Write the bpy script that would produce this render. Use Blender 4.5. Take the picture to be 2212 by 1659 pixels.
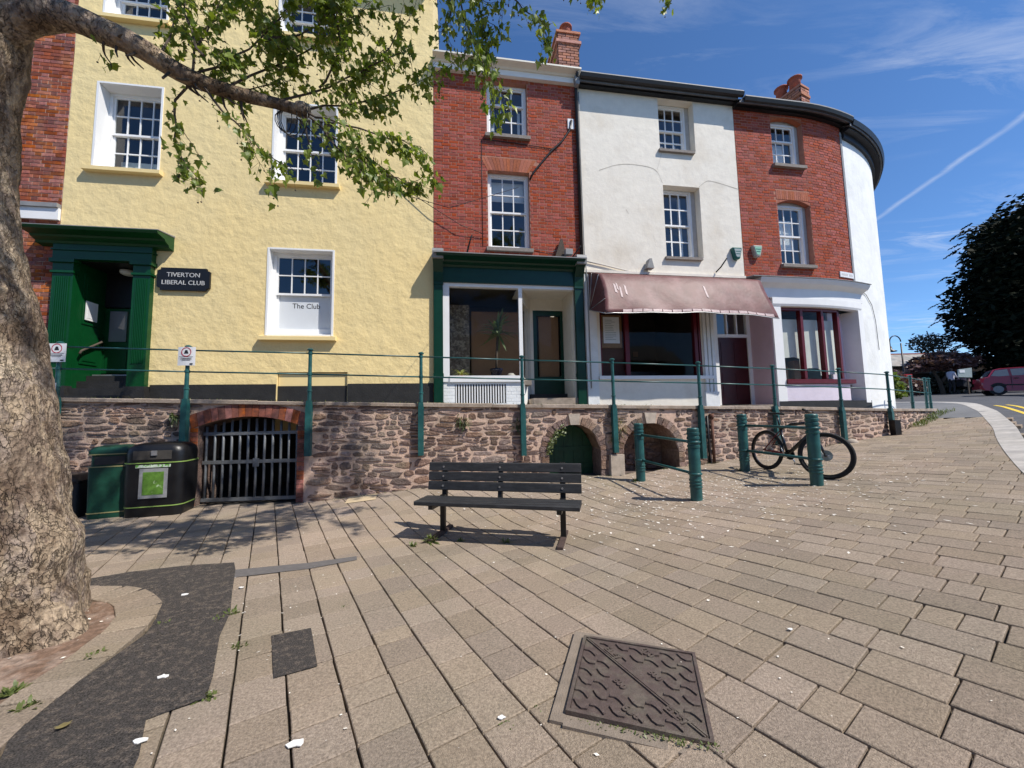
import bpy, bmesh, math, random
from mathutils import Matrix, Vector, noise
random.seed(7)
rnd = random.random
def ru(a, b): return a + (b - a) * random.random()
PI = math.pi
for o in list(bpy.data.objects): bpy.data.objects.remove(o)
scn = bpy.context.scene
# ------------------------------------------------------------------ camera
CAM_Z = 1.42
pitch, roll = math.radians(4.85), math.radians(1.13)
fwd = Vector((0, math.cos(pitch), math.sin(pitch)))
U = Vector((0, -math.sin(pitch), math.cos(pitch)))
R_ = Vector((1, 0, 0))
right = math.cos(roll) * R_ - math.sin(roll) * U
up = math.sin(roll) * R_ + math.cos(roll) * U
cam = bpy.data.cameras.new('camera')
cam.sensor_width = 36.0
cam.lens = 831.0 / 2212.0 * 36.0
cam.clip_end = 3000
cam.clip_start = 0.05
camo = bpy.data.objects.new('camera', cam)
scn.collection.objects.link(camo)
camo.matrix_world = Matrix(((right.x, up.x, -fwd.x, 0), (right.y, up.y, -fwd.y, 0), (right.z, up.z, -fwd.z, CAM_Z), (0, 0, 0, 1)))
scn.camera = camo
# ------------------------------------------------------------------ sun and sky
LD = Vector((-0.68, 0.39, -1.0)).normalized()          # direction the light travels
sun_el = math.asin(-LD.z)
sun_az = math.atan2(-LD.x, -LD.y)                       # clockwise from +Y
sl = bpy.data.lights.new('sun', 'SUN')
sl.energy = 4.6
sl.angle = math.radians(0.55)
sl.color = (1.0, 0.945, 0.86)
so = bpy.data.objects.new('sun', sl)
scn.collection.objects.link(so)
so.rotation_euler = LD.to_track_quat('-Z', 'Y').to_euler()
so.location = (20, -12, 30)
world = bpy.data.worlds.new('World')
scn.world = world
world.use_nodes = True
wn = world.node_tree.nodes
wl = world.node_tree.links
for n in list(wn): wn.remove(n)
def wnode(t, **k):
    n = wn.new(t)
    for a, b in k.items(): setattr(n, a, b)
    return n
wout = wnode('ShaderNodeOutputWorld')
wbg = wnode('ShaderNodeBackground')
wbg.inputs['Strength'].default_value = 0.142
sky = wnode('ShaderNodeTexSky')
sky.sky_type = 'NISHITA'
sky.sun_disc = False
sky.sun_elevation = sun_el
sky.sun_rotation = sun_az
sky.altitude = 100
sky.air_density = 0.85
sky.dust_density = 0.0
sky.ozone_density = 8.0
# cirrus: stretched noise over the dome, laid out on the plane of the clouds
geo = wnode('ShaderNodeTexCoord')
sep = wnode('ShaderNodeSeparateXYZ')
wl.new(geo.outputs['Generated'], sep.inputs[0])
def wmath(op, a, b=None, clamp=False):
    n = wnode('ShaderNodeMath', operation=op, use_clamp=clamp)
    for i, v in enumerate((a, b)):
        if v is None: continue
        if isinstance(v, (int, float)): n.inputs[i].default_value = v
        else: wl.new(v, n.inputs[i])
    return n.outputs[0]
zc = wmath('MAXIMUM', sep.outputs[2], 0.03)
px = wmath('DIVIDE', sep.outputs[0], zc)
py = wmath('DIVIDE', sep.outputs[1], zc)
cmb = wnode('ShaderNodeCombineXYZ')
wl.new(px, cmb.inputs[0]); wl.new(py, cmb.inputs[1])
mp1 = wnode('ShaderNodeMapping')
mp1.inputs['Rotation'].default_value = (0, 0, math.radians(-38))
mp1.inputs['Scale'].default_value = (0.9, 3.4, 1)
mp1.inputs['Location'].default_value = (3.3, 1.7, 0)
wl.new(cmb.outputs[0], mp1.inputs[0])
nz = wnode('ShaderNodeTexNoise'); nz.inputs['Scale'].default_value = 1.5; nz.inputs['Detail'].default_value = 9; nz.inputs['Roughness'].default_value = 0.66; nz.inputs['Distortion'].default_value = 0.9
wl.new(mp1.outputs[0], nz.inputs['Vector'])
nz2 = wnode('ShaderNodeTexNoise'); nz2.inputs['Scale'].default_value = 0.75; nz2.inputs['Detail'].default_value = 3
wl.new(cmb.outputs[0], nz2.inputs['Vector'])
r1 = wnode('ShaderNodeMapRange'); r1.inputs['From Min'].default_value = 0.47; r1.inputs['From Max'].default_value = 0.76; wl.new(nz.outputs[0], r1.inputs[0])
r2 = wnode('ShaderNodeMapRange'); r2.inputs['From Min'].default_value = 0.44; r2.inputs['From Max'].default_value = 0.68; wl.new(nz2.outputs[0], r2.inputs[0])
cf = wmath('MULTIPLY', r1.outputs[0], r2.outputs[0])
# one old vapour trail: a straight line on the cloud plane
dl = wmath('ADD', wmath('MULTIPLY', px, 0.9776), wmath('MULTIPLY', py, -0.2104))
wob = wmath('MULTIPLY', wmath('SUBTRACT', nz.outputs[0], 0.5), 0.04)
dd = wmath('ABSOLUTE', wmath('SUBTRACT', wmath('ADD', dl, wob), 1.4826))
tr = wmath('SUBTRACT', 1.0, wmath('DIVIDE', dd, 0.024), True)
tr = wmath('MULTIPLY', tr, wmath('MULTIPLY', nz.outputs[0], 0.5))
cf = wmath('ADD', wmath('MULTIPLY', cf, 0.6), tr, True)
# thin out near the horizon haze
mixc = wnode('ShaderNodeMix', data_type='RGBA')
wl.new(cf, mixc.inputs['Factor'])
hsv = wnode('ShaderNodeHueSaturation'); hsv.inputs['Saturation'].default_value = 1.06
wl.new(sky.outputs[0], hsv.inputs['Color'])
wl.new(hsv.outputs[0], mixc.inputs[6])
mixc.inputs[7].default_value = (5.4, 5.7, 6.2, 1)
wl.new(mixc.outputs[2], wbg.inputs['Color'])
wl.new(wbg.outputs[0], wout.inputs[0])
vs = scn.view_settings
vs.view_transform = 'Standard'
vs.look = 'None'
vs.exposure = 0.26
vs.gamma = 1.0
vs.use_curve_mapping = False
# ------------------------------------------------------------------ materials
def new_mat(name):
    m = bpy.data.materials.new(name)
    m.use_nodes = True
    nt = m.node_tree
    return m, nt, nt.nodes, nt.links, nt.nodes['Principled BSDF']
def mat(name, col, rough=0.7, var=0.18, vs_=2.5, bump=0.0, bs=40.0, metal=0.0, spec=0.4, rand=0.0, col2=None, c2s=1.2, c2r=(0.45, 0.62), bdist=0.02, coords='POS', stretch=None, coat=0.0):
    """procedural surface: base colour with broad and fine noise, an optional second colour in patches, per-piece variation and fine relief"""
    m, nt, N, L, P = new_mat(name)
    if coords == 'POS':
        g = N.new('ShaderNodeNewGeometry'); vec = g.outputs['Position']
    else:
        g = N.new('ShaderNodeTexCoord'); vec = g.outputs['Object']
    if stretch:
        mp = N.new('ShaderNodeMapping'); mp.inputs['Scale'].default_value = stretch
        L.new(vec, mp.inputs[0]); vec = mp.outputs[0]
    n1 = N.new('ShaderNodeTexNoise'); n1.inputs['Scale'].default_value = vs_; n1.inputs['Detail'].default_value = 7; n1.inputs['Roughness'].default_value = 0.65
    L.new(vec, n1.inputs['Vector'])
    mr = N.new('ShaderNodeMapRange'); mr.inputs['From Min'].default_value = 0.3; mr.inputs['From Max'].default_value = 0.7
    mr.inputs['To Min'].default_value = 1 - var; mr.inputs['To Max'].default_value = 1 + var
    L.new(n1.outputs[0], mr.inputs[0])
    fac = mr.outputs[0]
    base = None
    if col2:
        n2 = N.new('ShaderNodeTexNoise'); n2.inputs['Scale'].default_value = c2s; n2.inputs['Detail'].default_value = 6; n2.inputs['Roughness'].default_value = 0.6
        L.new(vec, n2.inputs['Vector'])
        m2 = N.new('ShaderNodeMapRange'); m2.inputs['From Min'].default_value = c2r[0]; m2.inputs['From Max'].default_value = c2r[1]
        L.new(n2.outputs[0], m2.inputs[0])
        mx = N.new('ShaderNodeMix'); mx.data_type = 'RGBA'
        mx.inputs[6].default_value = (*col, 1); mx.inputs[7].default_value = (*col2, 1)
        L.new(m2.outputs[0], mx.inputs['Factor']); base = mx.outputs[2]
    if rand:
        oi = N.new('ShaderNodeObjectInfo')
        gi = N.new('ShaderNodeNewGeometry')
        ad = N.new('ShaderNodeMath'); ad.operation = 'ADD'
        L.new(oi.outputs['Random'], ad.inputs[0]); L.new(gi.outputs['Random Per Island'], ad.inputs[1])
        fr = N.new('ShaderNodeMath'); fr.operation = 'FRACT'; L.new(ad.outputs[0], fr.inputs[0])
        r = N.new('ShaderNodeMapRange'); r.inputs['To Min'].default_value = 1 - rand; r.inputs['To Max'].default_value = 1 + rand
        L.new(fr.outputs[0], r.inputs[0])
        mm = N.new('ShaderNodeMath'); mm.operation = 'MULTIPLY'; L.new(fac, mm.inputs[0]); L.new(r.outputs[0], mm.inputs[1]); fac = mm.outputs[0]
        hs = N.new('ShaderNodeHueSaturation')
        sc = N.new('ShaderNodeMath'); sc.operation = 'MULTIPLY'; sc.inputs[1].default_value = 7.31; L.new(fr.outputs[0], sc.inputs[0])
        f2 = N.new('ShaderNodeMath'); f2.operation = 'FRACT'; L.new(sc.outputs[0], f2.inputs[0])
        h = N.new('ShaderNodeMapRange'); h.inputs['To Min'].default_value = 0.5 - 0.025 * rand; h.inputs['To Max'].default_value = 0.5 + 0.025 * rand; L.new(f2.outputs[0], h.inputs[0])
        L.new(h.outputs[0], hs.inputs['Hue'])
        sr = N.new('ShaderNodeMapRange'); sr.inputs['To Min'].default_value = 1 - 0.6 * rand; sr.inputs['To Max'].default_value = 1 + 0.4 * rand; L.new(f2.outputs[0], sr.inputs[0]); L.new(sr.outputs[0], hs.inputs['Saturation'])
        if base is None: hs.inputs['Color'].default_value = (*col, 1)
        else: L.new(base, hs.inputs['Color'])
        base = hs.outputs[0]
    vm = N.new('ShaderNodeVectorMath'); vm.operation = 'SCALE'
    if base is None: vm.inputs[0].default_value = col
    else: L.new(base, vm.inputs[0])
    L.new(fac, vm.inputs['Scale'])
    L.new(vm.outputs[0], P.inputs['Base Color'])
    P.inputs['Roughness'].default_value = rough
    P.inputs['Metallic'].default_value = metal
    P.inputs['Specular IOR Level'].default_value = spec
    if coat: P.inputs['Coat Weight'].default_value = coat
    if bump:
        n3 = N.new('ShaderNodeTexNoise'); n3.inputs['Scale'].default_value = bs; n3.inputs['Detail'].default_value = 8; n3.inputs['Roughness'].default_value = 0.6
        L.new(vec, n3.inputs['Vector'])
        b = N.new('ShaderNodeBump'); b.inputs['Strength'].default_value = bump; b.inputs['Distance'].default_value = bdist
        L.new(n3.outputs[0], b.inputs['Height']); L.new(b.outputs[0], P.inputs['Normal'])
    return m
def glass(name, tint=(0.86, 0.9, 0.9), refl=0.12):
    m, nt, N, L, P = new_mat(name)
    N.remove(P)
    out = [n for n in N if n.type == 'OUTPUT_MATERIAL'][0]
    t = N.new('ShaderNodeBsdfTransparent'); t.inputs[0].default_value = (*tint, 1)
    g = N.new('ShaderNodeBsdfGlossy'); g.inputs['Roughness'].default_value = 0.015
    gp = N.new('ShaderNodeNewGeometry')
    nn = N.new('ShaderNodeTexNoise'); nn.inputs['Scale'].default_value = 2.2; nn.inputs['Detail'].default_value = 1
    L.new(gp.outputs['Position'], nn.inputs['Vector'])
    bb = N.new('ShaderNodeBump'); bb.inputs['Strength'].default_value = 0.06; bb.inputs['Distance'].default_value = 0.05
    L.new(nn.outputs[0], bb.inputs['Height']); L.new(bb.outputs[0], g.inputs['Normal'])
    lf = N.new('ShaderNodeLayerWeight'); lf.inputs['Blend'].default_value = 0.5
    lw = N.new('ShaderNodeMath'); lw.operation = 'POWER'; lw.inputs[1].default_value = 4.0; L.new(lf.outputs['Facing'], lw.inputs[0])
    a = N.new('ShaderNodeMath'); a.operation = 'MULTIPLY_ADD'; a.use_clamp = True
    L.new(lw.outputs[0], a.inputs[0]); a.inputs[1].default_value = 0.85; a.inputs[2].default_value = refl
    mx = N.new('ShaderNodeMixShader')
    L.new(a.outputs[0], mx.inputs[0]); L.new(t.outputs[0], mx.inputs[1]); L.new(g.outputs[0], mx.inputs[2])
    L.new(mx.outputs[0], out.inputs[0])
    return m
def leaf_mat(name, c1, c2, trans=0.35, spec=0.5, rough=0.42):
    m, nt, N, L, P = new_mat(name)
    out = [n for n in N if n.type == 'OUTPUT_MATERIAL'][0]
    oi = N.new('ShaderNodeObjectInfo'); gi = N.new('ShaderNodeNewGeometry')
    ad = N.new('ShaderNodeMath'); ad.operation = 'ADD'; L.new(oi.outputs['Random'], ad.inputs[0]); L.new(gi.outputs['Random Per Island'], ad.inputs[1])
    fr = N.new('ShaderNodeMath'); fr.operation = 'FRACT'; L.new(ad.outputs[0], fr.inputs[0])
    mx = N.new('ShaderNodeMix'); mx.data_type = 'RGBA'; mx.inputs[6].default_value = (*c1, 1); mx.inputs[7].default_value = (*c2, 1); L.new(fr.outputs[0], mx.inputs['Factor'])
    L.new(mx.outputs[2], P.inputs['Base Color']); P.inputs['Roughness'].default_value = rough; P.inputs['Specular IOR Level'].default_value = spec
    tl = N.new('ShaderNodeBsdfTranslucent')
    br = N.new('ShaderNodeVectorMath'); br.operation = 'MULTIPLY'; br.inputs[1].default_value = (1.5, 1.5, 0.6); L.new(mx.outputs[2], br.inputs[0]); L.new(br.outputs[0], tl.inputs[0])
    ms = N.new('ShaderNodeMixShader'); ms.inputs[0].default_value = trans
    L.new(P.outputs[0], ms.inputs[1]); L.new(tl.outputs[0], ms.inputs[2]); L.new(ms.outputs[0], out.inputs[0])
    return m
# ------------------------------------------------------------------ object helpers
COL = scn.collection
WM = {}
def link(o): COL.objects.link(o); return o
def thing(name, label, cat, loc=(0, 0, 0), group=None):
    o = bpy.data.objects.new(name, None); link(o)
    o.empty_display_size = 0.2
    o.location = loc; o['label'] = label; o['category'] = cat
    if group: o['group'] = group
    WM[o.name] = Matrix.Translation(loc)
    return o
def tag(o, label, cat, group=None):
    o['label'] = label; o['category'] = cat
    if group: o['group'] = group
    return o
def put(o, parent, M=None):
    """link o so that M is its world matrix, under parent"""
    link(o)
    M = M or Matrix.Identity(4)
    if parent is not None:
        o.parent = parent
        o.matrix_parent_inverse = WM[parent.name].inverted()
    o.matrix_basis = M
    WM[o.name] = M.copy()
    return o
class MB:
    """collects faces; mp maps local to world coordinates"""
    def __init__(s, mp=None): s.V = []; s.F = []; s.mp = mp
    def v(s, p):
        if s.mp: p = s.mp(*p)
        s.V.append(tuple(p)); return len(s.V) - 1
    def face(s, pts): s.F.append([s.v(p) for p in pts])
    def box(s, x0, x1, y0, y1, z0, z1, nx=0):
        if not nx: nx = max(1, math.ceil((x1 - max(x0, 10.9)) / 0.3)) if (s.mp is W and x1 > 11) else 1
        xs = [x0 + (x1 - x0) * i / nx for i in range(nx + 1)]
        r = [[s.v((x, y0, z0)), s.v((x, y1, z0)), s.v((x, y1, z1)), s.v((x, y0, z1))] for x in xs]
        for a, b in zip(r, r[1:]):
            for i in range(4):
                j = (i + 1) % 4; s.F.append([a[i], a[j], b[j], b[i]])
        s.F.append(r[0][::-1]); s.F.append(r[-1])
    def obox(s, M, sx, sy, sz):
        """box of full size sx,sy,sz centred on matrix M"""
        c = [M @ Vector((x * sx / 2, y * sy / 2, z * sz / 2)) for x in (-1, 1) for y in (-1, 1) for z in (-1, 1)]
        i = [s.v(p) for p in c]
        for f in ((0, 1, 3, 2), (4, 6, 7, 5), (0, 4, 5, 1), (2, 3, 7, 6), (0, 2, 6, 4), (1, 5, 7, 3)): s.F.append([i[k] for k in f])
    def prism(s, pts, ax, d0, d1):
        """extrude a 2D outline; ax 'y': pts are (x,z) from y=d0 to d1; 'x': (y,z); 'z': (x,y)"""
        def q(p, d): return {'y': (p[0], d, p[1]), 'x': (d, p[0], p[1]), 'z': (p[0], p[1], d)}[ax]
        a = [s.v(q(p, d0)) for p in pts]; b = [s.v(q(p, d1)) for p in pts]
        n = len(pts)
        for i in range(n): s.F.append([a[i], a[(i + 1) % n], b[(i + 1) % n], b[i]])
        s.F.append(a[::-1]); s.F.append(b)
    def sweep(s, prof, xs):
        """profile [(y,z)] swept along x positions xs (closed outline)"""
        r = [[s.v((x, y, z)) for y, z in prof] for x in xs]
        n = len(prof)
        for a, b in zip(r, r[1:]):
            for i in range(n):
                j = (i + 1) % n; s.F.append([a[i], a[j], b[j], b[i]])
        s.F.append(r[0][::-1]); s.F.append(r[-1])
    def tube(s, path, r, n=8, caps=True):
        path = [Vector(p) for p in path]
        rr = r if isinstance(r, (list, tuple)) else [r] * len(path)
        rings = []; prev = None
        for i, p in enumerate(path):
            t = (path[min(i + 1, len(path) - 1)] - path[max(i - 1, 0)])
            if t.length < 1e-9: t = Vector((0, 0, 1))
            t.normalize()
            if prev is None:
                a = Vector((0, 0, 1)) if abs(t.z) < 0.9 else Vector((1, 0, 0))
                x = t.cross(a).normalized()
            else:
                x = (prev - t * prev.dot(t)).normalized()
            prev = x; y = t.cross(x)
            rings.append([s.v(p + (x * math.cos(2 * PI * k / n) + y * math.sin(2 * PI * k / n)) * rr[i]) for k in range(n)])
        for a, b in zip(rings, rings[1:]):
            for k in range(n): s.F.append([a[k], a[(k + 1) % n], b[(k + 1) % n], b[k]])
        if caps: s.F.append(rings[0][::-1]); s.F.append(rings[-1])
    def lathe(s, prof, c, n=20):
        rings = [[s.v((c[0] + r * math.cos(2 * PI * k / n), c[1] + r * math.sin(2 * PI * k / n), c[2] + z)) for k in range(n)] for r, z in prof]
        for a, b in zip(rings, rings[1:]):
            for k in range(n): s.F.append([a[k], a[(k + 1) % n], b[(k + 1) % n], b[k]])
        s.F.append(rings[0][::-1]); s.F.append(rings[-1])
    def mesh(s, name, m, smooth=False, recalc=True):
        me = bpy.data.meshes.new(name)
        me.from_pydata(s.V, [], s.F)
        if recalc:
            b = bmesh.new(); b.from_mesh(me)
            bmesh.ops.recalc_face_normals(b, faces=b.faces)
            b.to_mesh(me); b.free()
        if smooth:
            me.shade_smooth() if smooth is True else None
            if smooth == 'auto':
                me.shade_smooth()
                try: me.set_sharp_from_angle(angle=math.radians(38))
                except Exception: pass
        me.materials.append(m)
        return me
    def build(s, name, m, parent=None, smooth=False, recalc=True):
        return put(bpy.data.objects.new(name, s.mesh(name, m, smooth, recalc)), parent)
def part(name, m, parent, fn, mp=None, smooth=False):
    b = MB(mp); fn(b); return b.build(name, m, parent, smooth)
def bxs(name, m, parent, boxes, mp=None):
    b = MB(mp)
    for q in boxes: b.box(*q)
    return b.build(name, m, parent)
def structure(o): o['kind'] = 'structure'; return o
def stuff(o): o['kind'] = 'stuff'; return o
def inst(name, me, parent, M): return put(bpy.data.objects.new(name, me), parent, M)
def text_mesh(body, size, ext, m, align='CENTER', sx=1.0, bold=0.0):
    cu = bpy.data.curves.new('lettering', 'FONT'); cu.body = body; cu.size = size; cu.extrude = ext; cu.align_x = align; cu.align_y = 'CENTER'; cu.offset = bold; cu.resolution_u = 3
    o = bpy.data.objects.new('lettering', cu); link(o)
    dg = bpy.context.evaluated_depsgraph_get()
    me = bpy.data.meshes.new_from_object(o.evaluated_get(dg))
    bpy.data.objects.remove(o)
    for v in me.vertices: v.co.x *= sx
    me.materials.clear(); me.materials.append(m)
    return me
def frame(pos, xdir, zdir=(0, 0, 1)):
    """matrix with local x along xdir, local z along zdir"""
    x = Vector(xdir).normalized(); z = Vector(zdir); z = (z - x * z.dot(x)).normalized(); y = z.cross(x)
    return Matrix(((x.x, y.x, z.x, pos[0]), (x.y, y.y, z.y, pos[1]), (x.z, y.z, z.z, pos[2]), (0, 0, 0, 1)))
def interp(x, xs, ys):
    if x <= xs[0]: return ys[0]
    for i in range(len(xs) - 1):
        if x <= xs[i + 1]: return ys[i] + (ys[i + 1] - ys[i]) * (x - xs[i]) / (xs[i + 1] - xs[i])
    return ys[-1]
def sstep(a, b, x):
    t = min(1, max(0, (x - a) / (b - a))); return t * t * (3 - 2 * t)
# ------------------------------------------------------------------ lie of the land
GX = [-12, -5, -2, 0, 1, 2.4, 4, 6, 7.5, 9.5, 12, 15, 20, 26, 40, 120]
GZ = [.08, .07, .04, .02, .06, .2, .35, .53, .68, .93, 1.28, 1.56, 1.84, 2.0, 2.3, 4.0]
WX = [-9.3, -7.3, -5.35, -3.45, -1.62, .18, 1.95, 3.8, 5.67, 7.5, 9.05, 10.8, 12.3]
WY = [6.04, 6.25, 6.45, 6.6, 6.85, 7.2, 7.5, 7.92, 8.43, 8.9, 9.4, 10.3, 11.32]
BX = [-9, -5.2, -3.4, -1.5, .6, 1.9, 4, 7.5, 9.2, 12.3]
BZ = [.08, .06, .06, .22, .285, .262, .4, .67, .80, 1.28]
def wallY(x): return interp(x, WX, WY)
def g(x, y):
    a = sum(interp(x + d, GX, GZ) for d in (-.6, -.3, 0, .3, .6)) / 5
    if x < 12.3 and y > 2:
        w = wallY(x); t = sstep(w - 2.2, w, y)
        a = a + (interp(x, BX, BZ) - a) * t
    if y > 18: a += .045 * (y - 18)
    return a
def gn(x, y):
    e = .05
    return Vector((-(g(x + e, y) - g(x - e, y)) / (2 * e), -(g(x, y + e) - g(x, y - e)) / (2 * e), 1)).normalized()
def coping(x): return interp(x, [-9, -5.4, -1.6, 1.95, 5.67, 9.2, 12.3], [1.93, 1.81, 1.69, 1.605, 1.53, 1.44, 1.40])
# ------------------------------------------------------------------ the line of the house fronts
FU = 1.04                                   # metres per facade unit
A0 = math.radians(8.8); S0 = 11.333 * FU; RR = 7.2 * FU
def fac(s):
    s = s * FU; t = (math.cos(A0), math.sin(A0)); b = (-4.16, 7.8)
    if s <= S0: return b[0] + t[0] * s, b[1] + t[1] * s, A0
    a = A0 + (s - S0) / RR
    return b[0] + t[0] * S0 + RR * (math.sin(a) - math.sin(A0)), b[1] + t[1] * S0 + RR * (math.cos(A0) - math.cos(a)), a
def W(s, o, z):
    """s along the fronts, o metres out towards the street, z height"""
    x, y, a = fac(s)
    return (x + math.sin(a) * o, y - math.cos(a) * o, FU * z - 0.0568)
def WF(s, o, z):
    x, y, a = fac(s); p = W(s, o, z)
    return frame(p, (math.cos(a), math.sin(a), 0))
def in_poly(x, y, P):
    c = False; j = len(P) - 1
    for i in range(len(P)):
        if (P[i][1] > y) != (P[j][1] > y) and x < (P[j][0] - P[i][0]) * (y - P[i][1]) / (P[j][1] - P[i][1]) + P[i][0]: c = not c
        j = i
    return c
CAMP = Vector((0, 0, CAM_Z))
# ------------------------------------------------------------------ surfaces
M = {}
M['paver'] = mat('concrete_paver', (.30, .246, .18), .93, .42, 85, 1.0, 190, rand=.13, col2=(.375, .29, .222), c2s=.55, c2r=(.36, .64), bdist=.01, spec=.2)
M['joint'] = mat('joint_sand', (.06, .05, .036), .95, .35, 6, .5, 90, col2=(.07, .1, .03), c2s=1.6, c2r=(.6, .75))
M['asphalt'] = mat('asphalt_patch', (.075, .066, .06), .92, 1.1, 150, 1.0, 150, col2=(.14, .115, .095), c2s=26, c2r=(.5, .6), bdist=.02, spec=.25)
M['road'] = mat('road_asphalt', (.085, .085, .09), .85, .25, 1.3, .4, 140)
M['footway'] = mat('footway_asphalt', (.15, .15, .152), .88, .15, 1.5, .4, 150)
M['kerb'] = mat('granite_kerb', (.42, .39, .35), .8, .18, 8, .3, 90, rand=.12)
M['yellowline'] = mat('yellow_line_paint', (.72, .5, .05), .7, .2, 14)
M['soil'] = mat('soil', (.20, .125, .085), .95, .5, 22, .8, 60, col2=(.3, .22, .17), c2s=9)
M['ground'] = mat('ground', (.12, .11, .09), .95, .2, .4)
M['iron'] = mat('cast_iron', (.115, .085, .075), .55, .25, 30, .35, 130, metal=.25, col2=(.15, .125, .10), c2s=9)
M['concrete'] = mat('concrete_surround', (.235, .19, .148), .9, .2, 14, .5, 120)
M['tan'] = mat('tan_slab', (.55, .43, .27), .9, .15, 12, .3, 90)
M['tarstrip'] = mat('tar_strip', (.13, .12, .115), .9, .2, 20, .4, 120)
M['teal'] = mat('teal_gloss_paint', (.012, .075, .075), .38, .22, 10, .06, 60, spec=.5, col2=(.02, .10, .095), c2s=4)
M['mortar'] = mat('lime_mortar', (.60, .425, .325), .92, .22, 9, .8, 55, col2=(.42, .32, .245), c2s=1.1, bdist=.02)
M['stone'] = mat('rubble_stone', (.20, .125, .097), .85, .45, 16, 1.0, 38, rand=.42, col2=(.245, .185, .145), c2s=1.4, bdist=.03)
M['coping'] = mat('coping_stone', (.33, .265, .21), .9, .25, 7, .6, 60, rand=.15)
M['keystone'] = mat('pale_stone', (.44, .37, .30), .88, .22, 9, .5, 60)
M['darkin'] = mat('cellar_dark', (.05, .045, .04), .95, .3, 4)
M['gateiron'] = mat('gate_iron', (.17, .18, .19), .5, .2, 20, .2, 80, metal=.4)
M['cellargreen'] = mat('cellar_green_paint', (.006, .05, .022), .55, .3, 5, .15, 30)
M['brick'] = mat('red_brick', (.315, .055, .028), .88, .22, 24, .5, 110, rand=.22, bdist=.008)
M['brickmortar'] = mat('brick_mortar', (.39, .18, .125), .95, .2, 5, .4, 80)
M['oldbrick'] = mat('old_red_brick', (.27, .065, .035), .88, .3, 20, .5, 100, rand=.38, col2=(.38, .12, .05), c2s=2.5, bdist=.01)
M['oldmortar'] = mat('old_mortar', (.5, .4, .31), .95, .25, 3, col2=(.2, .07, .045), c2s=1.3, c2r=(.48, .56))
M['chimbrick'] = mat('chimney_brick', (.40, .175, .12), .9, .25, 12, .5, 80, rand=.3)
M['chimmortar'] = mat('chimney_mortar', (.07, .05, .045), .95)
M['arch'] = mat('rubbed_brick', (.37, .11, .055), .88, .18, 18, .3, 90, rand=.16)
M['archold'] = mat('dark_arch_brick', (.20, .07, .05), .85, .35, 12, .4, 70, rand=.4, col2=(.33, .09, .045), c2s=3)
M['stucco'] = mat('yellow_stucco', (.83, .65, .315), .82, .04, 1.4, .62, 4.2, col2=(.80, .64, .325), c2s=.5, bdist=.05)
M['stuccotrim'] = mat('yellow_sill_paint', (.82, .645, .315), .7, .05, 3)
M['plinth'] = mat('black_plinth', (.022, .021, .02), .6, .3, 5, .3, 30)
M['render'] = mat('old_white_render', (.80, .745, .645), .85, .05, 5, .45, 6, col2=(.70, .63, .52), c2s=1.0, c2r=(.52, .72), bdist=.02)
M['white'] = mat('white_gloss_paint', (.82, .82, .81), .45, .04, 3)
M['whitewall'] = mat('white_masonry', (.80, .81, .80), .85, .05, 2, .5, 7, col2=(.72, .73, .71), c2s=1.2, bdist=.02)
M['offwhite'] = mat('cream_paint', (.74, .70, .60), .5, .06, 4)
M['greywood'] = mat('weathered_frame', (.48, .45, .41), .6, .12, 8)
M['lilac'] = mat('lilac_paint', (.70, .63, .72), .7, .06, 4, .2, 20)
M['lilac2'] = mat('mauve_paint', (.52, .38, .44), .7, .06, 4)
M['slate'] = mat('slate', (.14, .145, .155), .7, .25, 4, .3, 30)
M['gutter'] = mat('black_gutter', (.014, .014, .016), .45, .3, 8)
M['lead'] = mat('grey_lead', (.25, .25, .25), .55, .2, 8)
M['sillstone'] = mat('grey_stone_sill', (.24, .21, .185), .85, .2, 14, .3, 60)
M['clubgreen'] = mat('bright_green_gloss', (.002, .054, .013), .35, .12, 6, .04, 50)
M['shopgreen'] = mat('dark_green_gloss', (.002, .036, .02), .32, .15, 8, .04, 50)
M['blackpaint'] = mat('black_paint', (.012, .012, .012), .4, .2, 8)
M['maroon'] = mat('maroon_paint', (.11, .006, .012), .4, .15, 8)
M['doorred'] = mat('dark_oxblood_door', (.05, .004, .006), .4, .15, 8)
M['awning'] = mat('awning_vinyl', (.135, .05, .047), .5, .25, 3.5, .3, 2.6, col2=(.18, .088, .086), c2s=2.2, spec=.28, bdist=.04)
M['room'] = mat('room_plaster', (.22, .19, .16), .9, .15, 1)
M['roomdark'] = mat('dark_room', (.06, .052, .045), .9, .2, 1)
M['roomtan'] = mat('tan_board', (.30, .17, .09), .8, .12, 2)
M['curtain'] = mat('net_curtain', (.78, .79, .80), .9, .08, 20, stretch=(6, 6, .6))
M['blind'] = mat('pale_blind', (.66, .68, .62), .85, .08, 3)
M['glass'] = glass('window_glass', refl=.11)
M['glass2'] = glass('shop_glass', (.93, .94, .93), .012)
M['frost'] = mat('frosted_board', (.62, .65, .68), .6, .03, 3)
M['ink'] = mat('dark_ink', (.02, .02, .025), .6, .1)
M['wood'] = mat('bench_plastic_wood', (.022, .023, .025), .55, .35, 5, .35, 60, stretch=(1, 6, 6), col2=(.035, .036, .038), c2s=3)
M['steel'] = mat('galvanised_steel', (.45, .45, .45), .4, .15, 20, metal=.8)
M['rust'] = mat('rusty_foot', (.16, .075, .05), .85, .35, 25, .4, 90)
M['rubber'] = mat('black_rubber', (.012, .012, .012), .75, .2, 20)
M['bikeframe'] = mat('bike_black', (.008, .008, .009), .3, .1, 8, coat=.4)
M['bikered'] = mat('bike_red_stripe', (.14, .012, .015), .35, .1, 8)
M['alu'] = mat('brushed_alloy', (.5, .5, .5), .3, .1, 20, metal=.9)
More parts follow.
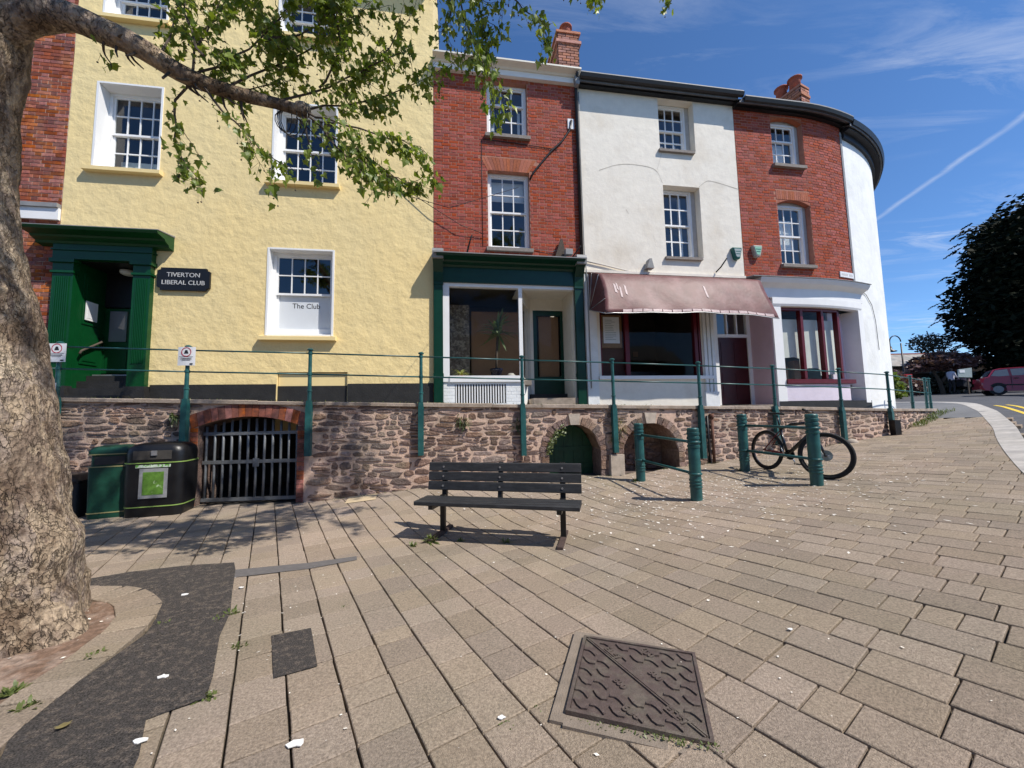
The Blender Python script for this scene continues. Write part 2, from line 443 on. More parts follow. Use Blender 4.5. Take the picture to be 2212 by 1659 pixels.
M['bingreen'] = mat('bin_green_plastic', (.008, .052, .032), .45, .3, 7, .1, 40)
M['binblack'] = mat('bin_black_plastic', (.008, .008, .009), .38, .25, 9, .1, 40)
M['bingold'] = mat('bin_yellow_band', (.30, .27, .12), .5, .15, 9)
M['poster'] = mat('green_poster', (.10, .21, .03), .45, .4, 11, col2=(.55, .68, .42), c2s=9, c2r=(.6, .66))
M['label'] = mat('pale_label', (.55, .62, .50), .6, .25, 16, col2=(.12, .3, .05), c2s=12, c2r=(.5, .55))
M['sign'] = mat('white_sign_plate', (.74, .75, .77), .5, .05, 6)
M['signred'] = mat('sign_red', (.45, .02, .04), .5, .05)
M['bark'] = None
M['twig'] = mat('twig_bark', (.085, .065, .05), .9, .3, 20)
M['leaf'] = leaf_mat('plane_leaf', (.085, .15, .02), (.27, .33, .06), .42)
M['weed'] = leaf_mat('weed_leaf', (.085, .12, .03), (.16, .19, .06), .25)
M['ivy'] = leaf_mat('wall_weed_leaf', (.06, .10, .03), (.13, .15, .06), .25)
M['drygrass'] = leaf_mat('dry_plant', (.28, .22, .1), (.18, .17, .06), .2)
M['yew'] = leaf_mat('yew_needles', (.004, .008, .0035), (.011, .016, .007), .03, .12, .7)
M['copper'] = leaf_mat('copper_leaf', (.085, .04, .04), (.19, .11, .105), .2)
M['shrub'] = leaf_mat('shrub_leaf', (.10, .15, .02), (.20, .25, .05), .3)
M['darkshrub'] = leaf_mat('dark_shrub_leaf', (.03, .035, .02), (.07, .06, .04), .1)
M['carred'] = mat('faded_red_car_paint', (.30, .014, .028), .28, .06, 3, coat=.6)
M['carglass'] = mat('car_glass', (.16, .17, .18), .08, .1, 2, spec=.8)
M['terracotta'] = mat('terracotta', (.38, .10, .06), .8, .2, 9)
M['darkpot'] = mat('dark_clay_pot', (.09, .07, .06), .8, .3, 8)
M['bluepot'] = mat('dark_blue_glazed_pot', (.015, .018, .045), .2, .2, 8, coat=.5)
M['whitepot'] = mat('grey_pot', (.4, .38, .34), .6, .2, 9)
M['yucca'] = leaf_mat('yucca_leaf', (.07, .13, .045), (.22, .27, .13), .2)
M['spider'] = leaf_mat('spider_leaf', (.25, .3, .08), (.5, .5, .25), .3)
M['litter'] = mat('white_litter', (.78, .77, .74), .8, .05)
M['petal'] = mat('pale_petals', (.82, .76, .66), .9, .25, 30, rand=.2)
M['skin'] = mat('skin', (.45, .26, .19), .6, .05)
M['jacket'] = mat('pale_jacket', (.55, .56, .66), .8, .1, 8)
M['trouser'] = mat('dark_trousers', (.015, .015, .02), .8, .1)
M['hair'] = mat('brown_hair', (.05, .03, .02), .7, .2, 20)
M['alarmteal'] = mat('teal_alarm_plastic', (.02, .12, .10), .4, .06, 8)
M['alarmpale'] = mat('pale_green_plastic', (.25, .52, .38), .45, .1, 14)
M['alarmgrey'] = mat('grey_plastic', (.32, .38, .38), .5, .2, 24)
M['signblack'] = mat('black_sign_board', (.01, .01, .01), .35, .05)
M['gilt'] = mat('pale_lettering', (.62, .61, .58), .4, .05, metal=.2)
def bark_material():
    m, nt, N, L, P = new_mat('plane_bark')
    gq = N.new('ShaderNodeNewGeometry')
    mp = N.new('ShaderNodeMapping'); mp.inputs['Scale'].default_value = (1, 1, .62); L.new(gq.outputs['Position'], mp.inputs[0])
    n0 = N.new('ShaderNodeTexNoise'); n0.inputs['Scale'].default_value = 5; n0.inputs['Detail'].default_value = 6; L.new(mp.outputs[0], n0.inputs['Vector'])
    mixv = N.new('ShaderNodeMix'); mixv.data_type = 'VECTOR'; mixv.inputs[0].default_value = .42; L.new(mp.outputs[0], mixv.inputs[4]); L.new(n0.outputs['Color'], mixv.inputs[5])
    vo = N.new('ShaderNodeTexVoronoi'); vo.inputs['Scale'].default_value = 8; L.new(mixv.outputs[1], vo.inputs['Vector'])
    cr = N.new('ShaderNodeValToRGB'); e = cr.color_ramp.elements
    e[0].position = 0.0; e[0].color = (.13, .09, .065, 1); e[1].position = 1.0; e[1].color = (.56, .46, .33, 1)
    for p, c in ((.2, (.25, .185, .135, 1)), (.4, (.43, .33, .225, 1)), (.55, (.29, .225, .18, 1)), (.7, (.50, .40, .28, 1)), (.85, (.34, .275, .215, 1))):
        q = e.new(p); q.color = c
    sx = N.new('ShaderNodeSeparateColor'); L.new(vo.outputs['Color'], sx.inputs[0]); 
    n1 = N.new('ShaderNodeTexNoise'); n1.inputs['Scale'].default_value = 2.2; n1.inputs['Detail'].default_value = 9; n1.inputs['Roughness'].default_value = .7; L.new(mp.outputs[0], n1.inputs['Vector'])
    am = N.new('ShaderNodeMath'); am.operation = 'MULTIPLY_ADD'; L.new(sx.outputs[0], am.inputs[0]); am.inputs[1].default_value = .35; 
    n1s = N.new('ShaderNodeMapRange'); n1s.inputs['From Min'].default_value = .3; n1s.inputs['From Max'].default_value = .7; n1s.inputs['To Max'].default_value = .65; L.new(n1.outputs[0], n1s.inputs[0])
    L.new(n1s.outputs[0], am.inputs[2]); L.new(am.outputs[0], cr.inputs[0])
    # cracks between the bark plates
    v2 = N.new('ShaderNodeTexVoronoi'); v2.feature = 'DISTANCE_TO_EDGE'; v2.inputs['Scale'].default_value = 21; L.new(mixv.outputs[1], v2.inputs['Vector'])
    ck = N.new('ShaderNodeMapRange'); ck.inputs['From Min'].default_value = .0; ck.inputs['From Max'].default_value = .05; ck.inputs['To Min'].default_value = .55; L.new(v2.outputs[0], ck.inputs[0])
    cm_ = N.new('ShaderNodeMapRange'); cm_.inputs['From Min'].default_value = .42; cm_.inputs['From Max'].default_value = .6; L.new(n0.outputs[0], cm_.inputs[0])
    ck2 = N.new('ShaderNodeMath'); ck2.operation = 'MAXIMUM'; L.new(ck.outputs[0], ck2.inputs[0]); L.new(cm_.outputs[0], ck2.inputs[1]); ck = ck2
    n3 = N.new('ShaderNodeTexNoise'); n3.inputs['Scale'].default_value = 38; n3.inputs['Detail'].default_value = 5; L.new(mp.outputs[0], n3.inputs['Vector'])
    f3 = N.new('ShaderNodeMapRange'); f3.inputs['From Min'].default_value = .3; f3.inputs['From Max'].default_value = .7; f3.inputs['To Min'].default_value = .6; f3.inputs['To Max'].default_value = 1.3; L.new(n3.outputs[0], f3.inputs[0])
    mu = N.new('ShaderNodeMath'); mu.operation = 'MULTIPLY'; L.new(ck.outputs[0], mu.inputs[0]); L.new(f3.outputs[0], mu.inputs[1])
    sc = N.new('ShaderNodeVectorMath'); sc.operation = 'SCALE'; L.new(cr.outputs[0], sc.inputs[0]); L.new(mu.outputs[0], sc.inputs['Scale']); L.new(sc.outputs[0], P.inputs['Base Color'])
    P.inputs['Roughness'].default_value = .9; P.inputs['Specular IOR Level'].default_value = .2
    n5 = N.new('ShaderNodeTexNoise'); n5.inputs['Scale'].default_value = 1.9; n5.inputs['Detail'].default_value = 8; n5.inputs['Roughness'].default_value = .72; L.new(mp.outputs[0], n5.inputs['Vector'])
    f5 = N.new('ShaderNodeMapRange'); f5.inputs['From Min'].default_value = .49; f5.inputs['From Max'].default_value = .57; L.new(n5.outputs[0], f5.inputs[0])
    dk = N.new('ShaderNodeMix'); dk.data_type = 'RGBA'; L.new(f5.outputs[0], dk.inputs['Factor']); L.new(sc.outputs[0], dk.inputs[6])
    db = N.new('ShaderNodeVectorMath'); db.operation = 'MULTIPLY'; db.inputs[1].default_value = (.46, .42, .40); L.new(sc.outputs[0], db.inputs[0]); L.new(db.outputs[0], dk.inputs[7]); L.new(dk.outputs[2], P.inputs['Base Color'])
    b1 = N.new('ShaderNodeBump'); b1.inputs['Strength'].default_value = 1.0; b1.inputs['Distance'].default_value = .035
    hh = N.new('ShaderNodeMath'); hh.operation = 'ADD'; L.new(ck.outputs[0], hh.inputs[0]); L.new(n3.outputs[0], hh.inputs[1])
    hh2 = N.new('ShaderNodeMath'); hh2.operation = 'ADD'; L.new(hh.outputs[0], hh2.inputs[0]); L.new(n1.outputs[0], hh2.inputs[1])
    L.new(hh2.outputs[0], b1.inputs['Height']); L.new(b1.outputs[0], P.inputs['Normal'])
    return m
M['bark'] = bark_material()
# ------------------------------------------------------------------ ground, road, footway
def sheet(name, poly, dz, m, res=.5, parent=None, zf=None):
    zf = zf or g
    bm = bmesh.new()
    f = bm.faces.new([bm.verts.new((x, y, 0)) for x, y in poly])
    bmesh.ops.triangulate(bm, faces=bm.faces[:])
    xs = [p[0] for p in poly]; ys = [p[1] for p in poly]
    for ax, lo, hi in ((0, min(xs), max(xs)), (1, min(ys), max(ys))):
        v = math.ceil(lo / res) * res
        while v < hi:
            nrm = (1, 0, 0) if ax == 0 else (0, 1, 0)
            bmesh.ops.bisect_plane(bm, geom=bm.verts[:] + bm.edges[:] + bm.faces[:], plane_co=(v, v, 0), plane_no=nrm, dist=1e-5)
            v += res
    bmesh.ops.remove_doubles(bm, verts=bm.verts[:], dist=1e-4)
    for v in bm.verts: v.co.z = zf(v.co.x, v.co.y) + dz
    bmesh.ops.recalc_face_normals(bm, faces=bm.faces[:])
    me = bpy.data.meshes.new(name); bm.to_mesh(me); bm.free()
    me.materials.append(m)
    return put(bpy.data.objects.new(name, me), parent)
def ground_z(x, y): return g(x, y) - (.25 if x < 60 and y < 60 else .25)
structure(sheet('ground', [(-300, -200), (400, -200), (400, 500), (-300, 500)], 0, M['ground'], 4.0 if False else 20.0, zf=lambda x, y: min(g(x, y), g(26, min(y, 40))) - .35 if x > 20 or y > 14 or x < -12 or y < -6 else -.5))
KERB = [(4.2, -10), (4.3, -3), (4.5, 1), (5.1, 3), (6.2, 4.35), (7.55, 5.6), (8.95, 6.85), (10.12, 7.81), (11.3, 8.9), (12.4, 9.9), (13.62, 11.12), (14.8, 12.3), (15.75, 13.47), (16.8, 15), (17.6, 16.6), (18.3, 18.5), (18.7, 21), (18.8, 25), (18.8, 34)]
structure(sheet('road', KERB + [(60, 34), (60, -10)], -.11, M['road'], 1.0))
structure(sheet('footway', [(11.42, 8.98)] + KERB[9:] + [(13, 34), (12.6, 16), (12.9, 12), (12.25, 11.25), (11.5, 10.75)], .002, M['footway'], .5))
ter_in = [fac(s)[:2] for s in (13.2, 12.6, 12, 11.4, 9, 5, 0, -5)]
terr = structure(sheet('terrace', [(x, wallY(x) + .1) for x in (-9, -5.4, -1.6, 2, 5.7, 9.2, 10.8, 12.2)] + [(12.9, 12.0), (13.2, 14), (12.2, 13.2)] + [(a, b + .1) for a, b in ter_in], -.02, M['footway'], .8, zf=lambda x, y: coping(x)))
far_ground = structure(sheet('verge', [(18.8, 34), (60, 34), (90, 90), (-40, 90), (-40, 14), (12.6, 16), (13, 34)], -.06, M['footway'], 3.0))
def offset_line(P, d):
    out = []
    for i, p in enumerate(P):
        a = P[max(i - 1, 0)]; b = P[min(i + 1, len(P) - 1)]
        t = Vector((b[0] - a[0], b[1] - a[1])).normalized(); out.append((p[0] + t.y * d, p[1] - t.x * d))
    return out
def resample(P, step):
    out = [P[0]]; acc = 0
    for a, b in zip(P, P[1:]):
        a = Vector(a); b = Vector(b); l = (b - a).length; n = max(1, round(l / step))
        out += [tuple(a.lerp(b, k / n)) for k in range(1, n + 1)]
    return out
def smooth_line(P, it=2):
    for _ in range(it):
        Q = [P[0]]
        for a, b in zip(P, P[1:]): Q += [tuple(.75 * u + .25 * v for u, v in zip(a, b)), tuple(.25 * u + .75 * v for u, v in zip(a, b))]
        P = Q + [P[-1]]
    return P
KS = smooth_line(KERB, 3)
kb = structure(part('kerb', M['kerb'], None, lambda b: [b.face([(*p, g(*p) - .12), (*q, g(*q) - .12), (*q2, g(*q2) - .05), (*p2, g(*p2) - .05)]) for p, q, p2, q2 in zip(KS, KS[1:], offset_line(KS, -.3), offset_line(KS, -.3)[1:])]))
kpts = resample(KS[16:], .9)
kin = offset_line(kpts, -.28); kout = offset_line(kpts, .02)
for i in range(len(kpts) - 1):
    b = MB(); e = .012
    q = [Vector((*kout[i], 0)), Vector((*kout[i + 1], 0)), Vector((*kin[i + 1], 0)), Vector((*kin[i], 0))]
    c = sum(q, Vector()) / 4
    if c.y < 2.5 or c.y > 24: continue
    q = [c + (p - c) * .988 for p in q]
    lo = [(p.x, p.y, g(p.x, p.y) - .12) for p in q]; hi = [(p.x, p.y, g(p.x, p.y) + .008) for p in q]
    for k in range(4): b.face([lo[k], lo[(k + 1) % 4], hi[(k + 1) % 4], hi[k]])
    b.face(hi)
    b.build('kerb_stone', M['kerb'], kb)
yl = MB()
for d in (.42, .66):
    a = offset_line(KS, d); c = offset_line(KS, d + .085)
    for i in range(12, len(KS) - 12):
        if KS[i][1] > 12.6: break
        yl.face([(*a[i], g(*a[i]) - .106), (*a[i + 1], g(*a[i + 1]) - .106), (*c[i + 1], g(*c[i + 1]) - .106), (*c[i], g(*c[i]) - .106)])
structure(yl.build('double_yellow_lines', M['yellowline']))
# ------------------------------------------------------------------ block paving
PAV = [(-9, -2.5), (4.3, -2.5)] + KERB[2:8] + [(11.36, 8.95), (11.42, 10.55)] + [(x, wallY(x) + .02) for x in (10.8, 9.2, 7.5, 5.6, 3.8, 1.9, .2, -1.6, -3.4, -5.4, -7.3)] + [(-9, 6.1)]
pave = structure(sheet('pavement', PAV, -.03, M['joint'], .5))
ASPH = [(-3.95, 3.42), (-3.56, 3.68), (-3.15, 3.83), (-2.75, 3.89), (-2.6, 3.70), (-2.29, 3.23), (-2.07, 2.91), (-1.92, 2.61), (-1.66, 2.22), (-1.57, 2.06), (-1.74, 1.92), (-1.58, 1.72), (-1.35, 1.3), (-1.1, .6), (-1.9, .5), (-2.05, 1.5), (-2.147, 1.713), (-2.318, 1.89), (-2.355, 2.03), (-2.36, 2.23), (-2.4, 2.45), (-2.43, 2.65), (-2.566, 2.877), (-2.80, 3.136), (-3.246, 3.365), (-3.75, 3.39)]
PIT = [(-3.7, 3.14), (-3.37, 3.146), (-3.167, 3.126), (-2.858, 2.957), (-2.724, 2.75), (-2.66, 2.5), (-2.61, 2.2), (-2.52, 1.9), (-2.3, 1.3), (-2.2, .6), (-4.6, .6), (-4.6, 3.1)]
PITO = [(-3.75, 3.39), (-3.246, 3.365), (-2.80, 3.136), (-2.566, 2.877), (-2.43, 2.65), (-2.4, 2.45), (-2.36, 2.23), (-2.355, 2.03), (-2.25, 1.75), (-2.0, 1.2), (-1.9, .5), (-4.8, .5), (-4.8, 3.3)]
SQ = [(-1.585, 2.609), (-1.375, 2.698), (-1.131, 2.3), (-1.318, 2.201)]
STRIP = [(-2.62, 3.705), (-2.012, 3.863), (-1.61, 4.032), (-1.565, 3.93), (-1.933, 3.713), (-2.49, 3.534)]
MH = [(.404, 2.46), (.994, 2.28), (.796, 1.713), (.239, 1.912)]
MHF = [(.40, 2.535), (1.065, 2.325), (.835, 1.63), (.155, 1.85)]
TAN = [(-2.654, 6.152), (-2.80, 6.66), (-2.34, 6.72), (-2.21, 6.251)]
structure(sheet('asphalt_patch', ASPH, .007, M['asphalt'], .25, pave))
structure(sheet('asphalt_square', SQ, .007, M['asphalt'], .25, pave))
structure(sheet('tar_strip', STRIP, .0065, M['tarstrip'], .25, pave))
structure(sheet('tan_slab', TAN, .007, M['tan'], .25, pave))
structure(sheet('tree_pit_soil', PIT, -.004, M['soil'], .1, None, zf=lambda x, y: g(x, y) + .02 * noise.noise((x * 6, y * 6, 0))))
d1 = Vector((-.534, .845, 0)).normalized(); e1 = Vector((d1.y, -d1.x, 0))
RW = .24; LENS = (.165, .24, .32)
def paver_geo(l, w, j):
    c = .004; t = .06; gp = .0052
    x, y = l / 2 - gp, w / 2 - gp
    jj = lambda: ru(-j, j)
    P0 = [(-x + jj(), -y + jj()), (x + jj(), -y + jj()), (x + jj(), y + jj()), (-x + jj(), y + jj())]
    lo = [(a, b, -t) for a, b in P0]; mid = [(a, b, -c) for a, b in P0]; top = [(a - math.copysign(c, a), b - math.copysign(c, b), 0) for a, b in P0]
    V = lo + mid + top; F = []
    for k in range(4):
        n = (k + 1) % 4
        F.append([k, n, 4 + n, 4 + k]); F.append([4 + k, 4 + n, 8 + n, 8 + k])
    F.append([8, 9, 10, 11])
    return V, F
PVG = {l: [paver_geo(l, RW, .003) for _ in range(4)] for l in LENS}
PVM = {}
for l in LENS:
    PVM[l] = []
    for V, F in PVG[l]:
        me = bpy.data.meshes.new('paver'); me.from_pydata(V, [], F); me.materials.append(M['paver']); PVM[l].append(me)
blocks = []
i0 = -70
for i in range(-60, 90):
    t = -14 + rnd() * .2
    while t < 18:
        l = random.choice((LENS[0], LENS[1], LENS[1], LENS[2], LENS[2]))
        p = e1 * (i * RW) + d1 * (t + l / 2); t += l
        if not (-9 < p.x < 11.6 and -1.2 < p.y < 11.2): continue
        if not in_poly(p.x, p.y, PAV): continue
        cs4 = [p + d1 * (l * .5 * a) + e1 * (RW * .5 * c) for a in (-.98, .98) for c in (-.98, .98)]
        if any(all(in_poly(c.x, c.y, q) for c in cs4) for q in (ASPH, PITO, SQ, STRIP, MHF, ASPH + PITO)): continue
        if in_poly(p.x, p.y, PITO): continue
        blocks.append((p.x, p.y, l))
def paver_matrix(x, y):
    n = (gn(x, y) + Vector((ru(-.006, .006), ru(-.006, .006), 0))).normalized()
    xd = d1 - n * d1.dot(n)
    return frame((x, y, g(x, y) + ru(-.002, .002)), xd, n)
def on_view(x, y, z=0):
    v = Vector((x, y, z - CAM_Z)); f = v.dot(fwd)
    return f > .3 and abs(v.dot(right) / f) < 1.36 and abs(v.dot(up) / f) < 1.03
blocks.sort(key=lambda b: (0 if on_view(b[0], b[1]) else 1, b[0] ** 2 + b[1] ** 2))
rest = MB()
for k, (x, y, l) in enumerate(blocks):
    v = random.randrange(4); Mx = paver_matrix(x, y)
    if k < 296: inst('paver', PVM[l][v], pave, Mx)
    else:
        V, F = PVG[l][v]; o = len(rest.V)
        rest.V += [tuple(Mx @ Vector(p)) for p in V]; rest.F += [[o + q for q in f] for f in F]
stuff(rest.build('paving_blocks', M['paver'], pave, recalc=False))
# edging blocks round the tree pit
EDGE = [(-3.62, 3.26), (-3.22, 3.25), (-2.85, 3.06), (-2.64, 2.76), (-2.54, 2.45), (-2.47, 2.12), (-2.36, 1.78), (-2.2, 1.4), (-2.05, 1.0), (-2.0, .6)]
ep = resample(smooth_line(EDGE, 1), .29)
for a, b in zip(ep, ep[1:]):
    l = math.dist(a, b)
    V, F = paver_geo(l + .004, .25, .008)
    me = bpy.data.meshes.new('edging_block'); me.from_pydata(V, [], F); me.materials.append(M['paver'])
    x, y = (a[0] + b[0]) / 2, (a[1] + b[1]) / 2
    inst('edging_block', me, pave, frame((x, y, g(x, y) + .012), (b[0] - a[0], b[1] - a[1], 0)))
# ------------------------------------------------------------------ manhole cover
cx = sum(p[0] for p in MH) / 4; cy = sum(p[1] for p in MH) / 4
MHX = frame((cx, cy, g(cx, cy) + .015), (.575, -.19, 0), gn(cx, cy))
mh = thing('manhole_cover', 'rusty brown square cast iron manhole cover set in the block paving', 'manhole cover', (cx, cy, g(cx, cy)))
def mhpart(name, fn, m=M['iron']):
    b = MB(lambda x, y, z: MHX @ Vector((x, y, z))); fn(b); return b.build(name, m, mh)
H = .292
mhpart('surround', lambda b: [b.box(*q, -.06, -.008) for q in ((-.375, -H - .02, -.36, .37), (H + .02, .365, -.37, .36), (-H - .02, H + .02, H + .02, .37), (-H - .02, H + .02, -.375, -H - .02))], M['concrete'])
mhpart('plate', lambda b: (b.box(-H, H, -H, H, -.03, .004)))
def rim(b):
    for s in (-1, 1):
        b.box(-H - .018, H + .018, s * (H + .010) - .008, s * (H + .010) + .008, -.03, .012)
        b.box(s * (H + .010) - .008, s * (H + .010) + .008, -H - .002, H + .002, -.03, .0118)
mhpart('rim', rim)
mhpart('centre_bar', lambda b: [b.obox(Matrix.Translation((0, 0, .006)) @ Matrix.Rotation(-PI / 4, 4, 'Z') @ Matrix.Translation((0, o, 0)), .80, .007, .012) for o in (-.006, .006)], M['iron'])
chev = [(-.030, .016), (-.006, .018), (.012, .008), (.030, -.014), (.024, -.024), (.004, -.006), (-.012, .002), (-.034, .002)]
cm = MB(); cm.prism(chev, 'z', -.003, .009); cme = cm.mesh('tread_lug', M['iron'])
for iy in range(7):
    for ix in range(7):
        x, y = -.25 + ix * .083, -.25 + iy * .083
        if abs(x + y) < .05 or (abs(x) < .10 and abs(y) < .10): continue
        inst('tread_lug', cme, mh, MHX @ Matrix.Translation((x, y, .004)) @ Matrix.Rotation(0 if (ix + iy) % 2 else PI, 4, 'Z') @ Matrix.Diagonal((1.15, 1.5, 1, 1)))
for txt, x, y, r, s in (('600', -.02, -.235, -35, .06), ('600', .05, .235, -35, .06), ('ELEY', .17, -.2, -45, .055), ('ELEY', -.13, .18, -45, .055), ('600', .09, .05, -45, .05), ('600', -.08, -.06, -45, .05)):
    me = text_mesh(txt, s, .006, M['iron'], bold=.002)
    inst('raised_lettering', me, mh, MHX @ Matrix.Translation((x, y, .006)) @ Matrix.Rotation(math.radians(r), 4, 'Z'))
# ------------------------------------------------------------------ retaining wall
def wslope(x): return math.atan2(wallY(x + .5) - wallY(x - .5), 1.0)
def wy(x): return (wallY(x - .5) + wallY(x) * 2 + wallY(x + .5)) / 4
def WL(x, o, z):
    a = wslope(x); return (x + math.sin(a) * o, wy(x) - math.cos(a) * o, z)
def WLF(x, o, z):
    a = wslope(x); return frame(WL(x, o, z), (math.cos(a), math.sin(a), 0))
wall = thing('retaining_wall', 'long rubble stone retaining wall with arched cellar openings below the shop terrace', 'wall', WL(2, 0, g(2, 7.4)))
GATE = (-5.25, -3.66); A2 = (.667, 1.667); A3 = (2.13, 3.31)
def open_top(x):
    if GATE[0] < x < GATE[1]:
        c = (GATE[0] + GATE[1]) / 2; h = (GATE[1] - GATE[0]) / 2; return 1.36 + .15 * (1 - ((x - c) / h) ** 2)
    for (a, b), top in ((A2, 1.25), (A3, 1.245)):
        if a < x < b:
            c = (a + b) / 2; r = (b - a) / 2; return top - r + math.sqrt(max(0, r * r - (x - c) ** 2))
    return None
wb = MB(); wsf = MB()
xs = []
x = -9.0
while x < 12.25:
    xs.append(x); x += .12
for e in GATE + A2 + A3: xs += [e - 1e-3, e + 1e-3]
xs = sorted(xs)
for a, b in zip(xs, xs[1:]):
    m = (a + b) / 2; ot = open_top(m)
    ta, tb = coping(a) - .05, coping(b) - .05
    if ot is None: la, lb = g(a, wy(a)) - .15, g(b, wy(b)) - .15
    else: la, lb = open_top(a) or ot, open_top(b) or ot
    if b - a < .01 and ot is None: continue
    n = 6
    for k in range(n):
        z0a, z1a = la + (ta - la) * k / n, la + (ta - la) * (k + 1) / n
        z0b, z1b = lb + (tb - lb) * k / n, lb + (tb - lb) * (k + 1) / n
        wb.face([WL(a, 0, z0a), WL(b, 0, z0b), WL(b, 0, z1b), WL(a, 0, z1a)])
    if ot is not None:   # soffit of the opening
        wsf.face([WL(a, 0, la), WL(b, 0, lb), WL(b, -.55, lb), WL(a, -.55, la)])
for e in GATE + A2 + A3:
    s = .002 if e in (GATE[0], A2[0], A3[0]) else -.002
    wsf.face([WL(e, 0, -.1), WL(e, -.55, -.1), WL(e, -.55, (open_top(e + s) or 1)), WL(e, 0, (open_top(e + s) or 1))])
wb.box(12.2, 12.32, .1, -.4, .9, coping(12.2) - .05) if False else None
wb.face([WL(12.24, 0, 1.1), WL(12.24, -.4, 1.1), WL(12.24, -.4, coping(12.2) - .05), WL(12.24, 0, coping(12.2) - .05)])
wb.build('mortar_face', M['mortar'], wall)
wsf.build('opening_lining', M['stone'], wall)  # shade inside the openings put in as a darker stone colour
# chambers behind the openings
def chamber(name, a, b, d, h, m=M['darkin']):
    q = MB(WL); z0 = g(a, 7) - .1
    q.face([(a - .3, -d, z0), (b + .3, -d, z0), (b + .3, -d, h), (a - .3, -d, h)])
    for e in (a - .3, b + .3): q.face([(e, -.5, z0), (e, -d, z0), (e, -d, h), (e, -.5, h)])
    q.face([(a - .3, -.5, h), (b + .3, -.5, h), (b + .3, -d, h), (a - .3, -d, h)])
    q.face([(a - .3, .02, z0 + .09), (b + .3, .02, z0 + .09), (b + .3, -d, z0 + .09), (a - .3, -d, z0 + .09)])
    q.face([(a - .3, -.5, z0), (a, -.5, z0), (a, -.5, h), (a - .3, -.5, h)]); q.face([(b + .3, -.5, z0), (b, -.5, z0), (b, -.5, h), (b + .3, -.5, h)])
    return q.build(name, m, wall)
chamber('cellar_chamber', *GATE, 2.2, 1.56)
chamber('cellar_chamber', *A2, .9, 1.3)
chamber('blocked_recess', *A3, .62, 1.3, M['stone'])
# rubble stones
def stone_mesh():
    n = random.choice((6, 7, 8)); pts = []
    for k in range(n):
        a = 2 * PI * (k + ru(-.22, .22)) / n + .3
        c, s = math.cos(a), math.sin(a)
        r = .5 / max(abs(c), abs(s)) ** .93
        pts.append((c * r * ru(.9, 1.03), s * r * ru(.88, 1.04)))
    V = [(x, .6, z) for x, z in pts] + [(x, -.25, z) for x, z in pts] + [(x * .86, -1 + ru(-.35, .3), z * .80) for x, z in pts] + [(ru(-.12, .12), -1.08, ru(-.1, .1))]
    F = []
    for k in range(n):
        m = (k + 1) % n
        F += [[k, m, n + m, n + k], [n + k, n + m, 2 * n + m, 2 * n + k], [2 * n + k, 2 * n + m, 3 * n]]
    return V, F
SG = [stone_mesh() for _ in range(14)]
SM = []
for V, F in SG:
    me = bpy.data.meshes.new('stone'); me.from_pydata(V, [], F); me.materials.append(M['stone']); SM.append(me)
def ring_zone(x, z):
    """keep clear of the arch rings and brick jambs"""
    if GATE[0] - .13 < x < GATE[1] + .13 and z < 1.36: return True
    if GATE[0] - .13 < x < GATE[1] + .13 and z < (open_top(max(GATE[0] + .01, min(GATE[1] - .01, x)))) + .24: return True
    for (a, b), top in ((A2, 1.25), (A3, 1.245)):
        c = (a + b) / 2; r = (b - a) / 2; zc = top - r
        if z < zc and abs(x - c) < r + .15: return True
        if z >= zc and math.hypot(x - c, z - zc) < r + .165: return True
    return False
stones = []
zrow = -.05
while zrow < 1.95:
    h = ru(.06, .15); x = -9.0 + rnd() * .2
    while x < 12.2:
        w = ru(.14, .48) if rnd() < .78 else ru(.08, .16)
        hh = h
        xm = x + w / 2
        zz = zrow + .03 * math.sin(x * 1.7 + zrow * 5) + .02 * math.sin(x * 4.1 + zrow * 3)
        zb, zt = g(xm, wy(xm)) - .02, coping(xm) - .07
        r = rnd()
        if r < .16: hh = h * .5
        zm = zz + hh / 2
        if zb - .02 < zm < zt and not any(ring_zone(q, zm + e) for q in (x + .02, xm, x + w - .02) for e in (-hh * .4, hh * .4)):
            stones.append((xm, zm, w, hh))
            if r < .16 and zz + h * .78 < zt: stones.append((xm + ru(-.02, .02), zz + h * .77, w * .96, hh * .92))
        x += w
    zrow += h
occ = set()
def cells(x, z, w, h):
    return [(i, j) for i in range(int((x - w / 2) / .02), int((x + w / 2) / .02) + 1) for j in range(int((z - h / 2) / .02), int((z + h / 2) / .02) + 1)]
for s_ in stones: occ.update(cells(*s_))
for _ in range(5200):
    w, h = ru(.06, .2), ru(.04, .085); x, z = ru(-7, 12.1), ru(0, 1.85)
    if not (g(x, wy(x)) < z - h * .4 and z + h / 2 < coping(x) - .06): continue
    if any(ring_zone(q, z + e) for q in (x - w * .45, x + w * .45) for e in (-h * .4, h * .4)): continue
    c_ = cells(x, z, w - .03, h - .025)
    if any(q in occ for q in c_): continue
    occ.update(cells(x, z, w, h)); stones.append((x, z, w, h))
stones.sort(key=lambda s: (0 if s[0] > -6.9 else 1, (s[0] ** 2 + wy(s[0]) ** 2) / (s[2] * s[3] + .008)))
srest = MB()
for k, (x, z, w, h) in enumerate(stones):
    Mx = WLF(x, 0, z) @ Matrix.Rotation(ru(-.1, .1), 4, 'Y') @ Matrix.Diagonal((w - ru(.012, .026), ru(.006, .02), h - ru(.012, .024), 1))
    v = random.randrange(14)
    if k < 296: inst('stone', SM[v], wall, Mx)
    else:
        V, F = SG[v]; o = len(srest.V); srest.V += [tuple(Mx @ Vector(p)) for p in V]; srest.F += [[o + q for q in f] for f in F]
stuff(srest.build('rubble_stones', M['stone'], wall, recalc=False))
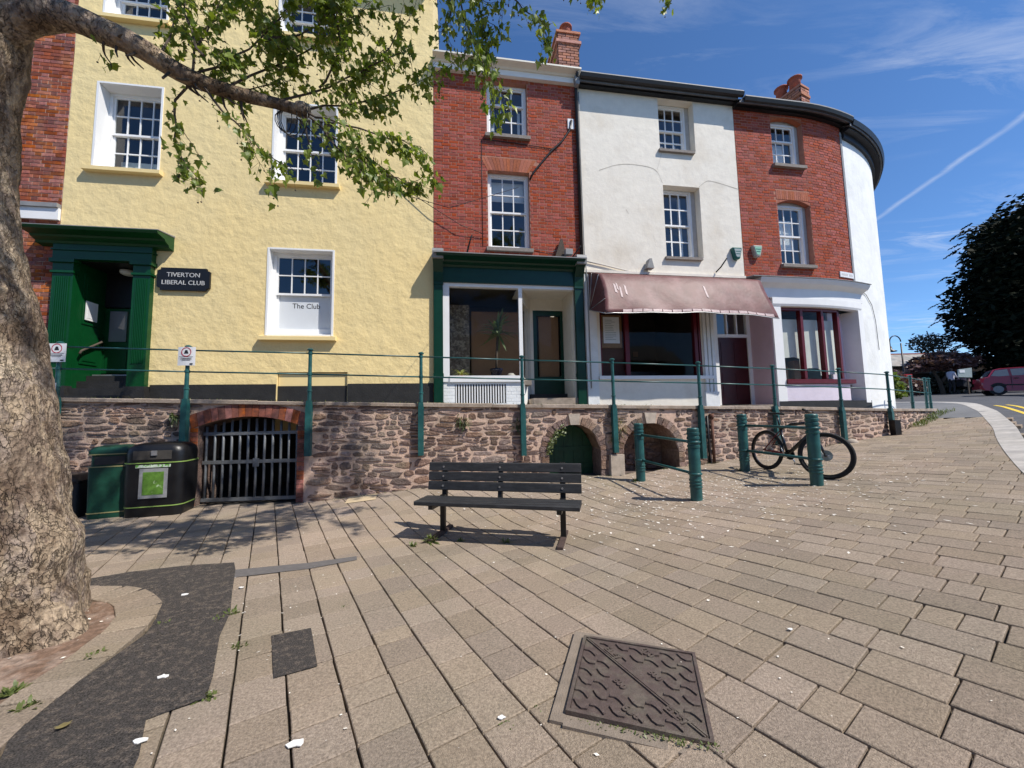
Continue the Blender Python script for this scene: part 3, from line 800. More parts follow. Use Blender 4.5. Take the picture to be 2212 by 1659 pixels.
# coping
x = -9.0
while x < 12.2:
    l = ru(.6, 1.3); e = min(x + l, 12.28)
    n = 3; b = MB(WL)
    j = ru(-.008, .008)
    for k in range(n):
        a, c = x + .004 + (e - x - .008) * k / n, x + .004 + (e - x - .008) * (k + 1) / n
        lo = lambda q: coping(q) - .062
        hi = lambda q: coping(q) + j
        b.face([(a, .05, lo(a)), (c, .05, lo(c)), (c, .05, hi(c) - .01), (a, .05, hi(a) - .01)])
        b.face([(a, .05, hi(a) - .01), (c, .05, hi(c) - .01), (c, .035, hi(c)), (a, .035, hi(a))])
        b.face([(a, .035, hi(a)), (c, .035, hi(c)), (c, -.32, hi(c)), (a, -.32, hi(a))])
        b.face([(a, .05, lo(a)), (c, .05, lo(c)), (c, -.32, lo(c)), (a, -.32, lo(a))])
    for q in (x + .004, e - .004): b.face([(q, .05, coping(q) - .062), (q, -.32, coping(q) - .062), (q, -.32, coping(q) + j), (q, .05, coping(q) - .01 + j)])
    b.build('coping_stone', M['coping'], wall); x = e
# brick arch and jambs of the barred opening
cg = (GATE[0] + GATE[1]) / 2
for k in range(17):
    a0, a1 = GATE[0] - .1 + (GATE[1] - GATE[0] + .2) * k / 17, GATE[0] - .1 + (GATE[1] - GATE[0] + .2) * (k + 1) / 17
    def top(x): return 1.36 + .15 * (1 - ((x - cg) / .8) ** 2)
    sp = .14
    p = [(a0 + .004, top(a0)), (a1 - .004, top(a1)), (cg + (a1 - cg) * (1 + sp * .4) - .004, top(a1) + .22), (cg + (a0 - cg) * (1 + sp * .4) + .004, top(a0) + .22)]
    b = MB(WL); b.prism(p, 'y', .016 + ru(0, .006), -.2); b.build('brick', M['archold'], wall)
for x0 in (GATE[0] - .115, GATE[1]):
    z = g(x0, 6.5)
    while z < 1.33:
        b = MB(WL); b.box(x0 + .003, x0 + .112, .014 + ru(0, .006), -.3, z + .004, z + .071); b.build('brick', M['archold'], wall); z += .075
# voussoirs of the two stone arches
for (a, b_), top in ((A2, 1.25), (A3, 1.245)):
    c = (a + b_) / 2; r = (b_ - a) / 2; zc = top - r; n = 19
    for k in range(n):
        t0, t1 = PI * k / n + .012, PI * (k + 1) / n - .012
        key = k == n // 2
        ro = r + (.21 if key else ru(.13, .18))
        if key: t0 -= .09; t1 += .09
        elif abs(k - n // 2) == 1: continue
        p = [(c + r * math.cos(t0), zc + r * math.sin(t0)), (c + ro * math.cos(t0), zc + ro * math.sin(t0)), (c + ro * math.cos(t1), zc + ro * math.sin(t1)), (c + r * math.cos(t1), zc + r * math.sin(t1))]
        q = MB(WL); q.prism(p, 'y', (.04 if key else .012 + ru(0, .02)), -.25); q.build('keystone' if key else 'voussoir', M['keystone'] if key else M['stone'], wall)
    for side in (-1, 1):
        z = g(c, 7.4) - .02
        while z < zc - .04:
            h = ru(.09, .16); h = min(h, zc - z)
            x0, x1 = sorted((c + side * r, c + side * (r + ru(.12, .2))))
            q = MB(WL); q.box(x0 + (0 if side < 0 else 0.001), x1 - .004, .012 + ru(0, .02), -.3, z + .006, z + h - .004); q.build('jamb_stone', M['stone'], wall); z += h
q = MB(WL); q.box(1.83, 2.1, .10, -.1, .1, .66); q.build('jamb_block', M['keystone'], wall)
# green boarded cellar door
dg_ = MB(WL); c2 = (A2[0] + A2[1]) / 2
door = None
for k in range(5):
    x0, x1 = A2[0] + .005 + k * .198, A2[0] + .005 + (k + 1) * .198
    zt = min(open_top(x0 + .006) or 0, open_top(x1 - .006) or 0, )
    zt0, zt1 = (open_top(x0 + .006) or .8) - .01, (open_top(min(x1, A2[1] - .006)) or .8) - .01
    b = MB(WL); b.prism([(x0 + .003, .2), (x1 - .003, .2), (x1 - .003, zt1), (x0 + .003, zt0)], 'y', -.40, -.45)
    if door is None: door = b.build('cellar_door', M['cellargreen'], wall)
    else: b.build('board', M['cellargreen'], door)
bxs('ledge', M['cellargreen'], door, [(A2[0] + .01, A2[1] - .01, -.38, -.3995, z, z + .08) for z in (.38, .72)], WL)
# blocked recess gets its own rubble
for k in range(46):
    x, z = ru(A3[0] + .05, A3[1] - .05), ru(.3, 1.15)
    if z > (open_top(x) or 0) - .05: continue
    inst('stone', SM[random.randrange(14)], wall, WLF(x, -.615, z) @ Matrix.Diagonal((ru(.12, .28), .03, ru(.06, .11), 1)))
pip = MB(); pip.tube([WL(4.08, .05, .40), WL(4.08, .05, 1.36)], .03, 8); pip.tube([WL(4.08, .05, 1.30), WL(4.08, .05, 1.40)], .045, 8); pip.build('drain_pipe', M['rust'], wall, True)
pip = MB(); pip.tube([WL(3.99, .03, .40), WL(3.99, .03, 1.36)], .02, 8); pip.build('drain_pipe', M['gutter'], wall, True)
# ------------------------------------------------------------------ barred gate
gt = thing('iron_gate', 'barred iron gate across the brick arched cellar opening', 'gate', WL(cg, -.12, g(cg, 6.5)))
nb = 12
for k in range(nb):
    x = GATE[0] + .06 + (GATE[1] - GATE[0] - .12) * k / (nb - 1)
    b = MB(); zt = open_top(x) - .03
    b.tube([WL(x, -.12, .10), WL(x + .005, -.115, .5), WL(x, -.12, .9), WL(x, -.12, zt)], .021, 6); b.build('bar', M['gateiron'], gt, True)
for z in (.10, .72, 1.2):
    b = MB(WL); b.box(GATE[0] + .02, GATE[1] - .02, -.095, -.135, z, z + .055, 1); b.build('rail', M['gateiron'], gt)
b = MB(WL); b.box(-4.42, -4.32, -.085, -.0945, .66, .8); b.build('lock_plate', M['gateiron'], gt)
# ------------------------------------------------------------------ terrace railing
rail = thing('terrace_railing', 'teal painted iron railing with round posts and two rails along the terrace edge', 'railing', WL(2, .06, coping(2)))
PX = [-7.33, -5.41, -3.454, -1.622, .174, 1.937, 3.805, 5.665, 7.508, 9.163, 10.75, 11.95, 12.2]
PLOW = [.95, .945, .92, .912, .94, .907, 1.06, .82, .74, .54, 0, 0, 0]
tops = []
for x, lo in zip(PX, PLOW):
    zc_ = coping(x); o = .085 if lo else -.05
    p = WL(x, o, 0); tops.append(p)
    b = MB()
    b.lathe([(.034, 0), (.034, .16), (.042, .165), (.042, .185), (.032, .19), (.03, .44), (.038, .445), (.038, .485), (.03, .49), (.028, .80), (.036, .805), (.036, .84), (.03, .845), (.03, .865), (.05, .872), (.052, .888), (.03, .905), (.012, .91)], (p[0], p[1], zc_ - (.0 if lo else .0)), 14)
    po = b.build('post', M['teal'], rail, 'auto')
    if lo:
        b = MB(WL); w0, w1 = .042, .048
        b.box(x - .046, x + .046, .045, .13, zc_ - lo, zc_ - .085, 1)
        b.prism([(x - .046, zc_ - .085), (x + .046, zc_ - .085), (x + .036, zc_ + .01), (x - .036, zc_ + .01)], 'y', .05, .12)
        b.build('lower_stay', M['teal'], po)
for i in range(len(PX) - 1):
    for h in (.462, .822):
        b = MB(); a, c = tops[i], tops[i + 1]
        b.tube([(a[0], a[1], coping(PX[i]) + h), (c[0], c[1], coping(PX[i + 1]) + h)], .0135, 8); b.build('rail', M['teal'], rail, True)
for h in (.462, .822):
    b = MB(); a = tops[0]; b.tube([(a[0], a[1], coping(PX[0]) + h), (a[0] - 1.6, a[1] - .2, coping(-8.9) + h)], .0135, 8); b.build('rail', M['teal'], rail, True)
b = MB(); p = WL(9.12, .17, 0); b.box(p[0] - .07, p[0] + .07, p[1] - .06, p[1] + .08, .7, 1.16); b.build('stump_sleeve', M['blackpaint'], rail)
b = MB(); p = WL(7.56, .1, 0); b.lathe([(.0, .0), (.13, .0), (.12, .05), (.07, .1), (.0, .115)], (p[0] + .1, p[1], g(7.6, 8.8) - .02), 10); tag(b.build('stone_block', M['keystone'], None, True), 'small rounded pale stone at the wall foot by the bicycle', 'stone')
# notices on the posts
def plate(x, z, w, h, label, o=.135, curve=0):
    t = thing('notice_plate', label, 'sign', WL(x, o, z), 'notices on the railing posts')
    b = MB(WL); n = 6
    for k in range(n):
        a, c = x - w / 2 + w * k / n, x - w / 2 + w * (k + 1) / n
        f = lambda q: o - curve * ((q - x) / (w / 2)) ** 2
        b.face([(a, f(a), z), (c, f(c), z), (c, f(c), z + h), (a, f(a), z + h)]); b.face([(a, f(a) - .003, z), (c, f(c) - .003, z), (c, f(c) - .003, z + h), (a, f(a) - .003, z + h)])
    b.build('plate', M['sign'], t)
    cx_, cz_ = x, z + h * .73; r = w * .29
    b = MB(WL)
    for k in range(16):
        t0, t1 = 2 * PI * k / 16, 2 * PI * (k + 1) / 16
        b.face([(cx_ + r * math.cos(t0), o + .002, cz_ + r * math.sin(t0)), (cx_ + r * math.cos(t1), o + .002, cz_ + r * math.sin(t1)), (cx_ + r * .84 * math.cos(t1), o + .002, cz_ + r * .84 * math.sin(t1)), (cx_ + r * .84 * math.cos(t0), o + .002, cz_ + r * .84 * math.sin(t0))])
    b.build('red_ring', M['signred'], t)
    b = MB(WL)
    b.face([(cx_ - r * .45, o + .0025, cz_ - r * .35), (cx_ + r * .45, o + .0025, cz_ - r * .35), (cx_ + r * .2, o + .0025, cz_ + r * .4), (cx_ - r * .2, o + .0025, cz_ + r * .4)])
    for q, wd in ((.46, .8), (.38, .62), (.33, .66), (.27, .5)): b.face([(x - w / 2 * wd, o + .002, z + h * q), (x + w / 2 * wd, o + .002, z + h * q), (x + w / 2 * wd, o + .002, z + h * (q + .022)), (x - w / 2 * wd, o + .002, z + h * (q + .022))])
    b.face([(x + w * .22, o + .002, z + h * .05), (x + w * .4, o + .002, z + h * .05), (x + w * .4, o + .002, z + h * .12), (x + w * .22, o + .002, z + h * .12)])
    stuff(b.build('print', M['ink'], t))
plate(-7.33, 1.87 + .57, .27, .30, 'white notice with a red ring on the railing post nearest the tree trunk, upper plate')
plate(-7.36, 1.87 - .02, .15, .25, 'small white notice low on the railing post nearest the tree trunk', .15)
plate(-5.405, 1.81 + .56, .27, .31, 'white curled notice with a red ring on the railing post right of the green door', .135, .012)
# ------------------------------------------------------------------ houses
def srange(a, b, cuts=()):
    xs = {a, b, *[c for c in cuts if a < c < b]}
    if b > 11:
        x = max(a, 10.9)
        while x < b: xs.add(x); x += .25
    return sorted(xs)
def wall_sheet(s0, s1, z0, z1, ops, o=0.0, open_right=()):
    """front wall with real openings (s0,s1,z0,z1,depth) and their reveals"""
    b = MB(W)
    xs = srange(s0, s1, [v for q in ops for v in q[:2]])
    zs = sorted({z0, z1, *[v for q in ops for v in q[2:4] if z0 < v < z1]})
    for a, c in zip(xs, xs[1:]):
        if c - a < 1e-6: continue
        for e, f in zip(zs, zs[1:]):
            m, n = (a + c) / 2, (e + f) / 2
            if any(q[0] < m < q[1] and q[2] < n < q[3] for q in ops): continue
            b.face([(a, o, e), (c, o, e), (c, o, f), (a, o, f)])
    for q in ops:
        a, c, e, f, d = q
        ss = srange(a, c)
        b.face([(a, o, e), (a, o - d, e), (a, o - d, f), (a, o, f)])
        if q not in open_right: b.face([(c, o, e), (c, o - d, e), (c, o - d, f), (c, o, f)])
        for u, v in zip(ss, ss[1:]):
            b.face([(u, o, f), (v, o, f), (v, o - d, f), (u, o - d, f)]); b.face([(u, o, e), (v, o, e), (v, o - d, e), (u, o - d, e)])
    return b
bk = bpy.data.meshes.new('brick')
bk.from_pydata([(-.5, 1, -.5), (.5, 1, -.5), (.5, 1, .5), (-.5, 1, .5), (-.5, -.4, -.5), (.5, -.4, -.5), (.5, -.4, .5), (-.5, -.4, .5), (-.485, -1, -.455), (.485, -1, -.455), (.485, -1, .455), (-.485, -1, .455)], [], [[0, 1, 5, 4], [1, 2, 6, 5], [2, 3, 7, 6], [3, 0, 4, 7], [4, 5, 9, 8], [5, 6, 10, 9], [6, 7, 11, 10], [7, 4, 8, 11], [8, 9, 10, 11]])
BKM = {}
def brick_mesh(m):
    if m.name not in BKM:
        me = bk.copy(); me.materials.append(m); BKM[m.name] = me
    return BKM[m.name]
def bricks(house, s0, s1, z0, z1, ops, m, nind=296, proud=.006, skip=None, L=.2163, Hh=.0721, flem=True, order=None, gap=.010, F_=None):
    F_ = F_ or (lambda s, z: WF(s, 0, z))
    out = []
    row = 0; z = z0
    while z < z1 - .02:
        h = min(Hh, z1 - z)
        s = s0 - (L * .5 * (row % 2) if not flem else L * .75 * (row % 2)) ; k = 0
        while s < s1:
            l = L if (not flem or k % 2 == 0) else L * .5
            a, c = max(s, s0), min(s + l, s1)
            segs = [(a, c)] if c - a > .03 else []
            for q in ops:
                if z + h * .5 > q[2] and z + h * .5 < q[3]:
                    ns = []
                    for u, v in segs:
                        if v <= q[0] or u >= q[1]: ns.append((u, v))
                        else:
                            if q[0] - u > .03: ns.append((u, q[0]))
                            if v - q[1] > .03: ns.append((q[1], v))
                    segs = ns
            for u, v in segs:
                if skip and skip((u + v) / 2, z + h / 2): continue
                out.append(((u + v) / 2, z + h / 2, v - u, h))
            s += l; k += 1
        z += Hh; row += 1
    out.sort(key=order or (lambda q: q[1]))
    r = MB(); me = brick_mesh(m)
    VV = [v.co.copy() for v in bk.vertices]; FF = [list(p.vertices) for p in bk.polygons]
    for i, (s, z, l, h) in enumerate(out):
        Mx = F_(s, z) @ Matrix.Diagonal((l * FU - gap, proud + ru(-.002, .002), h * FU - gap, 1))
        if i < nind: inst('brick', me, house, Mx)
        else:
            o = len(r.V); r.V += [tuple(Mx @ v) for v in VV]; r.F += [[o + q for q in f] for f in FF]
    if r.V: stuff(r.build('brickwork', m, house, recalc=False))
def shell(house, s0, s1, z0, z1, depth, m, roof_m, ridge=2.2, side_l=True, side_r=True, eo=.2):
    """end walls, back and pitched roof behind the front"""
    b = MB(W); n = srange(s0, s1)
    zr = z1 + ridge; mid = -depth / 2
    for s, on in ((s0 + .002, side_l), (s1 - .002, side_r)):
        if on: b.face([(s, -.002, z0), (s, -depth, z0), (s, -depth, z1), (s, mid, zr), (s, -.002, z1)])
    for u, v in zip(n, n[1:]): b.face([(u, -depth, z0), (v, -depth, z0), (v, -depth, z1), (u, -depth, z1)])
    b.build('end_walls', m, house)
    b = MB(W)
    for u, v in zip(n, n[1:]):
        for y0, h0, y1, h1 in ((eo, z1 - .02, mid, zr), (-depth - .15, z1 - .02, mid, zr)):
            for dz in (.03, .11): b.face([(u, y0, h0 + dz), (v, y0, h0 + dz), (v, y1, h1 + dz), (u, y1, h1 + dz)])
        b.face([(u, eo, z1 + .01), (v, eo, z1 + .01), (v, eo, z1 + .09), (u, eo, z1 + .09)])
    b.build('roof', roof_m, house)
def interior(house, s0, s1, z0, z1, floors, m=None, depth=3.2, front=-.30):
    b = MB(W); n = srange(s0, s1)
    for u, v in zip(n, n[1:]):
        b.face([(u, -depth, z0), (v, -depth, z0), (v, -depth, z1), (u, -depth, z1)])
        for z in floors: b.box(u, v, front, -depth, z - .08, z + .08, 1)
    for u, v in zip(n, n[1:]): b.face([(u, front, z1), (v, front, z1), (v, -depth, z1), (u, -depth, z1)])
    for s in (s0, s1): b.face([(s, front, z0), (s, -depth, z0), (s, -depth, z1), (s, front, z1)])
    b.build('room', m or M['room'], house)
def window(house, s0, s1, z0, z1, d, cols, rows_t, rows_b, m, sill=None, fw=.05, split=.5, bar=.02, gl=None, name='window', bot=.07, trim=None):
    """sliding sash window set d metres back in its opening"""
    gl = gl or M['glass']
    b = MB(W); o0, o1 = -d, -d - .11
    b.box(s0, s0 + fw, o0, o1, z0, z1); b.box(s1 - fw, s1, o0, o1, z0, z1)
    b.box(s0 + fw, s1 - fw, o0, o1, z1 - fw, z1); b.box(s0 + fw, s1 - fw, o0, o1, z0, z0 + fw * .8)
    w = b.build(name, m, house)
    a, c, e, f = s0 + fw, s1 - fw, z0 + fw * .8, z1 - fw
    zm = e + (f - e) * split
    for (q0, q1, rows, oo, lower) in ((zm - .015, f, rows_t, -d - .03, False), (e, zm + .02, rows_b, -d - .065, True)):
        if q1 - q0 < .1 or not rows: continue
        st = .035; r0 = bot if lower else .04; r1 = .04 if lower else .035
        sb = MB(W); t = .03
        sb.box(a, a + st, oo, oo - t, q0, q1); sb.box(c - st, c, oo, oo - t, q0, q1)
        sb.box(a + st, c - st, oo, oo - t, q0, q0 + r0); sb.box(a + st, c - st, oo, oo - t, q1 - r1, q1)
        A, C, E, Fz = a + st, c - st, q0 + r0, q1 - r1
        for k in range(1, cols):
            x = A + (C - A) * k / cols; sb.box(x - bar / 2, x + bar / 2, oo - .002, oo - t + .002, E, Fz)
        for k in range(1, rows):
            z = E + (Fz - E) * k / rows; sb.box(A, C, oo - .001, oo - t + .001, z - bar / 2, z + bar / 2)
        sb.build('sash', m, w)
        for i in range(cols):
            for j in range(rows):
                x0, x1 = A + (C - A) * i / cols, A + (C - A) * (i + 1) / cols
                y0, y1 = E + (Fz - E) * j / rows, E + (Fz - E) * (j + 1) / rows
                p = MB(W); og = oo - .016; tl = ru(-.004, .004); tv = ru(-.003, .003)
                p.face([(x0, og, y0), (x1, og + tl, y0), (x1, og + tl + tv, y1), (x0, og + tv, y1)]); p.build('pane', gl, w, recalc=False)
    if sill:
        so, sd, sm, ov, sh = sill
        p = MB(W); p.prism([(so, z0 - sh), (so, z0 - .025), (-d - .01, z0 + .012), (-d - .01, z0 - sh)], 'x', s0 - ov, s1 + ov)
        p.build('sill', sm, w)
    return w
# ---------------------------------------------------------------- yellow club house
YZ = 12.2
yw1 = (-3.93, -2.79, 6.29, 8.035, .27); yw2 = (-.785, .465, 6.26, 7.98, .27); yg = (-.80, .45, 3.09, 4.865, .2)
yt1 = (-3.93, -2.79, 9.42, 10.7, .27); yt2 = (-.75, .40, 9.5, 10.7, .27)
ydoor = (-4.02, -3.055, 1.2, 4.44, .62); yhatch = (-.56, .735, 1.72, 2.37, .07)
yh = thing('club_house', 'tall yellow stucco club house with white sash windows and a green doorcase', 'house', W(-1, 0, 1.75))
wall_sheet(-4.353, 2.42, 1.2, YZ, [yw1, yw2, yg, yt1, yt2, ydoor, yhatch]).build('wall', M['stucco'], yh)
shell(yh, -4.353, 2.42, 1.2, YZ, 7, M['stucco'], M['slate'], 2)
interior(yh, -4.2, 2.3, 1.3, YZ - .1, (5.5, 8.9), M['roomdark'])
bxs('hatch_panel', M['stuccotrim'], yh, [(-.55, .73, -.05, -.068, 1.72, 2.36)], W)
b = MB(W); n = [(-.004, 0)]
b.box(-2.72, -.57, .0, .018, 1.2, 2.135); b.box(.745, 2.415, .0, .018, 1.2, 2.135); b.box(-.555, .73, -.048, -.035, 1.2, 2.10)
b.build('plinth', M['plinth'], yh)
b = MB(W); b.box(-4.6, 2.5, -.02, .42, 11.15, 11.3); b.box(-4.6, 2.5, .3, .46, 11.3, 11.5); b.build('eaves_cornice', M['stuccotrim'], yh)
for (q, r) in ((yw1, 0), (yw2, 0), (yg, 1), (yt1, 0), (yt2, 0)):
    a, c, e, f, d = q
    w = window(yh, a + .035, c - .035, e + .03, f - .03, d - .03, 4, 2, 2 if not r else 0, M['white'], None, .06, .5 if not r else .505, .02)
    b = MB(W)   # white lined reveal and thin architrave
    b.box(a - .004, a + .034, .012, -d + .03, e, f); b.box(c - .034, c + .004, .012, -d + .03, e, f); b.box(a + .034, c - .034, .0115, -d + .03, f - .03, f + .004); b.box(a + .034, c - .034, .0, -d + .03, e, e + .029)
    b.build('reveal_lining', M['white'], w)
    b = MB(W); b.prism([(.11, e - .1), (.11, e - .03), (-.01, e - .002), (-.01, e - .1)], 'x', a - .09, c + .07); b.build('sill', M['stuccotrim'], w)
    if r:
        zm = (e + .03) + .048 + (f - .03 - .06 - (e + .078)) * .505
        b = MB(W); b.box(a + .095, a + .135, -d - .04, -d - .07, e + .08, zm + .02); b.box(c - .135, c - .095, -d - .04, -d - .07, e + .08, zm + .02); b.box(a + .135, c - .135, -d - .04, -d - .07, e + .08, e + .19); b.box(a + .095, c - .095, -d - .0395, -d - .0705, zm + .0, zm + .03)
        b.build('sash', M['white'], w)
        nb_ = thing('window_board', 'pale frosted board in the lower half of the club window reading The Club', 'sign', W(-.17, -d - .06, e + .2))
        p = MB(W); p.box(a + .135, c - .135, -d - .062, -d - .07, e + .19, zm); p.build('board', M['frost'], nb_)
        me = text_mesh('The Club', .155, .001, M['ink'], sx=.95); inst('lettering', me, nb_, WF(-.15, -d - .0605, 3.755) @ Matrix.Rotation(PI / 2, 4, 'X'))
    else:
        p = MB(W); p.box(a + .1, c - .1, -d - .25, -d - .27, e + .1, e + .45 if q is yw1 else e + .3); p.build('inner_rail', M['blind'], w)
# doorcase
dc = MB(W)
G = M['clubgreen']
def pil(s0, s1, base):
    b = MB(W); o = .10
    b.box(s0, s1, 0, o, base, 4.18); n = 7
    for k in range(n):
        x = s0 + .05 + (s1 - s0 - .1) * (k + .5) / n; w = (s1 - s0 - .1) / n
        b.box(x - w * .3, x + w * .3, o, o + .014, base + .42, 4.12, 1)
    p = b.build('pilaster', G, yh)
    b = MB(W); b.box(s0 - .02, s1 + .02, 0, o + .03, 4.18, 4.22); b.box(s0, s1, 0, o + .008, 4.22, 4.37); b.box(s0 - .035, s1 + .035, 0, o + .05, 4.37, 4.44); b.build('capital', G, p)
    b = MB(W); b.box(s0 - .03, s1 + .05, 0, o + .06, 1.2, base - .12); b.box(s0 - .02, s1 + .03, 0, o + .04, base - .12, base); b.build('base_block', M['plinth'], p)
    return p
pil(-4.33, -4.003, 2.12); pil(-3.05, -2.76, 2.10)
b = MB(W); b.box(-4.34, -2.75, 0, .115, 4.44, 4.74); b.box(-4.36, -2.73, 0, .14, 4.6, 4.63); b.build('frieze', G, yh)
b = MB(W); b.sweep([(0, 4.70), (.13, 4.72), (.15, 4.76), (.24, 4.80), (.26, 4.83), (.44, 4.86), (.46, 4.90), (.44, 4.915), (0, 4.97)], [-4.6, -2.46]); b.build('door_cornice', G, yh)
b = MB(W); b.prism([(0, 4.972), (.45, 4.918), (.45, 4.93), (0, 5.0)], 'x', -4.61, -2.45); b.build('cornice_flashing', M['lead'], yh)
# recess: panelled side, back door, fanlight, steps
b = MB(W); b.box(-4.019, -4.0, -.001, -.62, 1.7, 4.435); 
for z0, z1 in ((3.3, 4.25), (2.55, 3.15)): b.box(-4.0, -3.985, -.12, -.5, z0, z1, 1)
for z0, z1 in ((3.36, 4.19), (2.61, 3.09)): b.box(-3.985, -3.975, -.17, -.45, z0, z1, 1)
b.build('recess_panelling', G, yh)
b = MB(W); b.box(-4.0, -3.06, -.62, -.66, 2.42, 3.72); dr = b.build('door', G, yh)
for s0, s1 in ((-3.94, -3.58), (-3.5, -3.12)):
    b = MB(W); b.box(s0, s1, -.608, -.6195, 2.5, 2.95); b.build('door_panel', G, dr)
b = MB(W); b.box(-3.9, -3.6, -.6, -.6195, 3.05, 3.66); b.box(-3.48, -3.16, -.6, -.6195, 3.05, 3.66); b.build('door_glass', M['carglass'], dr)
b = MB(W); b.box(-4.0, -3.06, -.6, -.66, 3.74, 4.44); b.build('fanlight', M['blackpaint'], yh)
b = MB(W); b.box(-4.02, -3.06, 0, -.62, 4.425, 4.4395); b.build('recess_ceiling', M['blackpaint'], yh)
b = MB(); c = W(-3.45, -.35, 4.4); b.lathe([(.02, .02), (.13, 0), (.13, -.05), (.09, -.08), (.0, -.085)], c, 14); b.build('ceiling_lamp', M['blind'], yh, True)
for k, (z, o0, w0, w1) in enumerate(((1.93, .30, -4.32, -2.95), (2.08, .08, -4.02, -3.06), (2.22, -.12, -4.0, -3.06), (2.34, -.3, -3.995, -3.06))):
    b = MB(W); b.box(w0, w1, o0, -.62, 1.4, z); b.build('step', M['plinth'], yh)
b = MB(W); b.box(-3.98, -3.06, -.40, -.44, 2.345, 2.375); b.build('threshold', M['steel'], yh)
b = MB(); b.tube([W(-3.93, -.05, 2.72), W(-3.93, -.08, 2.78), W(-3.93, -.5, 3.02), W(-3.97, -.52, 3.05)], .02, 8); tag(b.build('door_handrail', M['twig'], None, True), 'short brown handrail sloping up inside the green club doorway', 'handrail')
nt = thing('framed_notice', 'small white framed notice on the green side wall of the club doorway', 'notice', W(-3.98, -.25, 3.4))
b = MB(W); b.box(-3.972, -3.96, -.15, -.40, 3.38, 3.74); b.build('frame', M['white'], nt)
b = MB(W); b.box(-3.96, -3.957, -.18, -.37, 3.42, 3.70); b.build('sheet', M['sign'], nt)
# name board
sg = thing('name_board', 'black notched name board with pale lettering beside the green club door', 'sign', W(-2.24, .03, 4.14))
s0, s1, z0, z1, c = -2.69, -1.79, 3.93, 4.365, .06
b = MB(W); b.prism([(s0 + c, z0), (s1 - c, z0), (s1 - c, z0 + c * .6), (s1, z0 + c), (s1, z1 - c), (s1 - c, z1 - c * .6), (s1 - c, z1), (s0 + c, z1), (s0 + c, z1 - c * .6), (s0, z1 - c), (s0, z0 + c), (s0 + c, z0 + c * .6)], 'y', .004, .05); b.build('board', M['signblack'], sg)
for txt, z, sx in (('TIVERTON', 4.225, 1.0), ('LIBERAL CLUB', 4.075, .98)):
    inst('lettering', text_mesh(txt, .125, .004, M['gilt'], sx=sx), sg, WF(-2.24, .052, z) @ Matrix.Rotation(PI / 2, 4, 'X'))
# ---------------------------------------------------------------- old brick house at the left
lh = thing('old_brick_house', 'old red brick house with a pale band course behind the tree trunk', 'house', W(-6, 0, 1.8))
wall_sheet(-9, -4.355, 1.2, 12.5, []).build('wall', M['oldmortar'], lh)
shell(lh, -9, -4.36, 1.2, 12.5, 7, M['oldbrick'], M['slate'], 2, True, False)
bricks(lh, -6.2, -4.357, 1.6, 11.6, [(-7, -4, 5.2, 5.5)], M['oldbrick'], 296, .007, order=lambda q: (0 if q[0] > -5.1 else 1, abs(q[1] - 4)))
bxs('band_course', M['white'], lh, [(-9, -4.36, 0, .05, 5.2, 5.42)], W); bxs('band_top', M['lead'], lh, [(-9, -4.36, 0, .09, 5.422, 5.5)], W)
# ---------------------------------------------------------------- red brick house with the green shopfront
rh = thing('red_brick_house', 'narrow red brick house with a dark green shopfront beside the yellow club', 'house', W(4, 0, 1.7))
rw2 = (3.597, 4.52, 7.70, 8.985, .12); rw1 = (3.595, 4.528, 5.09, 6.848, .12)
RZ0 = 4.8
wall_sheet(2.425, 5.70, RZ0, 9.25, [rw1, rw2]).build('wall', M['brickmortar'], rh)
def skip_arch(s, z): return 6.848 < z < 7.16 and 3.595 - (z - 6.848) * .55 < s < 4.528 + (z - 6.848) * .55 or (8.985 < z < 9.16 and 3.55 < s < 4.57)
bricks(rh, 2.43, 5.695, RZ0, 9.1, [rw1, rw2], M['brick'], 280, .005, skip_arch, gap=.014)
for (a, c, z0, h, n, spr) in ((3.595, 4.528, 6.85, .30, 15, .55), (3.56, 4.56, 8.99, .11, 15, .08)):
    for k in range(n):
        a0, a1 = a + (c - a) * k / n, a + (c - a) * (k + 1) / n; m_ = (a + c) / 2; f = 1 + spr * h * 2 / (c - a)
        b = MB(W); b.prism([(a0 + .003, z0), (a1 - .003, z0), (m_ + (a1 - m_) * f - .003, z0 + h), (m_ + (a0 - m_) * f + .003, z0 + h)], 'y', -.02, .007); b.build('brick', M['arch'], rh)
shell(rh, 2.425, 5.70, 1.2, 9.27, 6, M['brick'], M['slate'], 1.6, False, False, .1)
interior(rh, 2.5, 5.65, 4.7, 9.2, (7.3,), M['room'])
bxs('frieze_board', M['white'], rh, [(2.425, 5.68, .0, .10, 9.06, 9.19)], W)
b = MB(W); b.sweep([(0, 9.19), (.13, 9.19), (.16, 9.22), (.24, 9.235), (.30, 9.25), (.30, 9.285), (.2, 9.30), (0, 9.30)], [2.425, 5.74]); b.build('eaves_moulding', M['offwhite'], rh)
for q, sp, rt, rb in ((rw2, .66, 1, 2), (rw1, .5, 2, 2)):
    a, c, e, f, d = q
    w = window(rh, a + .005, c - .005, e, f - .005, d, 3, rt, rb, M['white'], (.09, 0, M['sillstone'], .05, .10), .055, sp, .024)
b = MB(W); b.box(3.72, 3.80, -.30, -.33, 7.75, 8.6); b.box(4.34, 4.40, -.30, -.33, 7.75, 8.5); b.build('curtain', M['curtain'], rh)
b = MB(W); b.box(3.68, 4.45, -.30, -.32, 6.3, 6.75); b.build('valance', M['curtain'], rh)
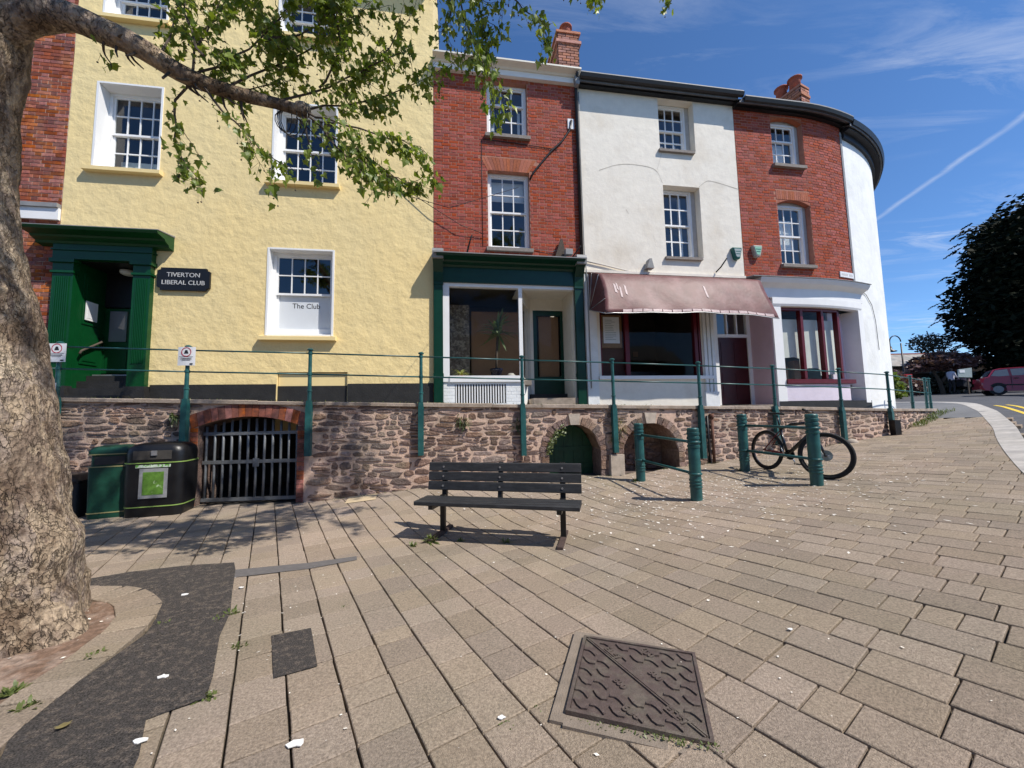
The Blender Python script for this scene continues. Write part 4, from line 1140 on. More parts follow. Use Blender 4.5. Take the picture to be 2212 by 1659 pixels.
# shopfront
SGr = M['shopgreen']; CR = M['offwhite']
b = MB(W); b.box(2.62, 5.47, .0, .07, 4.262, 4.58); b.build('fascia', SGr, rh)
b = MB(W); b.sweep([(0, 4.56), (.09, 4.58), (.11, 4.62), (.2, 4.65), (.22, 4.68), (.40, 4.71), (.42, 4.75), (0, 4.83)], [2.5, 5.62]); b.build('shop_cornice', SGr, rh)
b = MB(W); b.prism([(0, 4.832), (.43, 4.752), (.43, 4.77), (0, 4.90)], 'x', 2.45, 5.66); b.build('cornice_flashing', M['lead'], rh)
for s0, s1 in ((2.432, 2.615), (5.475, 5.655)):
    b = MB(W); b.box(s0, s1, 0, .085, 2.3, 4.2); b.box(s0 - .012, s1 + .012, 0, .11, 2.25, 2.33); b.box(s0, s1, .0, .10, 1.2, 2.25); b.box(s0 - .01, s1 + .01, 0, .105, 4.2, 4.25); b.build('pilaster', SGr, rh)
    b = MB(W); b.prism([(0, 4.255), (.10, 4.255), (.13, 4.45), (.26, 4.62), (.30, 4.66), (0, 4.66)], 'x', s0 - .01, s1 + .01); b.build('console', SGr, rh)
    b = MB(W); b.prism([(0, 4.665), (.36, 4.665), (.38, 4.80), (.36, 4.86), (0, 4.92)], 'x', s0 - .02, s1 + .02); b.build('console_cap', M['lead'], rh)
b = MB(W); b.box(2.616, 2.745, -.10, .03, 2.16, 4.26); b.box(2.745, 5.47, -.10, .028, 4.185, 4.26); b.box(2.745, 4.30, -.12, .05, 2.155, 2.285); b.box(4.222, 4.30, -.06, .03, 2.286, 4.184); b.build('shop_window_frame', M['white'], rh)
b = MB(W); b.face([(2.745, -.03, 2.285), (4.222, -.03, 2.285), (4.222, -.03, 4.185), (2.745, -.03, 4.185)]); b.build('shop_pane', M['glass2'], rh)
b = MB(W); b.face([(4.27, -.07, 2.25), (4.60, -.92, 2.25), (4.60, -.92, 4.0), (4.27, -.07, 4.0)]); b.build('side_pane', M['glass2'], rh)
b = MB(W); b.prism([(4.56, -.86), (4.68, -1.02), (4.60, -1.06), (4.50, -.92)], 'z', 1.7, 4.26); b.prism([(4.28, -.06), (4.60, -.88), (4.57, -.90), (4.24, -.06)], 'z', 3.98, 4.26); b.prism([(4.28, -.06), (4.60, -.88), (4.57, -.90), (4.24, -.06)], 'z', 2.12, 2.27); b.build('return_frame', CR, rh)
b = MB(W); b.prism([(4.29, .0), (4.60, -.88), (4.50, -.9), (4.2, .0)], 'z', 1.4, 2.12); b.build('return_riser', M['whitewall'], rh)
wall_sheet(2.616, 4.29, 1.2, 2.155, [(2.85, 3.915, 1.705, 2.11, .06)]).build('stall_riser', M['whitewall'], rh)
for k in range(7):
    z = 1.66 + k * .0721
    for j in range(9):
        s = 2.62 + j * .2163 - (.108 if k % 2 else 0); a, c = max(2.62, s), min(s + .2163, 4.285)
        if a < 3.915 and c > 2.85:
            if a < 2.85: c = min(c, 2.85)
            elif c > 3.915: a = max(a, 3.915)
            else: continue
        if c - a < .03: continue
        inst('brick', brick_mesh(M['whitewall']), rh, WF((a + c) / 2, 0, z + .036) @ Matrix.Diagonal(((c - a) * FU - .008, .005, .067, 1)))
vt = bxs('vent_back', M['darkin'], rh, [(2.85, 3.915, -.05, -.058, 1.705, 2.11)], W)
for k in range(19):
    x = 2.865 + k * .0553
    b = MB(W); b.box(x, x + .026, .004, -.03, 1.71, 2.105); b.build('vent_slat', M['white'], vt)
# recessed entrance
b = MB(W); b.box(4.66, 4.735, -.98, -1.06, 1.9, 4.0); b.box(5.515, 5.56, -.98, -1.06, 1.9, 4.0); b.box(4.66, 5.56, -.98, -1.06, 3.985, 4.05); b.box(4.66, 5.5, -1.0, -1.05, 4.05, 4.262); b.build('door_frame', CR, rh)
b = MB(W); b.box(5.488, 5.53, -.11, -1.0, 1.6, 4.262); 
for z0, z1 in ((1.85, 2.5), (2.6, 3.9)): b.box(5.476, 5.4875, -.25, -.85, z0, z1)
b.box(4.25, 5.49, -.11, -1.05, 4.263, 4.29); b.build('recess_lining', CR, rh)
b = MB(W); b.box(4.74, 4.83, -1.0, -1.045, 1.93, 3.98); b.box(5.42, 5.51, -1.0, -1.045, 1.93, 3.98); b.box(4.83, 5.42, -1.0, -1.045, 3.86, 3.98); b.box(4.83, 5.42, -1.0, -1.045, 1.93, 2.36); dr = b.build('door', SGr, rh)
b = MB(W); b.face([(4.83, -1.02, 2.36), (5.42, -1.02, 2.36), (5.42, -1.02, 3.86), (4.83, -1.02, 3.86)]); b.build('door_pane', M['glass2'], dr)
b = MB(W); b.box(4.9, 5.4, -1.12, -1.13, 2.3, 3.86); b.build('door_blind', M['roomtan'], dr)
b = MB(W); b.box(5.53 - .05, 5.48, -.7, -.74, 2.95, 3.07); b.build('bell', M['blackpaint'], rh)
b = MB(W); b.box(4.5, 5.48, .05, -1.1, 1.4, 1.80); b.build('step', M['coping'], rh)
b = MB(W); b.box(4.6, 5.5, -.75, -1.1, 1.8, 1.93); b.build('step', M['plinth'], rh)
b = MB(W); b.box(2.45, 5.68, -3.0, -3.05, 1.3, 4.7); b.box(2.43, 2.46, -.1, -3.0, 1.3, 4.7); b.box(2.45, 5.68, -.12, -3, 4.6, 4.7); b.box(2.45, 4.5, -.12, -3, 2.1, 2.2); b.build('shop_room', M['room'], rh)
b = MB(W); b.box(3.25, 4.55, -1.1, -1.14, 2.2, 3.95); b.build('reflection_panel', M['roomtan'], rh)  # tan panel stands in for the brown reflection in the shop glass
b = MB(W); b.box(2.75, 3.2, -.9, -.93, 2.2, 4.05); b.build('display_curtain', mat('patterned_curtain', (.16, .13, .10), .9, .5, 18, col2=(.3, .26, .2), c2s=9), rh)
# chimney
def chimney(house, s0, s1, o0, o1, z0, z1, pots, cap=.18):
    b = MB(W); b.box(s0, s1, o0, o1, z0, z1, 1); st = b.build('chimney', M['chimmortar'], house)
    fm = lambda s, z: WF(s, o0, z)
    me = brick_mesh(M['chimbrick'])
    def face(F0, length, nrow):
        for r in range(nrow):
            z = z0 + (z1 - z0) * (r + .5) / nrow; h = (z1 - z0) / nrow * FU
            x = -(.11 if r % 2 else 0)
            while x < length:
                a, c = max(0, x), min(length, x + .22); x += .22
                if c - a > .05: inst('brick', me, st, F0(z) @ Matrix.Translation(((a + c) / 2, 0, 0)) @ Matrix.Diagonal((c - a - .014, .012, h - .014, 1)))
    nr = round((z1 - z0) * FU / .078)
    face(lambda z: WF(s0, o0, z), (s1 - s0) * FU, nr)
    def side(z):
        x, y, a = fac(s0); return frame(W(s0, o1, z), (math.sin(a), -math.cos(a), 0))
    face(side, abs(o1 - o0), nr)
    b = MB(W); b.box(s0 - .05, s1 + .05, o0 + .05, o1 - .05, z1 - cap - .16, z1 - cap - .08, 1); b.box(s0 - .04, s1 + .04, o0 + .04, o1 - .04, z1 - .06, z1, 1); b.build('oversailing_course', M['chimbrick'], st)
    for ps, po, ph, pr in pots:
        p = MB(); p.lathe([(pr, 0), (pr * .92, ph * .7), (pr * 1.0, ph * .78), (pr * 1.25, ph * .8), (pr * 1.25, ph * .9), (pr * .9, ph), (pr * .7, ph), (pr * .7, ph * .6)], W(ps, po, z1), 14); p.build('chimney_pot', M['terracotta'], st, True)
chimney(rh, 5.5, 6.06, -.7, -1.6, 9.7, 11.2, [(5.8, -.95, .42, .14), (5.8, -1.35, .3, .12)])
# ---------------------------------------------------------------- white rendered house with the awning
wh = thing('white_rendered_house', 'white rendered house with a maroon shop awning between two brick houses', 'house', W(7.7, 0, 1.6))
ww2 = (7.735, 8.665, 7.72, 9.02, .20); ww1 = (7.755, 8.70, 5.075, 6.82, .20)
wwin = (6.05, 8.50, 2.27, 4.30, .12); wdoor = (8.84, 9.745, 1.2, 4.15, .72)
wall_sheet(5.705, 9.745, 1.2, 9.2, [ww1, ww2, wwin, wdoor], 0.0, (wdoor,)).build('wall', M['render'], wh)
shell(wh, 5.705, 9.745, 1.2, 9.02, 6, M['render'], M['slate'], 1.6, False, False, .22)
interior(wh, 5.75, 9.7, 4.7, 9.15, (7.3,), M['room'])
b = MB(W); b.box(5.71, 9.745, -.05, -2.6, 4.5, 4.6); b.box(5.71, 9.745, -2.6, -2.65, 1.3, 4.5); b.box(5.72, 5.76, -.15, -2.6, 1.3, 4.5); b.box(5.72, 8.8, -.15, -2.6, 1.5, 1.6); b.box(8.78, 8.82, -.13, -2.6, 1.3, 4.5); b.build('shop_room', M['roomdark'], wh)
b = MB(W); b.box(5.76, 9.75, .0, .12, 9.03, 9.10); b.box(5.76, 9.75, .0, .26, 9.10, 9.13); b.build('fascia_board', M['gutter'], wh)
b = MB(W); b.sweep([(.20, 9.15), (.21, 9.09), (.26, 9.06), (.31, 9.08), (.34, 9.15), (.33, 9.155), (.20, 9.155)], [5.72, 9.84]); b.build('gutter', M['gutter'], wh)
b = MB(W); b.box(5.72, 9.82, .1, .335, 9.157, 9.18); b.build('eaves_edge', M['lead'], wh)
for q in (ww2, ww1):
    a, c, e, f, d = q
    w = window(wh, a + .005, c - .11, e, f - .005, d, 3, 2, 2, M['white'], (.07, 0, M['sillstone'], .05, .085), .05, .5, .028)
    b = MB(W); b.box(c - .108, c - .002, -d, -d - .11, e, f); b.build('box_frame', M['greywood'], w)
b = MB(W)
for k in range(9): b.box(7.80 + k * .085, 7.86 + k * .085, -.37, -.40 - .02 * (k % 2), 7.75, 8.02 + .08 * math.sin(k * 1.3))
b.build('net_curtain', M['curtain'], wh)
bxs('curtain', M['curtain'], wh, [(8.35, 8.42, -.38, -.42, 5.12, 6.72), (7.81, 7.85, -.38, -.42, 5.12, 6.72)], W)
b = MB(W); b.box(5.72, 9.745, .001, .05, 4.60, 4.66); b.build('string_course', M['render'], wh)
b = MB(W); b.box(5.715, 5.97, .0, .035, 1.2, 4.55); b.build('corner_pilaster', M['whitewall'], wh)
b = MB(W); b.box(8.53, 8.60, .0, .05, 1.9, 4.2); b.box(8.63, 8.70, .0, .05, 1.9, 4.2); b.box(8.73, 8.80, 0, .05, 1.9, 4.2); b.box(8.5, 8.84, .0, .06, 1.2, 1.9); b.build('shop_pilaster', M['whitewall'], wh)
b = MB(W); b.box(5.98, 8.72, .0, .07, 2.195, 2.27); b.build('shop_sill', M['white'], wh)
b = MB(W); b.box(6.05, 6.09, -.02, -.11, 2.27, 4.3); b.box(6.64, 6.74, -.01, -.11, 2.27, 4.3); b.box(8.34, 8.42, -.01, -.11, 2.27, 4.3); b.box(8.45, 8.5, -.01, -.11, 2.27, 4.3); b.box(6.09, 8.45, -.02, -.108, 4.1, 4.3); sfr = b.build('shop_window_frame', M['maroon'], wh)
for a, c in ((6.09, 6.64), (6.74, 8.34), (8.42, 8.45)):
    b = MB(W); b.face([(a, -.06, 2.27), (c, -.06, 2.27), (c, -.06, 4.1), (a, -.06, 4.1)]); b.build('shop_pane', M['glass2'], sfr)
b = MB(W); b.box(6.1, 6.64, -.14, -.16, 2.3, 3.9); b.build('side_board', mat('brown_board', (.06, .02, .015), .7, .2), wh)
nb2 = thing('notice_board', 'wooden framed notice board with a pale sheet in the shop window under the awning', 'notice board', W(6.35, -.1, 3.0))
b = MB(W); b.box(6.11, 6.60, -.085, -.135, 2.92, 3.66); b.build('frame', mat('varnished_wood', (.22, .12, .05), .5, .2, 14), nb2)
b = MB(W); b.box(6.16, 6.54, -.078, -.0845, 3.02, 3.62); b.build('sheet', M['sign'], nb2)
b = MB(W)
for k in range(12): b.box(6.2, 6.34 + .12 * rnd(), -.0765, -.0775, 3.1 + k * .04, 3.112 + k * .04)
b.build('print', M['alarmgrey'], nb2)
# shop counter and shelves inside
b = MB(W); b.box(6.9, 8.2, -1.2, -1.7, 1.6, 2.5); b.build('counter', M['blackpaint'], wh)
for k in range(10): bxs('picture', M['roomtan'], wh, [(6.85 + k * .3, 7.0 + k * .3, -2.58, -2.6, 3.0 + .1 * (k % 3), 3.25 + .1 * (k % 2))], W) if k in (0, 1, 4) else None
# door in its recess (the right hand side belongs to the next front)
b = MB(W); b.box(9.15, 9.44, -.70, -.80, 1.5, 4.1); b.box(10.28, 10.38, -.70, -.80, 1.5, 4.1); b.box(9.44, 10.28, -.70, -.80, 3.32, 3.40); b.box(9.44, 10.28, -.70, -.80, 3.98, 4.1)
for s in (9.71, 9.99): b.box(s, s + .03, -.71, -.79, 3.40, 3.98)
dfr = b.build('door_frame', M['white'], wh)
for s in (9.44, 9.74, 10.02):
    b = MB(W); b.face([(s, -.75, 3.4), (s + .27, -.75, 3.4), (s + .27, -.75, 3.98), (s, -.75, 3.98)]); b.build('fanlight_pane', M['glass'], dfr)
b = MB(W); b.box(9.445, 10.275, -.73, -.77, 1.62, 3.315); dr = b.build('door', M['doorred'], wh)
for s0, s1, z0, z1 in ((9.53, 9.82, 1.75, 2.4), (9.9, 10.19, 1.75, 2.4), (9.53, 9.82, 2.55, 3.2), (9.9, 10.19, 2.55, 3.2)):
    b = MB(W); b.box(s0, s1, -.72, -.7295, z0, z1); b.build('door_panel', M['doorred'], dr)
b = MB(W); b.box(8.84, 10.39, .0, -.8, 1.2, 1.585); b.build('door_step', M['coping'], wh)
b = MB(W); b.box(8.84, 10.39, -.01, -.78, 4.152, 4.18); b.build('recess_ceiling', M['whitewall'], wh)
for cr in ([(6.177, 7.05), (6.713, 7.27), (7.34, 7.26), (7.63, 7.18), (7.75, 6.86)], [(7.63, 7.18), (7.72, 7.46), (7.78, 7.66)], [(8.70, 6.84), (8.86, 6.98), (9.0, 7.03), (9.74, 6.86)], [(7.45, 5.55), (7.5, 5.28)], [(6.8, 6.15), (6.86, 6.05)]):
    b = MB(W)
    P_ = smooth_line(cr, 2)
    for (a0, h0), (a1, h1) in zip(P_, P_[1:]):
        w_ = .006 + .004 * rnd(); b.face([(a0, .003, h0 - w_), (a1, .003, h1 - w_), (a1, .003, h1 + w_), (a0, .003, h0 + w_)])
    b.build('crack', mat('render_crack', (.5, .45, .37), .9, .2), wh)
# awning
aw = thing('shop_awning', 'maroon vinyl shop awning with pale scuffs on the white house', 'awning', W(7.8, 0, 4.6))
AL, AR = 5.82, 9.78
prof = [(.02, 4.60), (.20, 4.525), (.38, 4.45), (.47, 4.41), (.51, 4.37), (.60, 4.20), (.69, 4.0), (.78, 3.78), (.86, 3.55), (.885, 3.45)]
def awpt(s, o, z):
    t = (s - AL) / (AR - AL); e = (o / .89) ** 2
    sag = .028 * math.sin(t * 9.5 + o * 3) * e + .02 * math.sin(t * 23 + z * 6) * e
    inset = .08 * math.sin(PI * min(1, max(0, (z - 3.45) / 1.15)))
    s2 = AL + inset + t * (AR - AL - 2 * inset)
    lift = .07 * e * (1 - (2 * t - 1) ** 6) - .02
    return (s2, o + sag * .5, z + sag * .4 + lift * max(0, (3.9 - z) / .45 if z < 3.9 else 0))
b = MB(W); n = 44
gr = [[b.v(awpt(AL + (AR - AL) * i / n, o, z)) for o, z in prof] for i in range(n + 1)]
for r0, r1 in zip(gr, gr[1:]):
    for k in range(len(prof) - 1): b.F.append([r0[k], r0[k + 1], r1[k + 1], r1[k]])
cv = b.build('canopy', M['awning'], aw, 'auto')
sm_ = cv.modifiers.new('thickness', 'SOLIDIFY'); sm_.thickness = .004
for s, e in ((AL, 0), (AR, 1)):
    b = MB(W); piv = (s, .03, 3.74)
    P_ = [awpt(s, o, z) for o, z in prof]
    for p, q in zip(P_, P_[1:]): b.face([piv, p, q])
    b.build('end_panel', M['awning'], aw)
    for k in (1, 4, 7, 9):
        b = MB(); p = P_[k]; off = -.006 if not e else .006; b.tube([W(piv[0] + off, piv[1], piv[2]), W(p[0] + off, p[1], p[2])], .008, 6); b.build('hoop', M['steel'], aw, True)
b = MB(); b.tube([W(*awpt(AL + (AR - AL) * i / 20, .88, 3.445)) for i in range(21)], .011, 6); b.build('front_bar', M['steel'], aw, True)
scf = MB(W)
def awoff(t, k, d=.006):
    k0 = int(k); f = k - k0; p = prof[k0]; q = prof[min(k0 + 1, len(prof) - 1)]
    x = awpt(AL + (AR - AL) * t, p[0] + (q[0] - p[0]) * f, p[1] + (q[1] - p[1]) * f); return (x[0], x[1] + d, x[2] + d)
for t, k, w, h in ((.06, 5.3, .012, 1.1), (.075, 5.2, .008, .9), (.09, 5.6, .010, 1.3), (.12, 5.4, .010, 1.2), (.60, 5.2, .010, 1.5), (.22, 1.6, .06, .25), (.30, 1.7, .03, .2)):
    scf.face([awoff(t, k), awoff(t + w, k + .15), awoff(t + w * 1.3, k + h), awoff(t + w * .2, k + h * .9)])
for i in range(16):
    t = .10 + i * .055; h = ru(.1, .24); scf.face([awoff(t, 8.45 - h), awoff(t + .05, 8.45 - ru(.1, .3)), awoff(t + .05, 8.9), awoff(t, 8.92)])
scf.build('scuffs', mat('bleached_vinyl', (.50, .38, .37), .55, .25, 14), aw)
# ---------------------------------------------------------------- curved brick house
ch = thing('curved_brick_house', 'red brick house curving round the corner with a white bowed shopfront', 'house', W(11.5, 0, 1.6))
cw2 = (10.785, 11.705, 7.60, 8.87, .14); cw1 = (10.80, 11.745, 5.02, 6.68, .14)
wall_sheet(9.75, 13.11, 4.62, 9.08, [cw2, cw1]).build('wall', M['brickmortar'], ch)
def skip_c(s, z): return any(q[3] < z < q[3] + .24 and q[0] - .03 < s < q[1] + .03 for q in (cw1,))
bricks(ch, 9.755, 13.105, 4.64, 8.97, [cw2, cw1], M['brick'], 280, .005, skip_c, gap=.014)
for q, h in ((cw1, .23),):
    n = 17
    for k in range(n):
        a0, a1 = q[0] - .02 + (q[1] - q[0] + .04) * k / n, q[0] - .02 + (q[1] - q[0] + .04) * (k + 1) / n
        b = MB(W); b.prism([(a0 + .003, q[3] + .002), (a1 - .003, q[3] + .002), (a1 - .003, q[3] + h), (a0 + .003, q[3] + h)], 'y', -.02, .0065); b.build('brick', M['arch'], ch)
for q in (cw1, cw2):   # segmental heads
    m_ = (q[0] + q[1]) / 2; hw = (q[1] - q[0]) / 2
    for sd in (-1, 1):
        pts = [(m_ + sd * hw, q[3]), (m_ + sd * hw, q[3] - .11)] + [(m_ + sd * hw * (1 - k / 6), q[3] - .11 + .11 * (1 - (1 - k / 6) ** 2)) for k in range(1, 7)]
        b = MB(W); b.prism(pts[:-1] + [(m_ + sd * hw * .02, q[3])], 'y', .0, -.13); b.build('arch_springer', M['arch'], ch)
interior(ch, 9.8, 13.0, 4.7, 9.05, (7.2,), M['room'], 3.0)
shell(ch, 9.75, 13.11, 4.5, 8.93, 5, M['brick'], M['slate'], 1.4, False, False, .25)
for q, rt, rb, sp in ((cw2, 1, 2, .64), (cw1, 2, 2, .5)):
    a, c, e, f, d = q
    w = window(ch, a + .005, c - .09, e, f - .08, d, 3, rt, rb, M['white'], (.10, 0, M['sillstone'], .05, .10), .05, sp, .022)
    b = MB(W); b.box(c - .088, c - .002, -d, -d - .1, e, f - .05); b.box(a, c, -d - .01, -d - .1, f - .08, f + .01); b.build('box_frame', M['greywood'], w)
bxs('net_curtain', M['curtain'], ch, [(10.87, 11.4, -.32, -.34, 7.65, 8.35), (10.88, 11.5, -.32, -.34, 5.5, 6.3)], W)
b = MB(W); b.box(9.75, 13.11, .0, .10, 8.94, 8.99); b.box(9.75, 13.13, .0, .22, 8.99, 9.02); b.build('fascia_board', M['gutter'], ch)
b = MB(W); b.sweep([(.19, 9.04), (.20, 8.98), (.25, 8.95), (.30, 8.97), (.33, 9.04), (.32, 9.045), (.19, 9.045)], srange(9.86, 13.17)); b.build('gutter', M['gutter'], ch)
b = MB(W); b.sweep([(.1, 9.05), (.33, 9.048), (.33, 9.075), (.1, 9.09)], srange(9.86, 13.15)); b.build('eaves_edge', M['lead'], ch)
chimney(ch, 13.2, 13.62, -.9, -1.7, 9.2, 11.0, [(13.35, -1.1, .42, .16), (13.35, -1.5, .42, .16)])
# bowed shopfront
b = MB(W); b.box(10.39, 10.625, -.82, .04, 1.2, 4.0); b.build('shop_pier', M['white'], ch)
b = MB(W); b.box(10.375, 10.3895, -.001, -.72, 1.5, 4.15); b.build('recess_side', M['lilac2'], ch)
b = MB(W); b.box(9.76, 13.0, -.02, -.4, 4.15, 4.6); b.build('shop_lintel', M['whitewall'], ch)
b = MB(W); b.sweep([(-.1, 3.95), (.05, 3.95), (.07, 4.0), (.07, 4.15), (-.1, 4.15)], srange(10.39, 13.2)); b.build('fascia', M['white'], ch)
b = MB(W); b.sweep([(-.02, 4.15), (.06, 4.15), (.06, 4.38), (.12, 4.43), (.20, 4.47), (.24, 4.53), (.26, 4.58), (-.02, 4.61)], srange(9.98, 13.3)); b.build('shop_cornice', M['white'], ch)
b = MB(W); b.sweep([(-.01, 4.613), (.28, 4.585), (.28, 4.60), (-.01, 4.66)], srange(9.76, 13.32)); b.build('cornice_flashing', M['lead'], ch)
b = MB(W)
for s in (10.63, 11.245, 11.865, 12.40): b.box(s, s + .07, -.06, -.18, 2.2, 3.95)
b.sweep([(-.06, 3.88), (-.18, 3.88), (-.18, 3.95), (-.06, 3.95)], srange(10.63, 12.47)); cfr = b.build('shop_window_frame', M['maroon'], ch)
for a, c in ((10.70, 11.245), (11.315, 11.865), (11.935, 12.40)):
    b = MB(W)
    for u, v in zip(srange(a, c), srange(a, c)[1:]): b.face([(u, -.12, 2.2), (v, -.12, 2.2), (v, -.12, 3.88), (u, -.12, 3.88)])
    b.build('shop_pane', M['glass2'], cfr)
b = MB(W); b.sweep([(-.2, 2.07), (.08, 2.07), (.08, 2.17), (-.2, 2.2)], srange(10.63, 12.66)); b.build('shop_sill', M['maroon'], ch)
b = MB(W); b.sweep([(-.25, 1.66), (.03, 1.66), (.03, 2.06), (-.25, 2.06)], srange(10.63, 12.5)); b.build('stall_riser', M['lilac'], ch)
b = MB(W); b.sweep([(-.25, 1.2), (.05, 1.2), (.05, 1.655), (-.25, 1.655)], srange(10.4, 13.3)); b.build('base_course', M['plinth'], ch)
b = MB(W); b.sweep([(-.38, 1.66), (-.34, 1.66), (-.34, 3.95), (-.38, 3.95)], srange(12.47, 13.05)); b.build('side_panel', M['lilac'], ch)
b = MB(W); b.box(13.05, 13.25, -.38, .06, 1.6, 3.95); b.build('shop_pier', M['white'], ch)
b = MB(W); b.box(10.4, 13.0, -1.3, -1.34, 1.3, 4.6); b.box(10.4, 13, -.2, -1.3, 4.1, 4.15); b.box(10.62, 13, -.2, -1.3, 2.0, 2.06); b.build('shop_room', M['room'], ch)
b = MB(W)
for a, c, z0 in ((10.68, 11.30, 2.72), (11.30, 11.92, 2.45), (11.92, 12.6, 2.3)):
    for u, v in zip(srange(a, c), srange(a, c)[1:]): b.face([(u, -.24, z0 + .03 * math.sin(u * 30)), (v, -.24, z0 + .03 * math.sin(v * 30)), (v, -.25, 3.70), (u, -.25, 3.70)])
b.build('window_blind', M['blind'], ch)
b = MB(W); b.box(10.75, 11.2, -.5, -.8, 2.2, 2.55); b.box(11.4, 11.8, -.5, -.7, 2.2, 2.7); b.build('display', M['roomtan'], ch)
# street name plate
sp_ = thing('street_name_plate', 'white street name plate on the curved brick wall above the bowed shopfront', 'sign', W(12.8, .02, 4.85))
b = MB(W); b.box(12.53, 13.07, .008, .03, 4.79, 4.93, 4); b.build('plate', M['sign'], sp_)
b = MB(W)
for k in range(9):
    if k != 5: b.box(12.58 + k * .05, 12.61 + k * .05, .0305, .0315, 4.83, 4.885)
b.build('worn_lettering', mat('worn_grey_print', (.5, .48, .46), .7, .1), sp_)
# ---------------------------------------------------------------- white curved house at the corner
w2 = thing('white_corner_house', 'tall plain white rendered house at the far end of the curved terrace', 'house', W(14.2, 0, 1.5))
wall_sheet(13.112, 19.5, 1.2, 8.85, []).build('wall', M['whitewall'], w2)
shell(w2, 13.112, 19.5, 1.2, 8.85, 5, M['whitewall'], M['slate'], 1.4, False, True, .25)
b = MB(W); b.sweep([(.0, 8.66), (.07, 8.66), (.07, 8.80), (.2, 8.82), (.2, 8.9), (.0, 8.9)], srange(13.16, 19.5)); b.build('fascia_board', M['gutter'], w2)
b = MB(W); b.sweep([(.14, 9.02), (.16, 8.92), (.22, 8.88), (.28, 8.9), (.32, 9.02), (.30, 9.05), (.14, 9.05)], srange(13.2, 19.5)); b.build('gutter', M['gutter'], w2)
b = MB(W); b.box(13.07, 13.15, .0, .02, 4.7, 8.8, 1); b.build('party_pilaster', M['lead'], w2)
pth = [W(13.3, .02, 4.5), W(13.6, .02, 4.45), W(13.9, .02, 4.2), W(14.05, .02, 3.8), W(14.1, .02, 3.0)]
b = MB(); b.tube(pth, .008, 5); b.build('cable', M['lead'], w2, True)
# ---------------------------------------------------------------- fittings on the fronts
def alarm(s, z, label, body, face):
    t = thing('alarm_box', label, 'alarm box', W(s, .08, z))
    def outline(w, h): return [(s - w, z + h), (s + w, z + h), (s + w * 1.02, z + h * .75), (s + w * .55, z - h * .8), (s + w * .3, z - h), (s - w * .3, z - h), (s - w * .55, z - h * .8), (s - w * 1.02, z + h * .75)]
    b = MB(W); a = outline(.118, .142); c = outline(.10, .118)
    va = [b.v((x, .0, y)) for x, y in a]; vb = [b.v((x, .09, y)) for x, y in a]; vc = [b.v((x, .105, y + .006)) for x, y in c]
    for p, q in ((va, vb), (vb, vc)):
        for k in range(8): b.F.append([p[k], p[(k + 1) % 8], q[(k + 1) % 8], q[k]])
    b.F.append(vc); b.build('housing', body, t)
    b = MB(W); b.prism([(x * 1 if 0 else s + (x - s) * .86, z + (y - z) * .84 + .006) for x, y in c], 'y', .1055, .110); b.build('face_plate', face, t)
    b = MB(W); b.box(s - .06, s + .07, .1105, .112, z + .03, z + .05); b.box(s - .05, s + .05, .1105, .112, z - .03, z - .01); b.build('print', M['alarmteal'], t)
alarm(9.53, 5.19, 'dark teal wedge shaped alarm box on the white rendered wall', M['alarmteal'], M['alarmgrey'])
alarm(10.08, 5.27, 'pale green wedge shaped alarm box on the curved brick wall', M['whitepot'], M['alarmpale'])
# junction box and cables on the red house
jb = thing('junction_plate', 'small white cable junction plate high on the red brick wall by the downpipe', 'junction box', W(5.53, .02, 8.1))
b = MB(W); b.box(5.46, 5.61, .008, .03, 7.985, 8.23); b.build('plate', M['sign'], jb)
b = MB(W); b.box(5.52, 5.56, .03, .06, 8.14, 8.19); b.build('terminal', M['blackpaint'], jb)
def cable(pts, r, label, m=None, name='cable'):
    b = MB(); b.tube(pts, r, 6); return tag(b.build(name, m or M['blackpaint'], None, True), label, 'cable')
cable([W(5.54, .05, 8.15), W(5.5, .04, 7.95), W(5.3, .035, 7.65), W(5.05, .03, 7.4), W(4.85, .03, 7.15), W(4.62, .03, 6.85), W(4.55, .02, 6.7)], .022, 'thick black cable sagging down the red brick wall from the white junction plate')
cable([W(3.5, .02, 7.55), W(4.2, .02, 7.52), W(5.0, .02, 7.47), W(5.2, .02, 7.46)], .008, 'thin dark cable running under the upper sill of the red brick house')
cable([W(3.47, .012, 7.55), W(3.47, .012, 6.5), W(3.47, .012, 5.1)], .006, 'thin upright cable left of the windows of the red brick house')
cable([W(4.62, .02, 5.08), W(5.0, .03, 5.04), W(5.2, .06, 5.1)], .006, 'pale thin cable from the lower sill to the floodlight bracket on the red house', M['lead'])
cable([W(1.3, .02, 6.75), W(1.9, .06, 6.2), W(2.42, .1, 5.85), W(3.0, .1, 5.5), W(3.5, .05, 5.35)], .007, 'thin drooping wire crossing from the yellow wall to the red brick wall')
cable([W(5.735, .05, 8.9), W(5.73, .05, 7), W(5.735, .05, 5.0), W(5.76, .05, 4.75), W(5.78, .05, 4.3), W(5.79, .05, 2.0)], .012, 'pale conduit down the corner between the red and the white house', M['lead'], 'conduit')
cable([W(5.8, .03, 4.85), W(6.2, .03, 4.78), W(6.8, .03, 4.66)], .014, 'bundle of pale cables sloping above the awning on the white wall', M['greywood'])
dp = thing('down_pipe', 'black rainwater pipe between the red and the white house', 'pipe', W(5.68, .06, 4.8))
b = MB(); b.tube([W(5.66, .28, 9.2), W(5.66, .12, 9.08), W(5.675, .055, 8.95), W(5.675, .055, 4.95)], .04, 8); b.build('pipe', M['gutter'], dp, True)
b = MB(W); b.prism([(5.60, 9.14), (5.74, 9.14), (5.71, 8.95), (5.63, 8.95)], 'y', .10, .22); b.build('hopper', M['lead'], dp)
